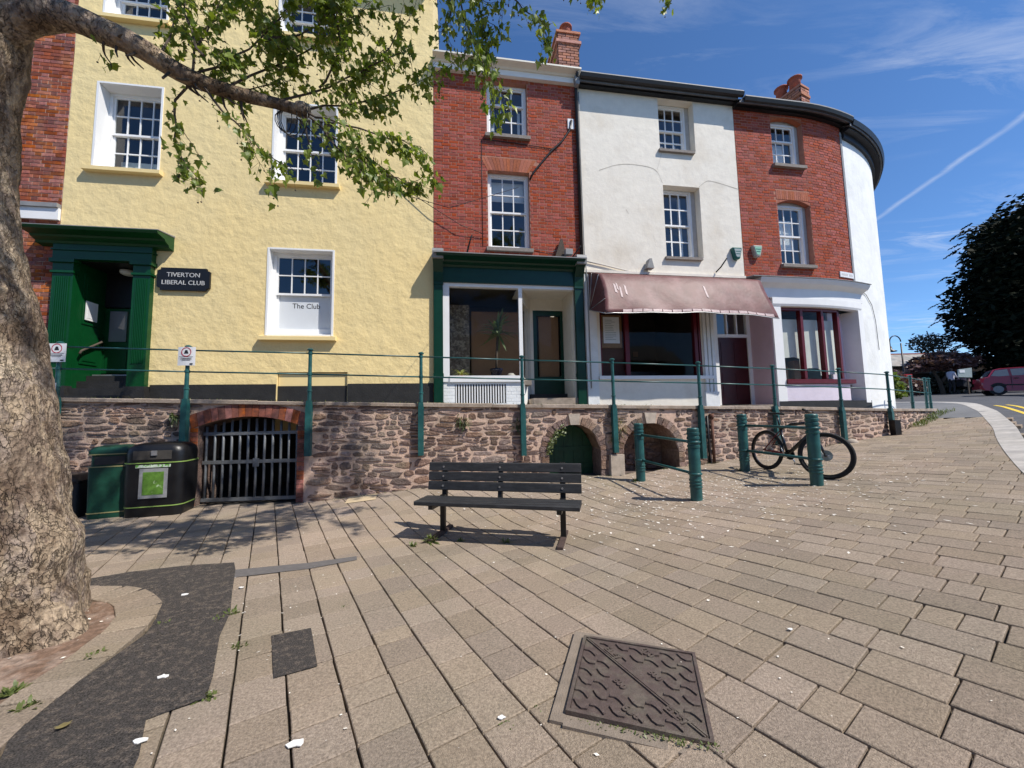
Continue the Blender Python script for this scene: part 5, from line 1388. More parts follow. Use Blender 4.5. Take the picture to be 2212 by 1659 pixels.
def spike(s, z, ds, dz, label):
    b = MB(); b.tube([W(s, .02, z), W(s + ds * .3, .16, z + dz * .3), W(s + ds, .30, z + dz)], .016, 6); b.tube([W(s + .02, .02, z), W(s + ds, .30, z + dz)], .006, 5)
    tag(b.build('sign_bracket', M['blackpaint'], None, True), label, 'bracket')
spike(3.12, 4.92, .1, .28, 'black iron bracket above the left of the green shop cornice')
spike(5.45, 4.92, .12, .16, 'small black iron bracket at the right end of the green shop cornice')
spike(8.98, 4.73, .1, .24, 'black iron bracket on the white wall right of the lower window')
fl = thing('floodlight', 'small dark floodlight on a bracket above the green shop cornice', 'lamp', W(5.25, .2, 4.9))
b = MB(W); b.prism([(5.05, 4.9), (5.3, 4.9), (5.22, 5.3), (5.18, 5.3)], 'y', .05, .12); b.build('bracket', M['twig'], fl)
b = MB(W); b.box(5.24, 5.40, .15, .28, 4.9, 5.02); b.build('lamp_head', M['lead'], fl)
fl = thing('floodlight', 'small pale floodlight on the white wall above the awning', 'lamp', W(7.25, .1, 4.7))
b = MB(W); b.prism([(7.15, 4.7), (7.32, 4.7), (7.27, 4.92), (7.22, 4.92)], 'y', .03, .2); b.build('lamp_head', M['lead'], fl)
# plants and pots in the green shop window
def blade(b, base, d, l, w, droop, n=4):
    d = Vector(d).normalized(); sd = d.cross(Vector((0, 0, 1)));
    if sd.length < .05: sd = Vector((1, 0, 0))
    sd.normalize(); p = Vector(base); prev = None
    for k in range(n + 1):
        t = k / n; ww = w * math.sin(PI * min(.98, .12 + .86 * t)) ; q = p + d * (l * t) - Vector((0, 0, droop * t * t))
        c = (b.v(q - sd * ww), b.v(q + sd * ww))
        if prev: b.F.append([prev[0], prev[1], c[1], c[0]])
        prev = c
yu = thing('yucca_plant', 'spiky yucca plant in a dark blue pot inside the green shop window', 'plant', W(3.78, -.55, 2.25))
b = MB(); c = W(3.78, -.55, 2.24); b.lathe([(.09, 0), (.14, .22), (.155, .24), (.15, .27), (.13, .25), (.0, .22)], c, 18); b.build('pot', M['bluepot'], yu, True)
b = MB(); b.tube([(c[0], c[1], c[2] + .2), (c[0] + .01, c[1], c[2] + .5), (c[0] + .05, c[1], c[2] + 1.2)], .03, 8); b.build('stem', M['twig'], yu, True)
b = MB()
for k in range(58):
    a = k * 2.4; el = ru(-.75, 1.3); blade(b, (c[0] + .05, c[1], c[2] + ru(1.0, 1.4)), (math.cos(a) * math.cos(el), math.sin(a) * math.cos(el), math.sin(el)), ru(.42, .62), .034, .10)
b.build('leaves', M['yucca'], yu)
sp2 = thing('spider_plant', 'pale arching spider plant in the corner of the green shop window', 'plant', W(3.0, -.4, 2.25))
b = MB(); c = W(2.98, -.38, 2.24); b.lathe([(.06, 0), (.09, .1), (.08, .1), (.0, .09)], c, 12); b.build('pot', M['terracotta'], sp2, True)
b = MB()
for k in range(46): a = k * 2.4; el = ru(.15, 1.2); blade(b, (c[0], c[1], c[2] + .1), (math.cos(a) * math.cos(el), math.sin(a) * math.cos(el), math.sin(el)), ru(.25, .42), .010, .18)
b.build('leaves', M['spider'], sp2)
b = MB(); c = W(4.1, -.45, 2.24); b.lathe([(.05, 0), (.12, .03), (.13, .08), (.07, .13), (.06, .15), (.04, .13), (.0, .1)], c, 14); tag(b.build('vase', M['whitepot'], None, True), 'squat grey vase on the shop window sill right of the yucca', 'vase')
# ------------------------------------------------------------------ bench
bt = Vector((.972, -.235, 0)).normalized(); be = Vector((-bt.y, bt.x, 0))
bo = Vector((-.24, 4.265, 0)); bz = g(-.2, 4.5)
bench = thing('bench', 'dark slatted bench with metal legs standing on the paving', 'bench', (bo.x + be.x * .2, bo.y + be.y * .2, bz))
BM = Matrix(((bt.x, be.x, 0, bo.x), (bt.y, be.y, 0, bo.y), (0, 0, 1, bz), (0, 0, 0, 1)))
BL = lambda x, y, z: BM @ Vector((x, y, z))
def chamf(b, x0, x1, y0, y1, z0, z1, c=.008):
    b.sweep([(y0 + c, z0), (y1 - c, z0), (y1, z0 + c), (y1, z1 - c), (y1 - c, z1), (y0 + c, z1), (y0, z1 - c), (y0, z0 + c)], [x0, x1])
for k in range(3):
    b = MB(BL); chamf(b, -.935, .935, k * .122, k * .122 + .114, .405, .452); b.build('seat_slat', M['wood'], bench)
Tb = Matrix.Rotation(math.radians(-9), 4, 'X')
for k in range(3):
    z0 = .515 + k * .113
    b = MB(lambda x, y, z, z0=z0: BM @ Vector((x, .385 + (z - .5) * .14 + y, z))); chamf(b, -.935, .935, -.018, .018, z0, z0 + .103); sl_ = b.build('back_slat', M['wood'], bench)
    for x in (-.74, -.02, .72):
        p = BL(x, .385 + (z0 + .05 - .5) * .14 - .02, z0 + .052); q = BL(x, .385 + (z0 + .05 - .5) * .14 - .026, z0 + .052)
        bb = MB(); bb.tube([p, q], .012, 8); bb.build('bolt', M['steel'], sl_)
for x in (-.74, .72):
    b = MB(BL); b.box(x - .03, x + .03, .355, .40, .03, .46)
    b.prism([(.41, .40), (.455, .40), (.485, .85), (.445, .85)], 'x', x - .03, x + .03)
    b.prism([(.02, .36), (.40, .36), (.40, .404), (.02, .404)], 'x', x - .025, x + .025); b.build('support', M['blackpaint'], bench)
    b = MB(BL); b.box(x - .03, x + .03, .0, .62, -.01, .04); b.build('foot', mat('worn_brown_metal', (.07, .045, .038), .8, .35, 25), bench)
b = MB(BL); b.prism([(.36, .36), (.42, .36), (.485, .85), (.445, .85)], 'x', -.045, .005); b.build('support', M['blackpaint'], bench)
# ------------------------------------------------------------------ cycle racks
def rack(p, q, label):
    t = thing('cycle_rack', label, 'cycle rack', (p[0], p[1], g(*p)), 'bollard cycle racks in front of the wall')
    ends = []
    for x, y in (p, q):
        z = g(x, y); pr = [(.078, -.05), (.078, .16)]
        for h in (.17, .215, .26): pr += [(.078, h), (.086, h + .004), (.086, h + .022), (.078, h + .026)]
        pr += [(.078, .70)]
        for h in (.72, .78, .84, .90): pr += [(.076, h), (.085, h + .005), (.085, h + .034), (.076, h + .039)]
        pr += [(.08, .965), (.08, .985), (.066, 1.0), (.0, 1.002)]
        b = MB(); b.lathe(pr, (x, y, z), 22); b.build('bollard', M['teal'], t, 'auto')
    d = Vector((q[0] - p[0], q[1] - p[1], 0)).normalized(); n = Vector((-d.y, d.x, 0))
    for h in (.36, .80):
        b = MB(); a = Vector((*p, g(*p) + h)) + d * .05; c = Vector((*q, g(*q) + h)) - d * .05
        b.tube([a, c], .021, 8); b.build('rail', M['teal'], t, True)
        for e in (p, q):
            b = MB(); b.lathe([(.082, 0), (.092, .006), (.092, .026), (.082, .032)], (e[0], e[1], g(*e) + h - .016), 20); b.build('collar', M['teal'], t, True)
rack((2.224, 6.858), (2.543, 5.485), 'teal bollard cycle rack standing empty beside the stone arch')
rack((4.101, 6.928), (4.274, 5.535), 'teal bollard cycle rack with the black bicycle leaning on it')
# ------------------------------------------------------------------ bicycle
rc = Vector((4.44, 6.86, 0)); fc = Vector((4.62, 5.80, 0)); rc.z = g(rc.x, rc.y); fc.z = g(fc.x, fc.y)
bd = (fc - rc).normalized(); side = Vector((0, 0, 1)).cross(bd).normalized(); leanv = math.radians(5)
upv = bd.cross(side * -1).normalized() if False else (Vector((0, 0, 1)) - bd * bd.z).normalized()
upv = (upv * math.cos(leanv) - side * math.sin(leanv) * -1).normalized(); side = upv.cross(bd).normalized()
bike = thing('bicycle', 'black bicycle with red striped stays locked to the bollard rack', 'bicycle', tuple(rc))
wbase = (fc - rc).length
def B(x, y, z): return rc + bd * x + side * y + upv * z
RWh = .345
def wheel(c, fx, sx, name):
    """c hub centre, fx forward, sx axle direction"""
    ux = sx.cross(fx).normalized() * -1
    tw = MB(); n = 40; m_ = 8
    rings = []
    for k in range(n):
        a = 2 * PI * k / n; r = fx * math.cos(a) + ux * math.sin(a)
        rings.append([tw.v(c + r * (RWh - .024) + (r * math.cos(2 * PI * j / m_) + sx * math.sin(2 * PI * j / m_)) * .024) for j in range(m_)])
    for k in range(n):
        for j in range(m_): tw.F.append([rings[k][j], rings[k][(j + 1) % m_], rings[(k + 1) % n][(j + 1) % m_], rings[(k + 1) % n][j]])
    w = tw.build('wheel', M['rubber'], bike, True)
    rm = MB(); rings = []
    prof_ = [(-.042, -.010), (-.042, .010), (-.066, .010), (-.066, -.010)]
    for k in range(n):
        a = 2 * PI * k / n; r = fx * math.cos(a) + ux * math.sin(a); rings.append([rm.v(c + r * (RWh + q) + sx * s) for q, s in prof_])
    for k in range(n):
        for j in range(4): rm.F.append([rings[k][j], rings[k][(j + 1) % 4], rings[(k + 1) % n][(j + 1) % 4], rings[(k + 1) % n][j]])
    rm.build('rim', M['bikeframe'], w)
    sp = MB()
    for k in range(24):
        a = 2 * PI * k / 24; r = fx * math.cos(a) + ux * math.sin(a); r2 = fx * math.cos(a + .5) + ux * math.sin(a + .5)
        sp.tube([c + r2 * .02 + sx * (.025 if k % 2 else -.025), c + r * (RWh - .06)], .0012, 4, False)
    sp.build('spokes', M['steel'], w)
    hb = MB(); hb.tube([c - sx * .06, c + sx * .06], .018, 10); hb.build('hub', M['bikeframe'], w, True)
    ds = MB(); ds.tube([c + sx * .035, c + sx * .038], .08, 24); ds.build('brake_disc', M['alu'], w)
    return w
wheel(rc + upv * RWh, bd, side, 'rear')
steer = math.radians(34); fdir = (bd * math.cos(steer) + side * math.sin(steer)).normalized(); fside = upv.cross(fdir).normalized()
fh = B(wbase, 0, RWh); wheel(fh, fdir, fside, 'front')
bb_ = B(.42, 0, .30); st_ = B(.27, 0, .74); ht = B(wbase - .27, 0, .86); hb_ = B(wbase - .19, 0, .68); sd_ = B(.21, 0, .95)
fr = MB()
fr.tube([bb_, st_], .022, 8); fr.tube([st_ + (bb_ - st_) * .06, B(.5, 0, .80), ht - upv * .03], .024, 8); fr.tube([bb_, hb_ + upv * .03], .032, 8); fr.tube([ht, hb_], .028, 8)
fr.build('frame', M['bikeframe'], bike, True)
fr = MB()
for s in (-1, 1):
    e = rc + upv * RWh + side * (.055 * s); fr.tube([bb_ + side * .03 * s, e], .014, 6); fr.tube([st_ + (bb_ - st_) * .12 + side * .02 * s, e], .009, 6)
fr.build('rear_stays', M['bikered'], bike, True)
fk = MB()
cr_ = hb_ - (ht - hb_).normalized() * .03
for s in (-1, 1): fk.tube([cr_ + fside * .045 * s, cr_ + fside * .05 * s + (fh - cr_) * .5, fh + fside * .05 * s], [.016, .014, .01], 6)
fk.tube([cr_ - fside * .05, cr_ + fside * .05], .018, 6); fk.build('fork', M['bikeframe'], bike, True)
sp = MB(); sp.tube([st_, sd_], .014, 8); sp.build('seat_post', M['bikeframe'], bike, True)
sa = MB(); pts = [(-.13, .065), (-.10, .075), (-.04, .06), (.03, .03), (.14, .016)]
rows = []
for x, w in pts:
    rows.append([sa.v(sd_ + bd * x + side * (w * math.sin(a)) + upv * (.03 + .018 * math.cos(a) - (.01 if x > .1 else 0) + (.012 if x < -.1 else 0))) for a in [2 * PI * k / 10 for k in range(10)]])
for a, c in zip(rows, rows[1:]):
    for k in range(10): sa.F.append([a[k], a[(k + 1) % 10], c[(k + 1) % 10], c[k]])
sa.F.append(rows[0][::-1]); sa.F.append(rows[-1]); sa.build('saddle', M['rubber'], bike, True)
hs = ht + (ht - hb_).normalized() * .15; hc = hs + fdir * .06
hb2 = MB(); hb2.tube([hs, hc], .016, 8); hb2.tube([hc - fside * .33 - fdir * .03 + upv * .02, hc - fside * .12 + upv * .01, hc + fside * .12 + upv * .01, hc + fside * .33 - fdir * .03 + upv * .02], .012, 8); hbo = hb2.build('handlebar', M['bikeframe'], bike, True)
for s in (-1, 1):
    q = MB(); a = hc + fside * .33 * s - fdir * .03 + upv * .02; q.tube([a - fside * .12 * s, a + fside * .01 * s], .018, 8); q.tube([a - fside * .14 * s + fdir * .03, a - fside * .06 * s + fdir * .05 - upv * .02], .006, 5); q.build('grip', M['rubber'], hbo, True)
ck = MB(); ck.tube([bb_ + side * .05, bb_ + side * .054], .085, 22); ck.tube([bb_ - side * .05, bb_ - side * .052], .04, 16); ck.build('chainring', M['bikeframe'], bike)
for s, a in ((1, -1.05), (-1, -1.05 + PI)):
    q = MB(); e = bb_ + side * (.07 * s) + (bd * math.cos(a) + upv * math.sin(a)) * .17; q.tube([bb_ + side * .06 * s, e], .011, 6); cr2 = q.build('crank', M['alu'], bike, True)
    q = MB(); Mx = Matrix(((bd.x, side.x, upv.x, e.x + side.x * .05 * s), (bd.y, side.y, upv.y, e.y + side.y * .05 * s), (bd.z, side.z, upv.z, e.z), (0, 0, 0, 1))); q.obox(Mx, .09, .085, .02); q.build('pedal', M['rubber'], cr2)
chn = MB(); rh_ = rc + upv * RWh + side * .05
for dz in (.08, -.08): chn.tube([bb_ + side * .05 + upv * dz, rh_ + upv * dz * .5], .004, 4)
chn.build('chain', M['rubber'], bike)
# ------------------------------------------------------------------ bins
def binmat(x, y, rot): return Matrix.Translation((x, y, g(x, y))) @ Matrix.Rotation(rot, 4, 'Z')
def rrect(w, d, r, n=5):
    pts = []
    for cx_, cy_, a0 in ((w / 2 - r, d / 2 - r, 0), (-w / 2 + r, d / 2 - r, PI / 2), (-w / 2 + r, -d / 2 + r, PI), (w / 2 - r, -d / 2 + r, 1.5 * PI)):
        for k in range(n + 1): a = a0 + PI / 2 * k / n; pts.append((cx_ + r * math.cos(a), cy_ + r * math.sin(a)))
    return pts
def loft(b, levels):
    """levels: (w,d,r,z) rounded rectangles"""
    R = [[b.v((x, y, z)) for x, y in rrect(w, d, r)] for w, d, r, z in levels]
    for a, c in zip(R, R[1:]):
        n = len(a)
        for k in range(n): b.F.append([a[k], a[(k + 1) % n], c[(k + 1) % n], c[k]])
    b.F.append(R[0][::-1]); b.F.append(R[-1])
x, y = -6.02, 5.92; BX_ = binmat(x, y, math.radians(24)); f = lambda *p: BX_ @ Vector(p)
gb = thing('litter_bin', 'dark green square litter bin with pale bands between the tree and the black bin', 'bin', (x, y, g(x, y)))
b = MB(f); loft(b, [(.46, .42, .05, 0), (.47, .43, .05, .06), (.49, .45, .05, .74), (.49, .45, .05, .745)]); b.build('body', M['bingreen'], gb, 'auto')
b = MB(f); loft(b, [(.45, .41, .05, .745), (.45, .41, .05, .92)]); hd = b.build('hood', M['bingreen'], gb, 'auto')
b = MB(f); b.box(-.17, .17, -.215, -.20, .77, .89); b.build('slot', M['darkin'], hd)
b = MB(f); loft(b, [(.50, .46, .06, .92), (.51, .47, .06, .97), (.46, .42, .08, 1.02), (.30, .28, .08, 1.045)]); b.build('lid', M['bingreen'], gb, 'auto')
for z, w, d in ((.075, .482, .442), (.735, .499, .459), (.915, .505, .465)):
    b = MB(f); loft(b, [(w, d, .05, z), (w, d, .05, z + .014)]); b.build('band', M['bingold'], gb, 'auto')
x, y = -5.42, 6.03; BX2 = binmat(x, y, math.radians(18)); f2 = lambda *p: BX2 @ Vector(p)
kb_ = thing('litter_bin', 'large black litter bin with a green poster between the green bin and the barred gate', 'bin', (x, y, g(x, y)))
b = MB(f2); loft(b, [(.70, .52, .1, 0), (.72, .54, .12, .08), (.76, .58, .14, .4), (.76, .58, .14, .78)]); b.build('body', M['binblack'], kb_, 'auto')
b = MB(f2); loft(b, [(.74, .56, .14, .78), (.75, .56, .14, .92), (.72, .54, .15, 1.0), (.62, .46, .15, 1.05), (.40, .30, .12, 1.075)]); hd = b.build('hood', M['binblack'], kb_, 'auto')
b = MB(f2); b.box(-.24, .22, -.29, -.27, .83, .96); b.build('slot', M['darkin'], hd)
b = MB(f2); b.box(-.02, .05, -.31, -.292, .89, .96); b.build('latch', M['steel'], hd)
for z, w, d, in ((.14, .742, .562), (.775, .772, .592)):
    b = MB(f2); loft(b, [(w, d, .14, z), (w, d, .14, z + .014)]); b.build('band', mat('lime_band', (.22, .33, .08), .5, .1), kb_, 'auto')
b = MB(f2); b.box(-.15, .19, -.297, -.287, .18 + .09, .70); pf = b.build('poster_frame', M['lead'], kb_)
b = MB(f2); b.box(-.105, .145, -.301, -.2975, .32, .65); b.build('poster', M['poster'], pf)
b = MB(f2); b.box(-.20, .22, -.296, -.291, .715, .755); b.build('label_strip', M['label'], kb_)
x, y = -6.75, 5.85; BX3 = binmat(x, y, math.radians(20)); f3 = lambda *p: BX3 @ Vector(p)
gb3 = thing('grit_bin', 'low dark grey bin with pale stickers half hidden behind the tree trunk', 'bin', (x, y, g(x, y)))
b = MB(f3); loft(b, [(.6, .5, .05, 0), (.64, .54, .05, .5)]); b.build('body', mat('dark_grey_plastic', (.03, .032, .036), .5, .2), gb3, 'auto')
b = MB(f3); loft(b, [(.68, .58, .06, .5), (.68, .58, .06, .54), (.5, .4, .06, .62)]); b.build('lid', M['binblack'], gb3, 'auto')
b = MB(f3); b.box(.1, .26, -.275, -.262, .3, .42); b.box(.14, .25, -.27, -.258, .05, .18); b.build('sticker', M['sign'], gb3)
# ------------------------------------------------------------------ plane tree
tree = thing('plane_tree', 'big plane tree with flaking bark and young leaves at the left edge', 'tree', (-3.55, 2.55, .05))
TZ = [-.15, 0, .16, .46, .55, .62, .78, 1.04, 1.3, 1.72, 1.87, 2.17, 2.47, 2.8, 3.16, 3.47, 4.0, 4.5, 5.2, 6.2, 7.4]
TR = [.66, .61, .57, .545, .565, .56, .515, .475, .445, .443, .432, .404, .378, .335, .315, .30, .335, .33, .27, .2, .12]
CX = lambda z: interp(z, [0, 1, 2, 3, 4.2, 5.2, 7.5], [-3.55, -3.62, -3.75, -3.82, -3.80, -3.7, -3.2])
CY = lambda z: interp(z, [0, 4, 7.5], [2.55, 2.45, 2.2])
b = MB(); n = 72; rings = []
z = -.15
while z < 7.4:
    r0 = interp(z, TZ, TR); ring = []
    for k in range(n):
        a = 2 * PI * k / n; ca, sa_ = math.cos(a), math.sin(a)
        lob = 1 + .07 * math.sin(a * 5 + 1.3 + z * .6) * max(.15, 1 - z / 1.5) + .05 * math.sin(a * 3 + .4 - z)
        p = Vector((ca * r0, sa_ * r0, z))
        d = .035 * noise.noise(p * 3.1) + .022 * noise.noise(p * 8 + Vector((3, 1, 0))) + .012 * noise.noise(p * 19) + .006 * noise.noise(p * 42)
        burr = .05 * max(0, 1 - ((z - 3.75) ** 2 + ((a + .4 + PI) % (2 * PI) - PI) ** 2 * .5) / .12)
        rr = r0 * lob * (1 if z > .3 else 1 + .05 * math.sin(a * 7)) + d + burr
        # keep the measured outline on the street side
        ring.append(b.v((CX(z) + ca * rr, CY(z) + sa_ * rr, z)))
    rings.append(ring); z += .055 if z < 4.6 else .2
for r0, r1 in zip(rings, rings[1:]):
    for k in range(n): b.F.append([r0[k], r0[(k + 1) % n], r1[(k + 1) % n], r1[k]])
b.F.append(rings[-1])
trunk = b.build('trunk', M['bark'], tree, True)
def limb(pts, r, parent, name='branch', m=None, nseg=10, wob=.012):
    P = smooth_line([tuple(p) for p in pts], 2)
    # resample radii along the length
    L_ = [0]
    for a, c in zip(P, P[1:]): L_.append(L_[-1] + math.dist(a, c))
    rr = [interp(l / L_[-1], [i / (len(r) - 1) for i in range(len(r))], list(r)) * (1 + .09 * noise.noise(Vector(p) * 6)) for l, p in zip(L_, P)]
    P = [Vector(p) + Vector((noise.noise(Vector(p) * 4), noise.noise(Vector(p) * 4 + Vector((5, 0, 0))), noise.noise(Vector(p) * 4 + Vector((0, 7, 0))))) * wob for p in P]
    q = MB(); q.tube(P, rr, nseg); return q.build(name, m or M['bark'], parent, True)
BR = [(-3.85, 2.45, 3.95), (-3.42, 2.45, 4.25), (-3.20, 2.48, 4.31), (-3.02, 2.52, 4.30), (-2.73, 2.60, 4.20), (-2.47, 2.75, 4.09), (-2.26, 2.85, 4.055), (-2.03, 2.95, 4.06), (-1.74, 3.05, 4.04)]
limb(BR, (.2, .13, .10, .088, .08, .066, .055, .048, .042), tree, nseg=16)
# stub end with burr of old cuts
for t_ in range(16):
    k_ = ru(.18, .95); i_ = min(int(k_ * 8), 7); p_ = Vector(BR[i_]).lerp(Vector(BR[i_ + 1]), rnd()); d_ = Vector((ru(-.3, .6), ru(-.6, .6), -ru(.4, 1))).normalized(); q_ = MB(); q_.tube([p_, p_ + d_ * ru(.10, .16), p_ + d_ * ru(.16, .24) + Vector((.02, 0, .01))], [.012, .008, .004], 5); q_.build('twig_stub', M['twig'], tree, True)
b = MB(); b.lathe([(.0, -.05), (.05, -.04), (.068, 0), (.06, .04), (.03, .06), (0, .065)], (-1.73, 3.05, 4.04), 12); b.build('burr', M['bark'], tree, True)
TW = [
[(-2.45,2.77,4.10),(-2.42,2.80,4.42),(-2.33,2.85,4.76),(-2.31,2.90,5.11)],
[(-2.45,2.77,4.10),(-2.23,2.80,4.26),(-1.98,2.85,4.45),(-1.80,2.90,4.81),(-1.72,2.95,5.12)],
[(-2.26,2.85,4.07),(-2.04,2.95,4.28),(-1.80,3.05,4.55),(-1.59,3.10,4.72),(-1.39,3.20,5.01),(-1.26,3.30,5.35)],
[(-1.91,3.00,4.08),(-1.62,3.10,4.29),(-1.38,3.20,4.49),(-1.13,3.30,4.78),(-0.98,3.40,5.17),(-0.85,3.40,5.46)],
[(-1.74,3.05,4.06),(-1.52,3.15,4.16),(-1.23,3.25,4.30),(-0.92,3.35,4.50),(-0.65,3.40,4.68)],
[(-1.74,3.05,4.03),(-1.57,3.10,3.90),(-1.35,3.15,3.77),(-1.12,3.20,3.63),(-0.89,3.25,3.48),(-0.77,3.28,3.57)],
[(-1.74,3.05,4.03),(-1.56,3.00,3.93),(-1.29,3.00,3.84),(-1.06,3.00,3.75),(-0.83,3.00,3.68),(-0.71,3.00,3.64)],
[(-2.45,2.77,4.10),(-2.60,2.80,3.86),(-2.59,2.82,3.67),(-2.54,2.85,3.48),(-2.46,2.87,3.30)],
[(-2.39,2.78,4.05),(-2.25,2.80,3.87),(-2.10,2.85,3.72),(-1.91,2.90,3.52),(-1.69,2.95,3.42)],
[(-1.74,3.05,4.03),(-1.67,3.05,3.78),(-1.68,3.05,3.58)],
[(-2.89,2.55,4.17),(-2.92,2.60,4.13),(-2.89,2.60,4.04)],
[(-1.80,3.05,4.55),(-2.30,3.30,5.18),(-2.56,3.40,5.65)],
[(-2.61,2.70,4.19),(-2.75,2.90,4.66),(-2.7,3.00,5.17)],
[(-2.41,2.80,4.11),(-2.30,3.10,4.26),(-2.04,3.20,4.43)],
[(-1.62,3.10,4.29),(-1.38,3.00,4.53),(-1.41,2.90,4.76),(-1.49,2.90,5.01)],
[(-1.57,3.10,3.90),(-1.36,3.00,3.62),(-1.17,3.00,3.41),(-0.94,3.00,3.39)],
[(-2.21,2.60,4.10),(-2.36,2.60,4.36),(-2.44,2.70,4.75)],
[(-1.98,2.85,4.45),(-1.6,2.9,4.6),(-1.3,2.9,4.9)],
[(-1.38,3.2,4.49),(-1.1,3.1,4.52),(-.85,3.1,4.62)],
[(-0.41,3.00,5.9),(-0.41,3.00,5.24),(-0.36,3.00,4.89),(-0.30,3.05,4.69),(-0.21,3.05,4.47),(-0.10,3.05,4.25)],
[(-0.29,3.20,5.9),(-0.29,3.20,5.49),(-0.21,3.20,5.07),(-0.15,3.20,4.75),(-0.09,3.20,4.46)],
[(-0.12,3.10,5.9),(-0.12,3.10,5.36),(0.08,3.10,5.09),(0.20,3.10,4.95),(0.32,3.10,4.89)],
[(-0.56,3.30,5.9),(-0.56,3.30,5.63),(-0.50,3.30,5.24),(-0.54,3.30,5.05)]]
DENS = [1.0, 1.3, 1.2, 1.0, 1.1, 1.2, 1.1, .8, .8, .7, .5, 1.2, .9, 1.3, 1.4, 1.0, 1.0, 1.2, 1.0, 1.0, .95, .95, .8]
# leaf outline: five pointed lobes, gently folded
LO = [(0, 0), (.22, -.04), (.48, .05), (.36, .2), (.55, .42), (.3, .44), (.2, .62), (0, 1.0), (-.2, .62), (-.3, .44), (-.55, .42), (-.36, .2), (-.48, .05), (-.22, -.04)]
def leaf_geo(fold, curl):
    V = [(x, y, fold * abs(x) - curl * y * y) for x, y in LO] + [(0, .35, -curl * .12)]
    F = [[i, (i + 1) % len(LO), len(LO)] for i in range(len(LO))]
    return V, F
LG = [leaf_geo(.25, .12), leaf_geo(.5, .3), leaf_geo(-.15, .25), leaf_geo(.8, .15)]
LM = []
for V, F in LG:
    me = bpy.data.meshes.new('leaf'); me.from_pydata(V, [], F); me.materials.append(M['leaf']); LM.append(me)
leaves = []
def add_leaf(p, out, size, droop=.6):
    d = (Vector(out) + Vector((ru(-.6, .6), ru(-.6, .6), -droop + ru(-.45, .35)))).normalized()
    nrm = Vector((ru(-.7, .7), ru(-.9, .5), ru(.1, 1))).normalized()
    x = d.cross(nrm)
    if x.length < .1: return
    x.normalize(); zz = x.cross(d)
    leaves.append((Matrix(((x.x, d.x, zz.x, p[0]), (x.y, d.y, zz.y, p[1]), (x.z, d.z, zz.z, p[2]), (0, 0, 0, 1))) @ Matrix.Scale(size, 4), random.randrange(4)))
twm = MB(); balls = MB()
def grow(path, dens, r0=.011, main=True):
    P = [Vector(p) for p in smooth_line(path, 1)]
    for i in range(1, len(P)): P[i] += Vector((ru(-.015, .015), ru(-.015, .015), ru(-.015, .015)))
    twm.tube(P, [max(.0018, r0 * (1 - .85 * i / (len(P) - 1))) for i in range(len(P))], 5)
    tot = sum((a - c).length for a, c in zip(P, P[1:])); l = 0
    for a, c in zip(P, P[1:]):
        sl = (c - a).length; k = int(sl * 50 * dens + rnd())
        for _ in range(k):
            t = rnd(); p = a.lerp(c, t); f = (l + sl * t) / tot
            if f < .12 and main: continue
            out = (c - a).normalized(); q = p + Vector((ru(-.07, .07), ru(-.07, .07), ru(-.10, .03)))
            if rnd() < .5: twm.tube([p, q], .0013, 3, False)
            add_leaf(q, out * .6, ru(.03, .072) * (1.1 if f > .3 else .9))
            if rnd() < .14:
                e = q + Vector((ru(-.02, .02), ru(-.02, .02), -ru(.05, .12))); twm.tube([q, e], .0009, 3, False); balls.lathe([(.0, -.007), (.0065, -.003), (.0065, .003), (0, .007)], e, 5)
        l += sl
    if main:
        for _ in range(int(tot * 5.5 * dens)):
            t = ru(.25, 1); i = min(int(t * (len(P) - 1)), len(P) - 2); p = P[i].lerp(P[i + 1], rnd())
            dr = ((P[i + 1] - P[i]).normalized() + Vector((ru(-.9, .9), ru(-.9, .9), ru(-1.0, .5)))).normalized(); ln = ru(.12, .3)
            grow([p, p + dr * ln * .5 + Vector((0, 0, -.01)), p + dr * ln + Vector((0, 0, -.05))], dens * 1.25, .004, False)
for t, d in zip(TW, DENS): grow(t, d * 1.1)
# the crown overhead, above the picture, that throws the dappled shade
UP = [[(-3.75, 2.3, 5.0), (-2.6, 2.3, 5.9), (-1.2, 2.5, 6.3), (.2, 2.9, 6.2), (1.4, 3.1, 6.0)], [(-3.6, 2.3, 5.4), (-2.4, 3.0, 6.8), (-1.0, 3.6, 7.4), (.6, 4.0, 7.6), (1.8, 4.0, 7.6)], [(-3.5, 2.3, 6.0), (-2.2, 1.6, 7.2), (-.4, 1.8, 7.8), (1.4, 2.4, 8.0)], [(-3.3, 2.2, 6.8), (-3.0, 3.2, 8.4), (-2.2, 4.2, 9.2)], [(-3.6, 2.3, 5.4), (-2.8, 1.6, 6.3), (-1.7, 1.2, 6.6), (-.8, .9, 6.8)], [(-3.5, 2.3, 5.8), (-2.7, .9, 6.9), (-1.9, .2, 7.2)], [(-3.75, 2.4, 4.6), (-4.6, 1.4, 6.0), (-5.5, .6, 7.2)], [(-3.8, 2.5, 4.8), (-4.8, 3.2, 6.4), (-5.8, 3.6, 7.6)]]
for u in UP:
    limb(u, (.15, .1, .07, .04, .02), tree, nseg=10, wob=.03)
    P = [Vector(p) for p in smooth_line(u, 1)]
    for i in range(2, len(P)):
        for _ in range(5):
            d = Vector((ru(-1, 1), ru(-1, 1), ru(-.4, .8))).normalized(); ln = ru(.5, 1.0)
            q = P[i]; 
            if q.z < 6.3 and d.z < 0: d.z = abs(d.z)
            grow([q, q + d * ln * .5, q + d * ln + Vector((0, 0, -.08))], 1.15, .009, True)
twm.build('twigs', M['twig'], tree)
balls.build('seed_balls', M['twig'], tree)
leaves.sort(key=lambda q: (0 if on_view(*q[0].translation) else 1, (q[0].translation - CAMP).length - q[0].to_scale().x * 12))
lr = MB()
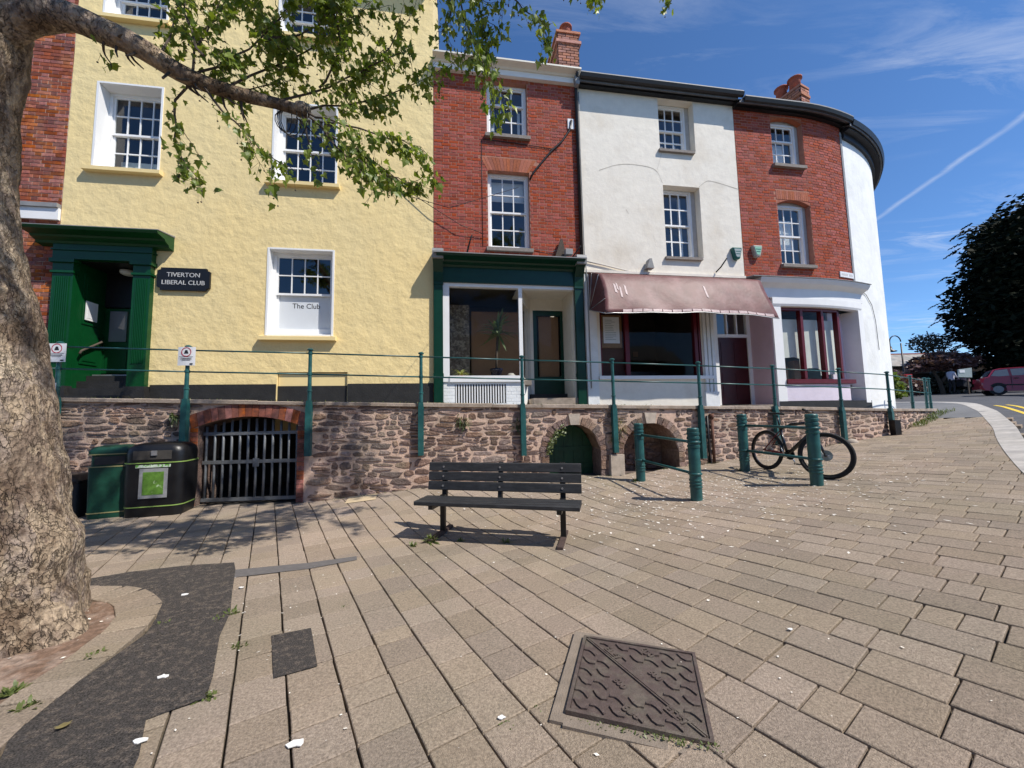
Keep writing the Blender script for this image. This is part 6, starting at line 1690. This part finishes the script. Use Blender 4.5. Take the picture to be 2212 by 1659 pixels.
for i, (Mx, v) in enumerate(leaves):
    if i < 290: inst('leaf', LM[v], tree, Mx)
    else:
        V, F = LG[v]; o = len(lr.V); lr.V += [tuple(Mx @ Vector(p)) for p in V]; lr.F += [[o + q for q in f] for f in F]
stuff(lr.build('foliage', M['leaf'], tree, recalc=False))
# wires tied round the branch end
b = MB()
for k in range(4):
    c = Vector((-1.86 + .03 * k, 3.02, 4.0)); r = .10 + .02 * k
    b.tube([c + Vector((r * .7 * math.sin(a), .02 * math.cos(a * 2), -.06 - r * math.cos(a))) for a in [2 * PI * j / 14 for j in range(15)]], .004, 5)
tag(b.build('wire_loops', M['blackpaint'], None, True), 'loops of black wire hanging from the end of the cut branch', 'wire')
b = MB(); b.tube([(-1.78, 3.05, 3.98), (-1.5, 3.9, 3.92), (-.9, 5.6, 4.6), (.2, 7.2, 5.9)], .005, 5)
tag(b.build('overhead_wire', M['blackpaint'], None, True), 'single thin wire slung from the branch towards the red house', 'wire')
# ------------------------------------------------------------------ generic leafy masses
def clump(name, label, cat, base, m, trunk_pts, blobs, nleaf, size, tm, group=None, flat=.5):
    t = thing(name, label, cat, base, group)
    if trunk_pts:
        q = MB()
        for P_, R2 in trunk_pts: q.tube(smooth_line(P_, 1), [interp(i / max(1, len(smooth_line(P_, 1)) - 1), [0, 1], R2) for i in range(len(smooth_line(P_, 1)))], 7)
        q.build('trunk', tm, t, True)
    q = MB(); tot = sum(r[3] * r[4] * r[5] for r in blobs) ** (1.0)
    for bx in blobs:
        k = int(nleaf * (bx[3] * bx[4] * bx[5]) / tot)
        for _ in range(k):
            d = Vector((random.gauss(0, 1), random.gauss(0, 1), random.gauss(0, 1))).normalized(); r = rnd() ** .33 * (.82 + .3 * noise.noise(d * 2.5 + Vector(bx[:3])))
            p = Vector((bx[0] + d.x * bx[3] * r, bx[1] + d.y * bx[4] * r, bx[2] + d.z * bx[5] * r))
            s = size * ru(.6, 1.3); a = Vector((random.gauss(0, 1), random.gauss(0, 1), random.gauss(0, 1) * flat)).normalized(); c = a.cross(Vector((random.gauss(0, 1), random.gauss(0, 1), random.gauss(0, 1)))).normalized()
            q.face([p - a * s, p + c * s * .45, p + a * s, p - c * s * .45])
    q.build('crown', m, t, recalc=False)
    return t
# ------------------------------------------------------------------ beyond the corner
# yew: drooping sprays round a dark core
yb = (37.0, 27.0, g(35.5, 27))
yblobs = [(a + 1.6, b, c, d, e, f) for a, b, c, d, e, f in [(35.2, 27, 8.6, 4.6, 4.6, 6.0), (34.2, 26.4, 12.0, 3.2, 3.2, 3.4), (36.6, 27, 13.6, 4.0, 4.0, 3.6), (33.4, 26.2, 7.0, 3.0, 3.0, 3.0), (34.2, 26.0, 4.6, 3.0, 3.0, 2.0), (40, 28, 9.5, 5.5, 5, 7.5), (33.0, 26.0, 9.6, 2.4, 2.4, 1.6)]]
yew = clump('yew_tree', 'huge dark yew tree behind the red car at the right edge', 'tree', yb, M['yew'], [([(35.8, 27, 2), (35.8, 27, 6), (36, 27, 12)], (.7, .25))], yblobs, 40000, .24, M['twig'], flat=.4)
q = MB()
for bx in yblobs:
    for _ in range(60):
        d = Vector((random.gauss(0, 1), random.gauss(0, 1), random.gauss(0, .7))).normalized(); p = Vector(bx[:3]) + Vector((d.x * bx[3], d.y * bx[4], d.z * bx[5])) * .9
        out = Vector((d.x, d.y, d.z * .2 - .25)).normalized(); L_ = ru(.45, 1.05)
        for k in range(16):
            t = k / 16; c = p + out * L_ * t + Vector((0, 0, -.25 * t * t)); sd = out.cross(Vector((0, 0, 1))).normalized(); s = .22 * (1 - t * .7)
            for sg_ in (-1, 1):
                e = c + sd * sg_ * s + out * s * .6 + Vector((0, 0, ru(-.1, .04))); q.face([c, c + out * .08, e, e - out * .07])
q.build('sprays', M['yew'], yew, recalc=False)
clump('copper_tree', 'small spreading copper leaved tree beside the yew beyond the road', 'tree', (30.5, 27.2, g(30.5, 27.2)), M['copper'], [([(30.5, 27.2, 2.2), (30.3, 27.2, 3.4), (29.6, 27.1, 4.4)], (.16, .06)), ([(30.4, 27.2, 3.2), (31.2, 27.1, 4.3), (31.9, 27.0, 4.9)], (.1, .04))], [(29.6, 27.0, 4.65, 1.5, 1.4, .65), (31.3, 27.1, 4.65, 1.7, 1.5, .75), (30.5, 27.2, 5.05, 1.5, 1.3, .45), (28.6, 26.9, 4.25, .8, .8, .4)], 5200, .15, M['twig'], flat=.4)
clump('bare_tree', 'thin bare topped tree between the slate roof and the yew', 'tree', (33.0, 29.5, g(33, 29.5)), M['darkshrub'], [([(33, 29.5, 2.5), (32.8, 29.5, 5), (32.2, 29.4, 7.4)], (.14, .03)), ([(32.9, 29.5, 4.6), (33.6, 29.5, 6.2), (34.2, 29.5, 7.2)], (.08, .02)), ([(32.8, 29.5, 5.2), (31.6, 29.4, 6.2), (30.9, 29.4, 6.9)], (.07, .02))], [(32.4, 29.4, 6.4, 1.9, 1.2, 1.0)], 900, .13, M['twig'])
clump('green_shrub', 'bright green shrub beside the white corner house', 'shrub', (22.2, 22.5, g(22.2, 22.5)), M['shrub'], None, [(22.0, 22.4, 2.9, .55, .6, 1.0), (22.5, 22.6, 2.6, .6, .6, .7)], 1500, .12, M['twig'])
clump('purple_shrub', 'dull purple brown shrub below the street lamp', 'shrub', (25.4, 25.4, g(25.4, 25.4)), M['copper'], [([(25.4, 25.4, 2.2), (25.2, 25.4, 3.4)], (.05, .02))], [(25.2, 25.4, 3.2, 1.2, .7, 1.0), (26.8, 25.6, 2.9, .9, .6, .7), (24.2, 25, 2.8, .7, .5, .7)], 2200, .12, M['twig'])
clump('street_tree', 'broad leafy tree beside the road out of sight to the right', 'tree', (33.5, 14.5, g(33.5, 14.5)), M['yew'], [([(33.5, 14.5, 2), (33.5, 14.5, 8)], (.4, .15))], [(33.5, 14.5, 9, 3.8, 3.8, 3.6), (36.5, 13, 9, 3.5, 3.5, 3.5)], 9000, .4, M['twig'])
clump('dark_hedge', 'dark hedge under the yew behind the people', 'hedge', (33, 28.5, g(33, 28.5)), M['darkshrub'], None, [(33, 28.6, 3.2, 3.0, .8, 1.2), (28.4, 28.4, 2.9, 1.6, .6, .9)], 3500, .16, M['twig'])
fh_ = thing('far_house', 'low house with a grey slate roof across the road beyond the corner', 'house', (36, 35, g(36, 35)))
bxs('wall', mat('brown_render', (.36, .24, .17), .9, .12, 2), fh_, [(29, 44, 34.6, 40, 2.0, 5.3)])
b = MB(); b.face([(28.6, 34.2, 5.25), (44.4, 34.2, 5.25), (43.4, 37.3, 6.75), (29.4, 37.3, 6.75)]); b.face([(28.6, 40.4, 5.25), (44.4, 40.4, 5.25), (43.4, 37.3, 6.75), (29.4, 37.3, 6.75)]); b.face([(28.6, 34.2, 5.25), (28.6, 40.4, 5.25), (29.4, 37.3, 6.75)]); b.face([(44.4, 34.2, 5.25), (44.4, 40.4, 5.25), (43.4, 37.3, 6.75)]); rf = b.build('roof', mat('lichened_slate', (.27, .27, .26), .85, .3, 3, col2=(.36, .33, .30), c2s=1.2), fh_)
bxs('gutter', M['gutter'], fh_, [(28.7, 44.3, 34.08, 34.2, 5.15, 5.24)])
bxs('chimney', M['brick'], rf, [(33.2, 34.4, 37.0, 37.7, 6.4, 7.05)]); bxs('ridge', M['terracotta'], rf, [(29.3, 43.5, 37.2, 37.4, 6.72, 6.82)])
for x in (31.0, 35.2): 
    w = bxs('window', M['white'], fh_, [(x, x + 1.2, 34.54, 34.6, 3.3, 4.5)]); bxs('pane', M['carglass'], w, [(x + .08, x + .56, 34.52, 34.538, 3.4, 4.42), (x + .64, x + 1.12, 34.52, 34.538, 3.4, 4.42)])
gw = thing('garden_wall', 'dark stone boundary wall behind the people across the road', 'wall', (31, 28.0, g(31, 28)))
bxs('wall', mat('dark_garden_wall', (.10, .075, .06), .9, .3, 2), gw, [(24, 44, 29.3, 29.6, 2.0, 4.1)]); bxs('coping', M['coping'], gw, [(23.9, 44.1, 29.2, 29.7, 4.1, 4.18)])
# street lamp
lp = thing('street_lamp', 'dark swan neck street lamp across the road', 'lamp', (26.6, 26, g(26.6, 26)))
b = MB(); b.tube([(26.62, 26, 2.2), (26.62, 26, 3.4), (26.62, 26, 3.5), (26.62, 26, 5.9)], [.09, .08, .05, .04], 8); b.build('column', M['blackpaint'], lp, True)
b = MB(); b.tube([(26.24 + .38 * math.cos(a), 26, 6.0 + .42 * math.sin(a)) for a in [PI * k / 12 for k in range(13)]] + [(25.86, 26, 5.7)], .035, 6); b.build('swan_neck', M['blackpaint'], lp, True)
b = MB(); b.lathe([(.04, .35), (.09, .3), (.1, .12), (.34, .0), (.34, -.03), (.0, -.02)], (25.86, 26, 5.35), 14); b.build('shade', M['blackpaint'], lp, True)
rs = thing('red_sign', 'small red sign board on the lamp column', 'sign', (26.6, 25.9, 3.4)); bxs('board', M['signred'], rs, [(26.45, 27.0, 25.85, 25.89, 3.2, 3.75)])
ib = thing('information_board', 'pale tilted information board on posts beneath the yew', 'sign', (29.6, 25, g(29.6, 25)))
b = MB(); b.prism([(29.1, 3.42), (30.0, 3.38), (30.05, 4.02), (29.15, 3.92)], 'y', 25, 25.05); b.build('board', M['alarmgrey'], ib); bxs('poster', M['sign'], ib, [(29.2, 29.55, 24.98, 24.998, 3.7, 3.88)])
bxs('post', M['twig'], ib, [(29.75, 29.82, 25.06, 25.12, 2.2, 3.9)])
# person with a pushchair: one skinned figure
def person(x, y, label):
    z = g(x, y) - .045 - .0
    t = thing('person', label, 'person', (x, y, z))
    J = {'pel': (0, 0, .92, .15), 'wai': (0, 0, 1.1, .14), 'che': (.01, 0, 1.34, .16), 'nec': (.02, 0, 1.5, .06), 'hed': (.04, 0, 1.6, .085), 'top': (.05, 0, 1.72, .075), 'hl': (.0, -.09, .88, .09), 'kl': (.06, -.09, .5, .06), 'al': (.0, -.09, .08, .045), 'tl': (.14, -.1, .04, .04), 'hr': (0, .09, .88, .09), 'kr': (.02, .1, .48, .06), 'ar': (-.1, .1, .08, .045), 'tr': (.04, .11, .04, .04), 'sl': (0, -.19, 1.42, .07), 'el': (.05, -.24, 1.14, .05), 'wl': (.25, -.2, 1.02, .035), 'fl': (.33, -.19, 1.0, .03), 'sr': (0, .19, 1.42, .07), 'er': (.05, .24, 1.14, .05), 'wr': (.25, .2, 1.02, .035), 'fr': (.33, .19, 1.0, .03)}
    E = [('pel', 'wai'), ('wai', 'che'), ('che', 'nec'), ('nec', 'hed'), ('hed', 'top'), ('pel', 'hl'), ('hl', 'kl'), ('kl', 'al'), ('al', 'tl'), ('pel', 'hr'), ('hr', 'kr'), ('kr', 'ar'), ('ar', 'tr'), ('che', 'sl'), ('sl', 'el'), ('el', 'wl'), ('wl', 'fl'), ('che', 'sr'), ('sr', 'er'), ('er', 'wr'), ('wr', 'fr')]
    ks = list(J); me = bpy.data.meshes.new('body'); me.from_pydata([(x + J[k][0], y + J[k][1], z + J[k][2]) for k in ks], [(ks.index(a), ks.index(c)) for a, c in E], [])
    o = put(bpy.data.objects.new('body', me), t)
    md = o.modifiers.new('skin', 'SKIN')
    lay = me.skin_vertices[0] if me.skin_vertices else None
    if lay is None:
        bm = bmesh.new(); bm.from_mesh(me); bm.verts.layers.skin.verify(); bm.to_mesh(me); bm.free(); lay = me.skin_vertices[0]
    for i, k in enumerate(ks): lay.data[i].radius = (J[k][3], J[k][3]); lay.data[i].use_root = (k == 'pel')
    o.modifiers.new('sub', 'SUBSURF').levels = 1
    dg = bpy.context.evaluated_depsgraph_get(); ev = bpy.data.meshes.new_from_object(o.evaluated_get(dg)); o.modifiers.clear(); o.data = ev
    ev.materials.clear()
    for m_ in (M['jacket'], M['trouser'], M['skin'], M['hair']): ev.materials.append(m_)
    for p in ev.polygons:
        c = p.center; h = c.z - z; fwd_ = c.x - x
        if h < .93: p.material_index = 1
        elif h > 1.5: p.material_index = 3 if (h > 1.66 or fwd_ < .02) else 2
        elif fwd_ > .27: p.material_index = 2
        p.use_smooth = True
    return t
person(29.65, 25.9, 'person in a pale jacket and dark trousers pushing a pushchair across the road')
pc = thing('pushchair', 'dark pushchair held by the person in the pale jacket', 'pushchair', (30.4, 25.9, g(30.4, 25.9)))
zz = g(30.5, 25.9) - .04
b = MB(); b.prism([(30.20, zz + .45), (30.65, zz + .35), (30.75, zz + .5), (30.40, zz + .95), (30.20, zz + .9)], 'y', 25.70, 26.10); b.build('seat', M['trouser'], pc)
b = MB(); b.prism([(30.18, zz + .9), (30.40, zz + 1.0), (30.65, zz + .95), (30.70, zz + .75), (30.40, zz + .8)], 'y', 25.68, 26.12); b.build('hood', mat('pink_grey_fabric', (.32, .2, .2), .8, .1), pc)
b = MB(); b.tube([(30.00, 25.75, zz + 1.02), (30.30, 25.75, zz + .7), (30.80, 25.75, zz + .15)], .02, 6); b.tube([(30.00, 26.05, zz + 1.02), (30.30, 26.05, zz + .7), (30.80, 26.05, zz + .15)], .02, 6); b.tube([(30.00, 25.75, zz + 1.02), (30.00, 26.05, zz + 1.02)], .02, 6); b.build('frame', M['blackpaint'], pc, True)
for wx in (30.25, 30.80):
    for wyy in (25.72, 26.08): b = MB(); b.tube([(wx, wyy - .02, zz + .12), (wx, wyy + .02, zz + .12)], .12, 14); b.build('wheel', M['rubber'], pc)
# ------------------------------------------------------------------ red hatchback
cz0 = g(27.6, 21.6) - .10
car = thing('hatchback_car', 'faded red hatchback car parked under the yew at the right edge', 'car', (28, 21.6, cz0))
CW = .82
CA = math.radians(-40)
def cpt(x, y, z): return (26.55 + (x - .3) * math.cos(CA) - y * math.sin(CA), 21.6 + (x - .3) * math.sin(CA) + y * math.cos(CA), cz0 + z - .035 * (x - .3))
sideout = [(.02, .42), (.05, .75), (.14, .93), (.30, .98), (.52, 1.36), (.75, 1.43), (1.5, 1.47), (2.1, 1.42), (2.65, 1.02), (3.35, .88), (3.62, .72), (3.68, .45), (3.6, .22), (3.3, .2), (.4, .2), (.1, .25)]
b = MB(cpt); R_rows = []
for yy, tuck in ((-CW, 1), (-CW * .97, 1), (0, 0), (CW * .97, 1), (CW, 1)):
    pass
def cs(x, z, y):
    """tumblehome: upper body narrows"""
    k = max(0, (z - .85) / .6); return y * (1 - .2 * k)
ysl = [-1, -.94, -.5, 0, .5, .94, 1]
rows = []
for yv in ysl:
    e = 1 - .025 * (abs(yv) > .97); rows.append([b.v((1.85 + (x - 1.85) * e * (1 - .012 * abs(yv)), cs(x, z, yv * CW), z if abs(yv) < .97 else .2 + (z - .2) * .985)) for x, z in sideout])
for r0, r1 in zip(rows, rows[1:]):
    n_ = len(sideout)
    for k in range(n_): b.F.append([r0[k], r0[(k + 1) % n_], r1[(k + 1) % n_], r1[k]])
b.F.append(rows[0][::-1]); b.F.append(rows[-1]); bod = b.build('body', M['carred'], car, 'auto')
for sy in (-1, 1):
    for nm, pts in (('rear_window', [(.42, 1.03), (.60, 1.32), (1.02, 1.37), (1.05, 1.02), (.7, .99)]), ('front_window', [(1.14, 1.02), (1.12, 1.375), (1.55, 1.39), (1.98, 1.36), (2.38, 1.04)])):
        q = MB(cpt); q.face([(x, cs(x, z, sy * CW) + sy * .006, z) for x, z in pts]); q.build(nm, M['carglass'], car)
    q = MB(cpt); q.box(1.085, 1.10, sy * (CW + .004), sy * (CW - .01), .3, 1.0, 1); q.box(.6, 2.6, sy * (CW + .012), sy * (CW - .01), .50, .56, 1); q.build('side_trim', M['blackpaint'], car)
    q = MB(cpt); q.box(1.18, 1.34, sy * (CW + .02), sy * (CW - .01), .86, .9, 1); q.build('door_handle', M['blackpaint'], car)
    q = MB(cpt); q.box(.03, .14, sy * (CW + .004), sy * (CW - .12), .68, .92, 1); q.build('tail_lamp', M['signred'], car)
    for wx in (.62, 2.95):
        q = MB(); c = cpt(wx, sy * (CW - .09), .29); q.tube([cpt(wx, sy * (CW - .18), .29), cpt(wx, sy * CW, .29)], .29, 22); w = q.build('wheel', M['rubber'], car, 'auto')
        q = MB(); q.tube([cpt(wx, sy * (CW - .01), .29), cpt(wx, sy * (CW + .006), .29)], .19, 14); q.build('hub_cap', M['lead'], w)
        q = MB(); c2_ = cpt(wx, sy * (CW + .002), .31); q.tube([cpt(wx, sy * (CW - .03), .31), cpt(wx, sy * (CW - .005), .31)], .335, 22); q.build('wheel_arch', M['blackpaint'], car)
q = MB(cpt); q.face([(.30, -.58, 1.02), (.30, .58, 1.02), (.5, .52, 1.33), (.5, -.52, 1.33)]); q.build('tailgate_window', M['carglass'], car)
q = MB(cpt); q.box(-.03, .12, -.78, .78, .3, .48); q.build('bumper', M['carred'], car)
# ------------------------------------------------------------------ small growth and litter
def tuft(x, y, n, h, label, m=None, z=None, name='weed', cat='weed', grp='weeds in the paving joints'):
    t = MB(); z = g(x, y) if z is None else z
    for k in range(n):
        a = rnd() * 6.28; el = ru(.4, 1.4); blade(t, (x + ru(-.03, .03), y + ru(-.03, .03), z - .005), (math.cos(a) * math.cos(el), math.sin(a) * math.cos(el), math.sin(el)), ru(.4, 1) * h, .004 + .05 * h, h * .3, 3)
    o = t.build(name, m or M['weed'], None, recalc=False); tag(o, label, cat, grp); return o
tuft(-2.52, 2.42, 60, .07, 'green weeds on the tree pit edge nearest the small asphalt square', name='pit_weed')
tuft(-2.62, 2.12, 70, .08, 'thick green weeds on the tree pit edging by the trunk', name='pit_weed')
tuft(-2.40, 2.0, 60, .08, 'green weeds straddling the pit edging near the picture corner', name='pit_weed')
tuft(-2.5, 1.78, 50, .07, 'weeds at the lower left corner beside the trunk', name='pit_weed')
tuft(-2.44, 2.78, 26, .045, 'short green sprig at the turn of the tree pit edging', name='pit_weed')
tuft(-2.06, 2.92, 24, .07, 'small green weed at the top of the asphalt patch edge')
tuft(-2.1, 2.82, 20, .05, 'low yellowish weed lying over the asphalt patch edge')
tuft(-1.57, 2.07, 26, .05, 'green weed at the inner corner of the asphalt patch')
tuft(-1.72, 2.5, 18, .05, 'thin weed in the paving joint left of the asphalt square')
tuft(-1.3, 3.0, 10, .03, 'tiny weed above the asphalt square')
tuft(-.95, 4.45, 50, .16, 'tall weeds round the left leg of the bench', name='bench_weed')
tuft(-.62, 4.5, 24, .08, 'short weeds left of centre under the bench', name='bench_weed')
tuft(-.1, 4.42, 26, .10, 'short weeds under the middle of the bench', name='bench_weed')
tuft(-1.12, 4.33, 26, .09, 'grass tuft in front of the left foot of the bench', name='bench_weed')
ms = MB()
for k in range(170):
    t = rnd(); x = .22 + .6 * t + ru(-.02, .02); y = 1.885 - .205 * t + ru(-.025, .015); a = rnd() * 6.28; blade(ms, (x, y, g(x, y) + .006), (math.cos(a) * .6, math.sin(a) * .6, .7), ru(.008, .025), .004, .006, 2)
stuff(tag(ms.build('edge_moss', M['weed'], None, recalc=False), 'moss growing along the near edge of the manhole cover', 'moss'))
for x, y, l in ((.1, 1.95, 'moss in the joint left of the manhole cover'), (-.05, 1.86, 'moss in the joint well left of the manhole cover'), (.35, 1.6, 'moss in the joint below the manhole cover')):
    tuft(x, y, 16, .02, l, name='moss')
for x, l in ((-5.6, 'fern in the wall top left of the barred gate'), (-.9, 'weed in the wall face left of the bench'), (.15, 'straggling plant in the wall above the bench'), (1.95, 'dry plant between the two stone arches'), (2.05, 'grey plant hanging left of the blocked arch')):
    zz = {-5.6: 1.5, -.9: 1.35, .15: 1.3, 1.95: 1.0, 2.05: 1.25}[x]; p = WL(x, .03, zz); t = MB()
    for k in range(46): a = rnd() * 6.28; blade(t, (p[0] + ru(-.1, .1), p[1], p[2] + ru(-.1, .08)), (math.cos(a), -.6, math.sin(a) * .8), ru(.05, .16), .010, .05, 3)
    tag(t.build('wall_plant', M['ivy'] if x < 1 else M['drygrass'], None, recalc=False), l, 'plant')
iv = MB()
for k in range(150):
    a = ru(PI * .62, PI * .98); r = .5 + ru(-.05, .06); x, z = 1.167 + r * math.cos(a), .75 + r * math.sin(a) - ru(0, .12); p = WL(x, .05, z); s = ru(.012, .03); d = Vector((ru(-1, 1), -.6, ru(-1, 1))).normalized(); c = d.cross(Vector((0, -1, .3))).normalized()
    p = Vector(p); iv.face([p - d * s, p + c * s * .7, p + d * s, p - c * s * .7])
tag(iv.build('creeper', M['weed'], None, recalc=False), 'small green creeper round the left side of the green door arch', 'plant')
for x, y, l in ((2.12, 6.84, 'sprig at the foot of the bollard left of the blocked arch'), (4.05, 6.98, 'leafy sprig at the foot of the far bollard by the bicycle')): tuft(x, y, 30, .12, l, M['ivy'], name='bollard_weed')
gs = MB()
for k in range(420):
    x = ru(10.2, 12.6); y = wy(x) - ru(.0, .35); blade(gs, (x, y, g(x, y)), (ru(-.5, .5), ru(-.5, .5), 1), ru(.05, .2), .008, .06, 3)
stuff(tag(gs.build('verge_grass', M['weed'], None, recalc=False), 'grass along the foot of the low end of the wall', 'grass'))
gs = MB()
for k in range(520):
    x = ru(-3.3, 7.5); y = wy(x) - abs(random.gauss(0, .05)) - .03; blade(gs, (x, y, g(x, y)), (ru(-.6, .6), ru(-.8, .2), 1), ru(.015, .06), .006, .03, 3)
stuff(tag(gs.build('wall_foot_grass', M['weed'], None, recalc=False), 'sparse grass and moss along the foot of the stone wall', 'grass'))
gs = MB()
for k in range(360):
    x = ru(-7, 3); y = wy(x) + ru(-.06, .3); blade(gs, (x, y, coping(x)), (ru(-.6, .6), ru(-.6, .6), 1), ru(.015, .07), .006, .03, 3)
stuff(tag(gs.build('coping_grass', M['weed'], None, recalc=False), 'small weeds along the top of the stone wall', 'grass'))
pt = MB()
def fleck(x, y, s):
    z = g(x, y) + .004; a = rnd() * 6.28; l = s * ru(.6, 1.6); w = s * ru(.4, .9); u = Vector((math.cos(a), math.sin(a), ru(-.2, .2))); v = Vector((-math.sin(a), math.cos(a), ru(-.2, .2)))
    p = Vector((x, y, z + .002)); pt.face([p - u * l - v * w * .3, p + v * w, p + u * l + v * w * .2, p - v * w])
for k in range(1900):
    x = random.gauss(2.9, 1.5); y = random.gauss(5.9, .9)
    if y > wy(max(-8, min(12, x))) - .05 or y < 2: continue
    fleck(x, y, ru(.006, .022))
for k in range(420): fleck(ru(-3, 6), ru(1.6, 6.3), ru(.003, .009))
for k in range(90): 
    x, y = ru(-3.2, -1.4), ru(1.6, 3.7); fleck(x, y, ru(.003, .010))
stuff(tag(pt.build('fallen_petals', M['petal'], None, recalc=False), 'pale petals and flecks scattered over the paving', 'petals'))
def scrap(x, y, s, label):
    b = MB(); z = g(x, y) + .008; n = 9
    P_ = [(x + s * ru(.4, 1.1) * math.cos(2 * PI * k / n), y + s * ru(.3, .8) * math.sin(2 * PI * k / n)) for k in range(n)]
    b.prism(P_, 'z', z, z + .004); tag(b.build('litter_scrap', M['litter'], None), label, 'litter', 'litter scraps on the ground')
scrap(-.96, 1.78, .045, 'torn white scrap on the blocks below the asphalt square')
scrap(-1.93, 2.22, .03, 'white scrap in the middle of the asphalt patch')
scrap(-2.28, 3.32, .02, 'small white scrap at the top of the asphalt patch')
scrap(-.08, 1.9, .022, 'white ring scrap left of the manhole cover')
scrap(-1.65, 1.8, .03, 'white scrap at the lower end of the asphalt patch')
scrap(-2.65, 3.2, .03, 'white scrap on the tree pit edging')
scrap(1.62, 2.4, .02, 'white fleck right of the manhole cover')
dl_ = LM[0].copy(); dl_.materials.clear(); dl_.materials.append(M['drygrass']); tag(inst('dead_leaf', dl_, None, Matrix.Translation((-2.06, 1.86, g(-2.06, 1.86) + .02)) @ Matrix.Rotation(.8, 4, 'Z') @ Matrix.Scale(.055, 4)), 'single pale brown dead leaf on the asphalt patch', 'leaf')

# ------------------------------------------------------------------ houses across the street, seen only in the window glass
def opposite(x0, x1, y, h, m, label):
    t = thing('opposite_house', label, 'house', ((x0 + x1) / 2, y, .1), 'houses across the street behind the viewpoint')
    bxs('wall', m, t, [(x0, x1, y - 7, y, -.3, h)])
    b = MB(); b.prism([(y + .3, h), (y - 7.3, h), (y - 3.5, h + 2.4)], 'x', x0 - .05, x1 + .05); b.build('roof', M['slate'], t)
    n = max(2, round((x1 - x0) / 2.6))
    for k in range(n):
        c = x0 + (x1 - x0) * (k + .5) / n
        for z in (1.0, 3.9):
            w = bxs('window', M['white'], t, [(c - .55, c + .55, y, y + .05, z, z + 1.6)]); bxs('pane', M['carglass'], w, [(c - .47, c + .47, y + .05, y + .06, z + .08, z + .78), (c - .47, c + .47, y + .05, y + .06, z + .84, z + 1.52)])
opposite(-30, -16, -15, 6.6, M['brick'], 'brick house across the street furthest to the left')
opposite(-16, -7, -14.5, 7.2, M['whitewall'], 'white house across the street next to the brick one')
opposite(-7, 3, -15, 6.4, M['brick'], 'low brick house straight across the street')
opposite(3, 12, -15.5, 7.0, M['stuccotrim'], 'cream house across the street')
opposite(12, 26, -15, 6.5, M['oldbrick'], 'dark brick house across the street furthest to the right')
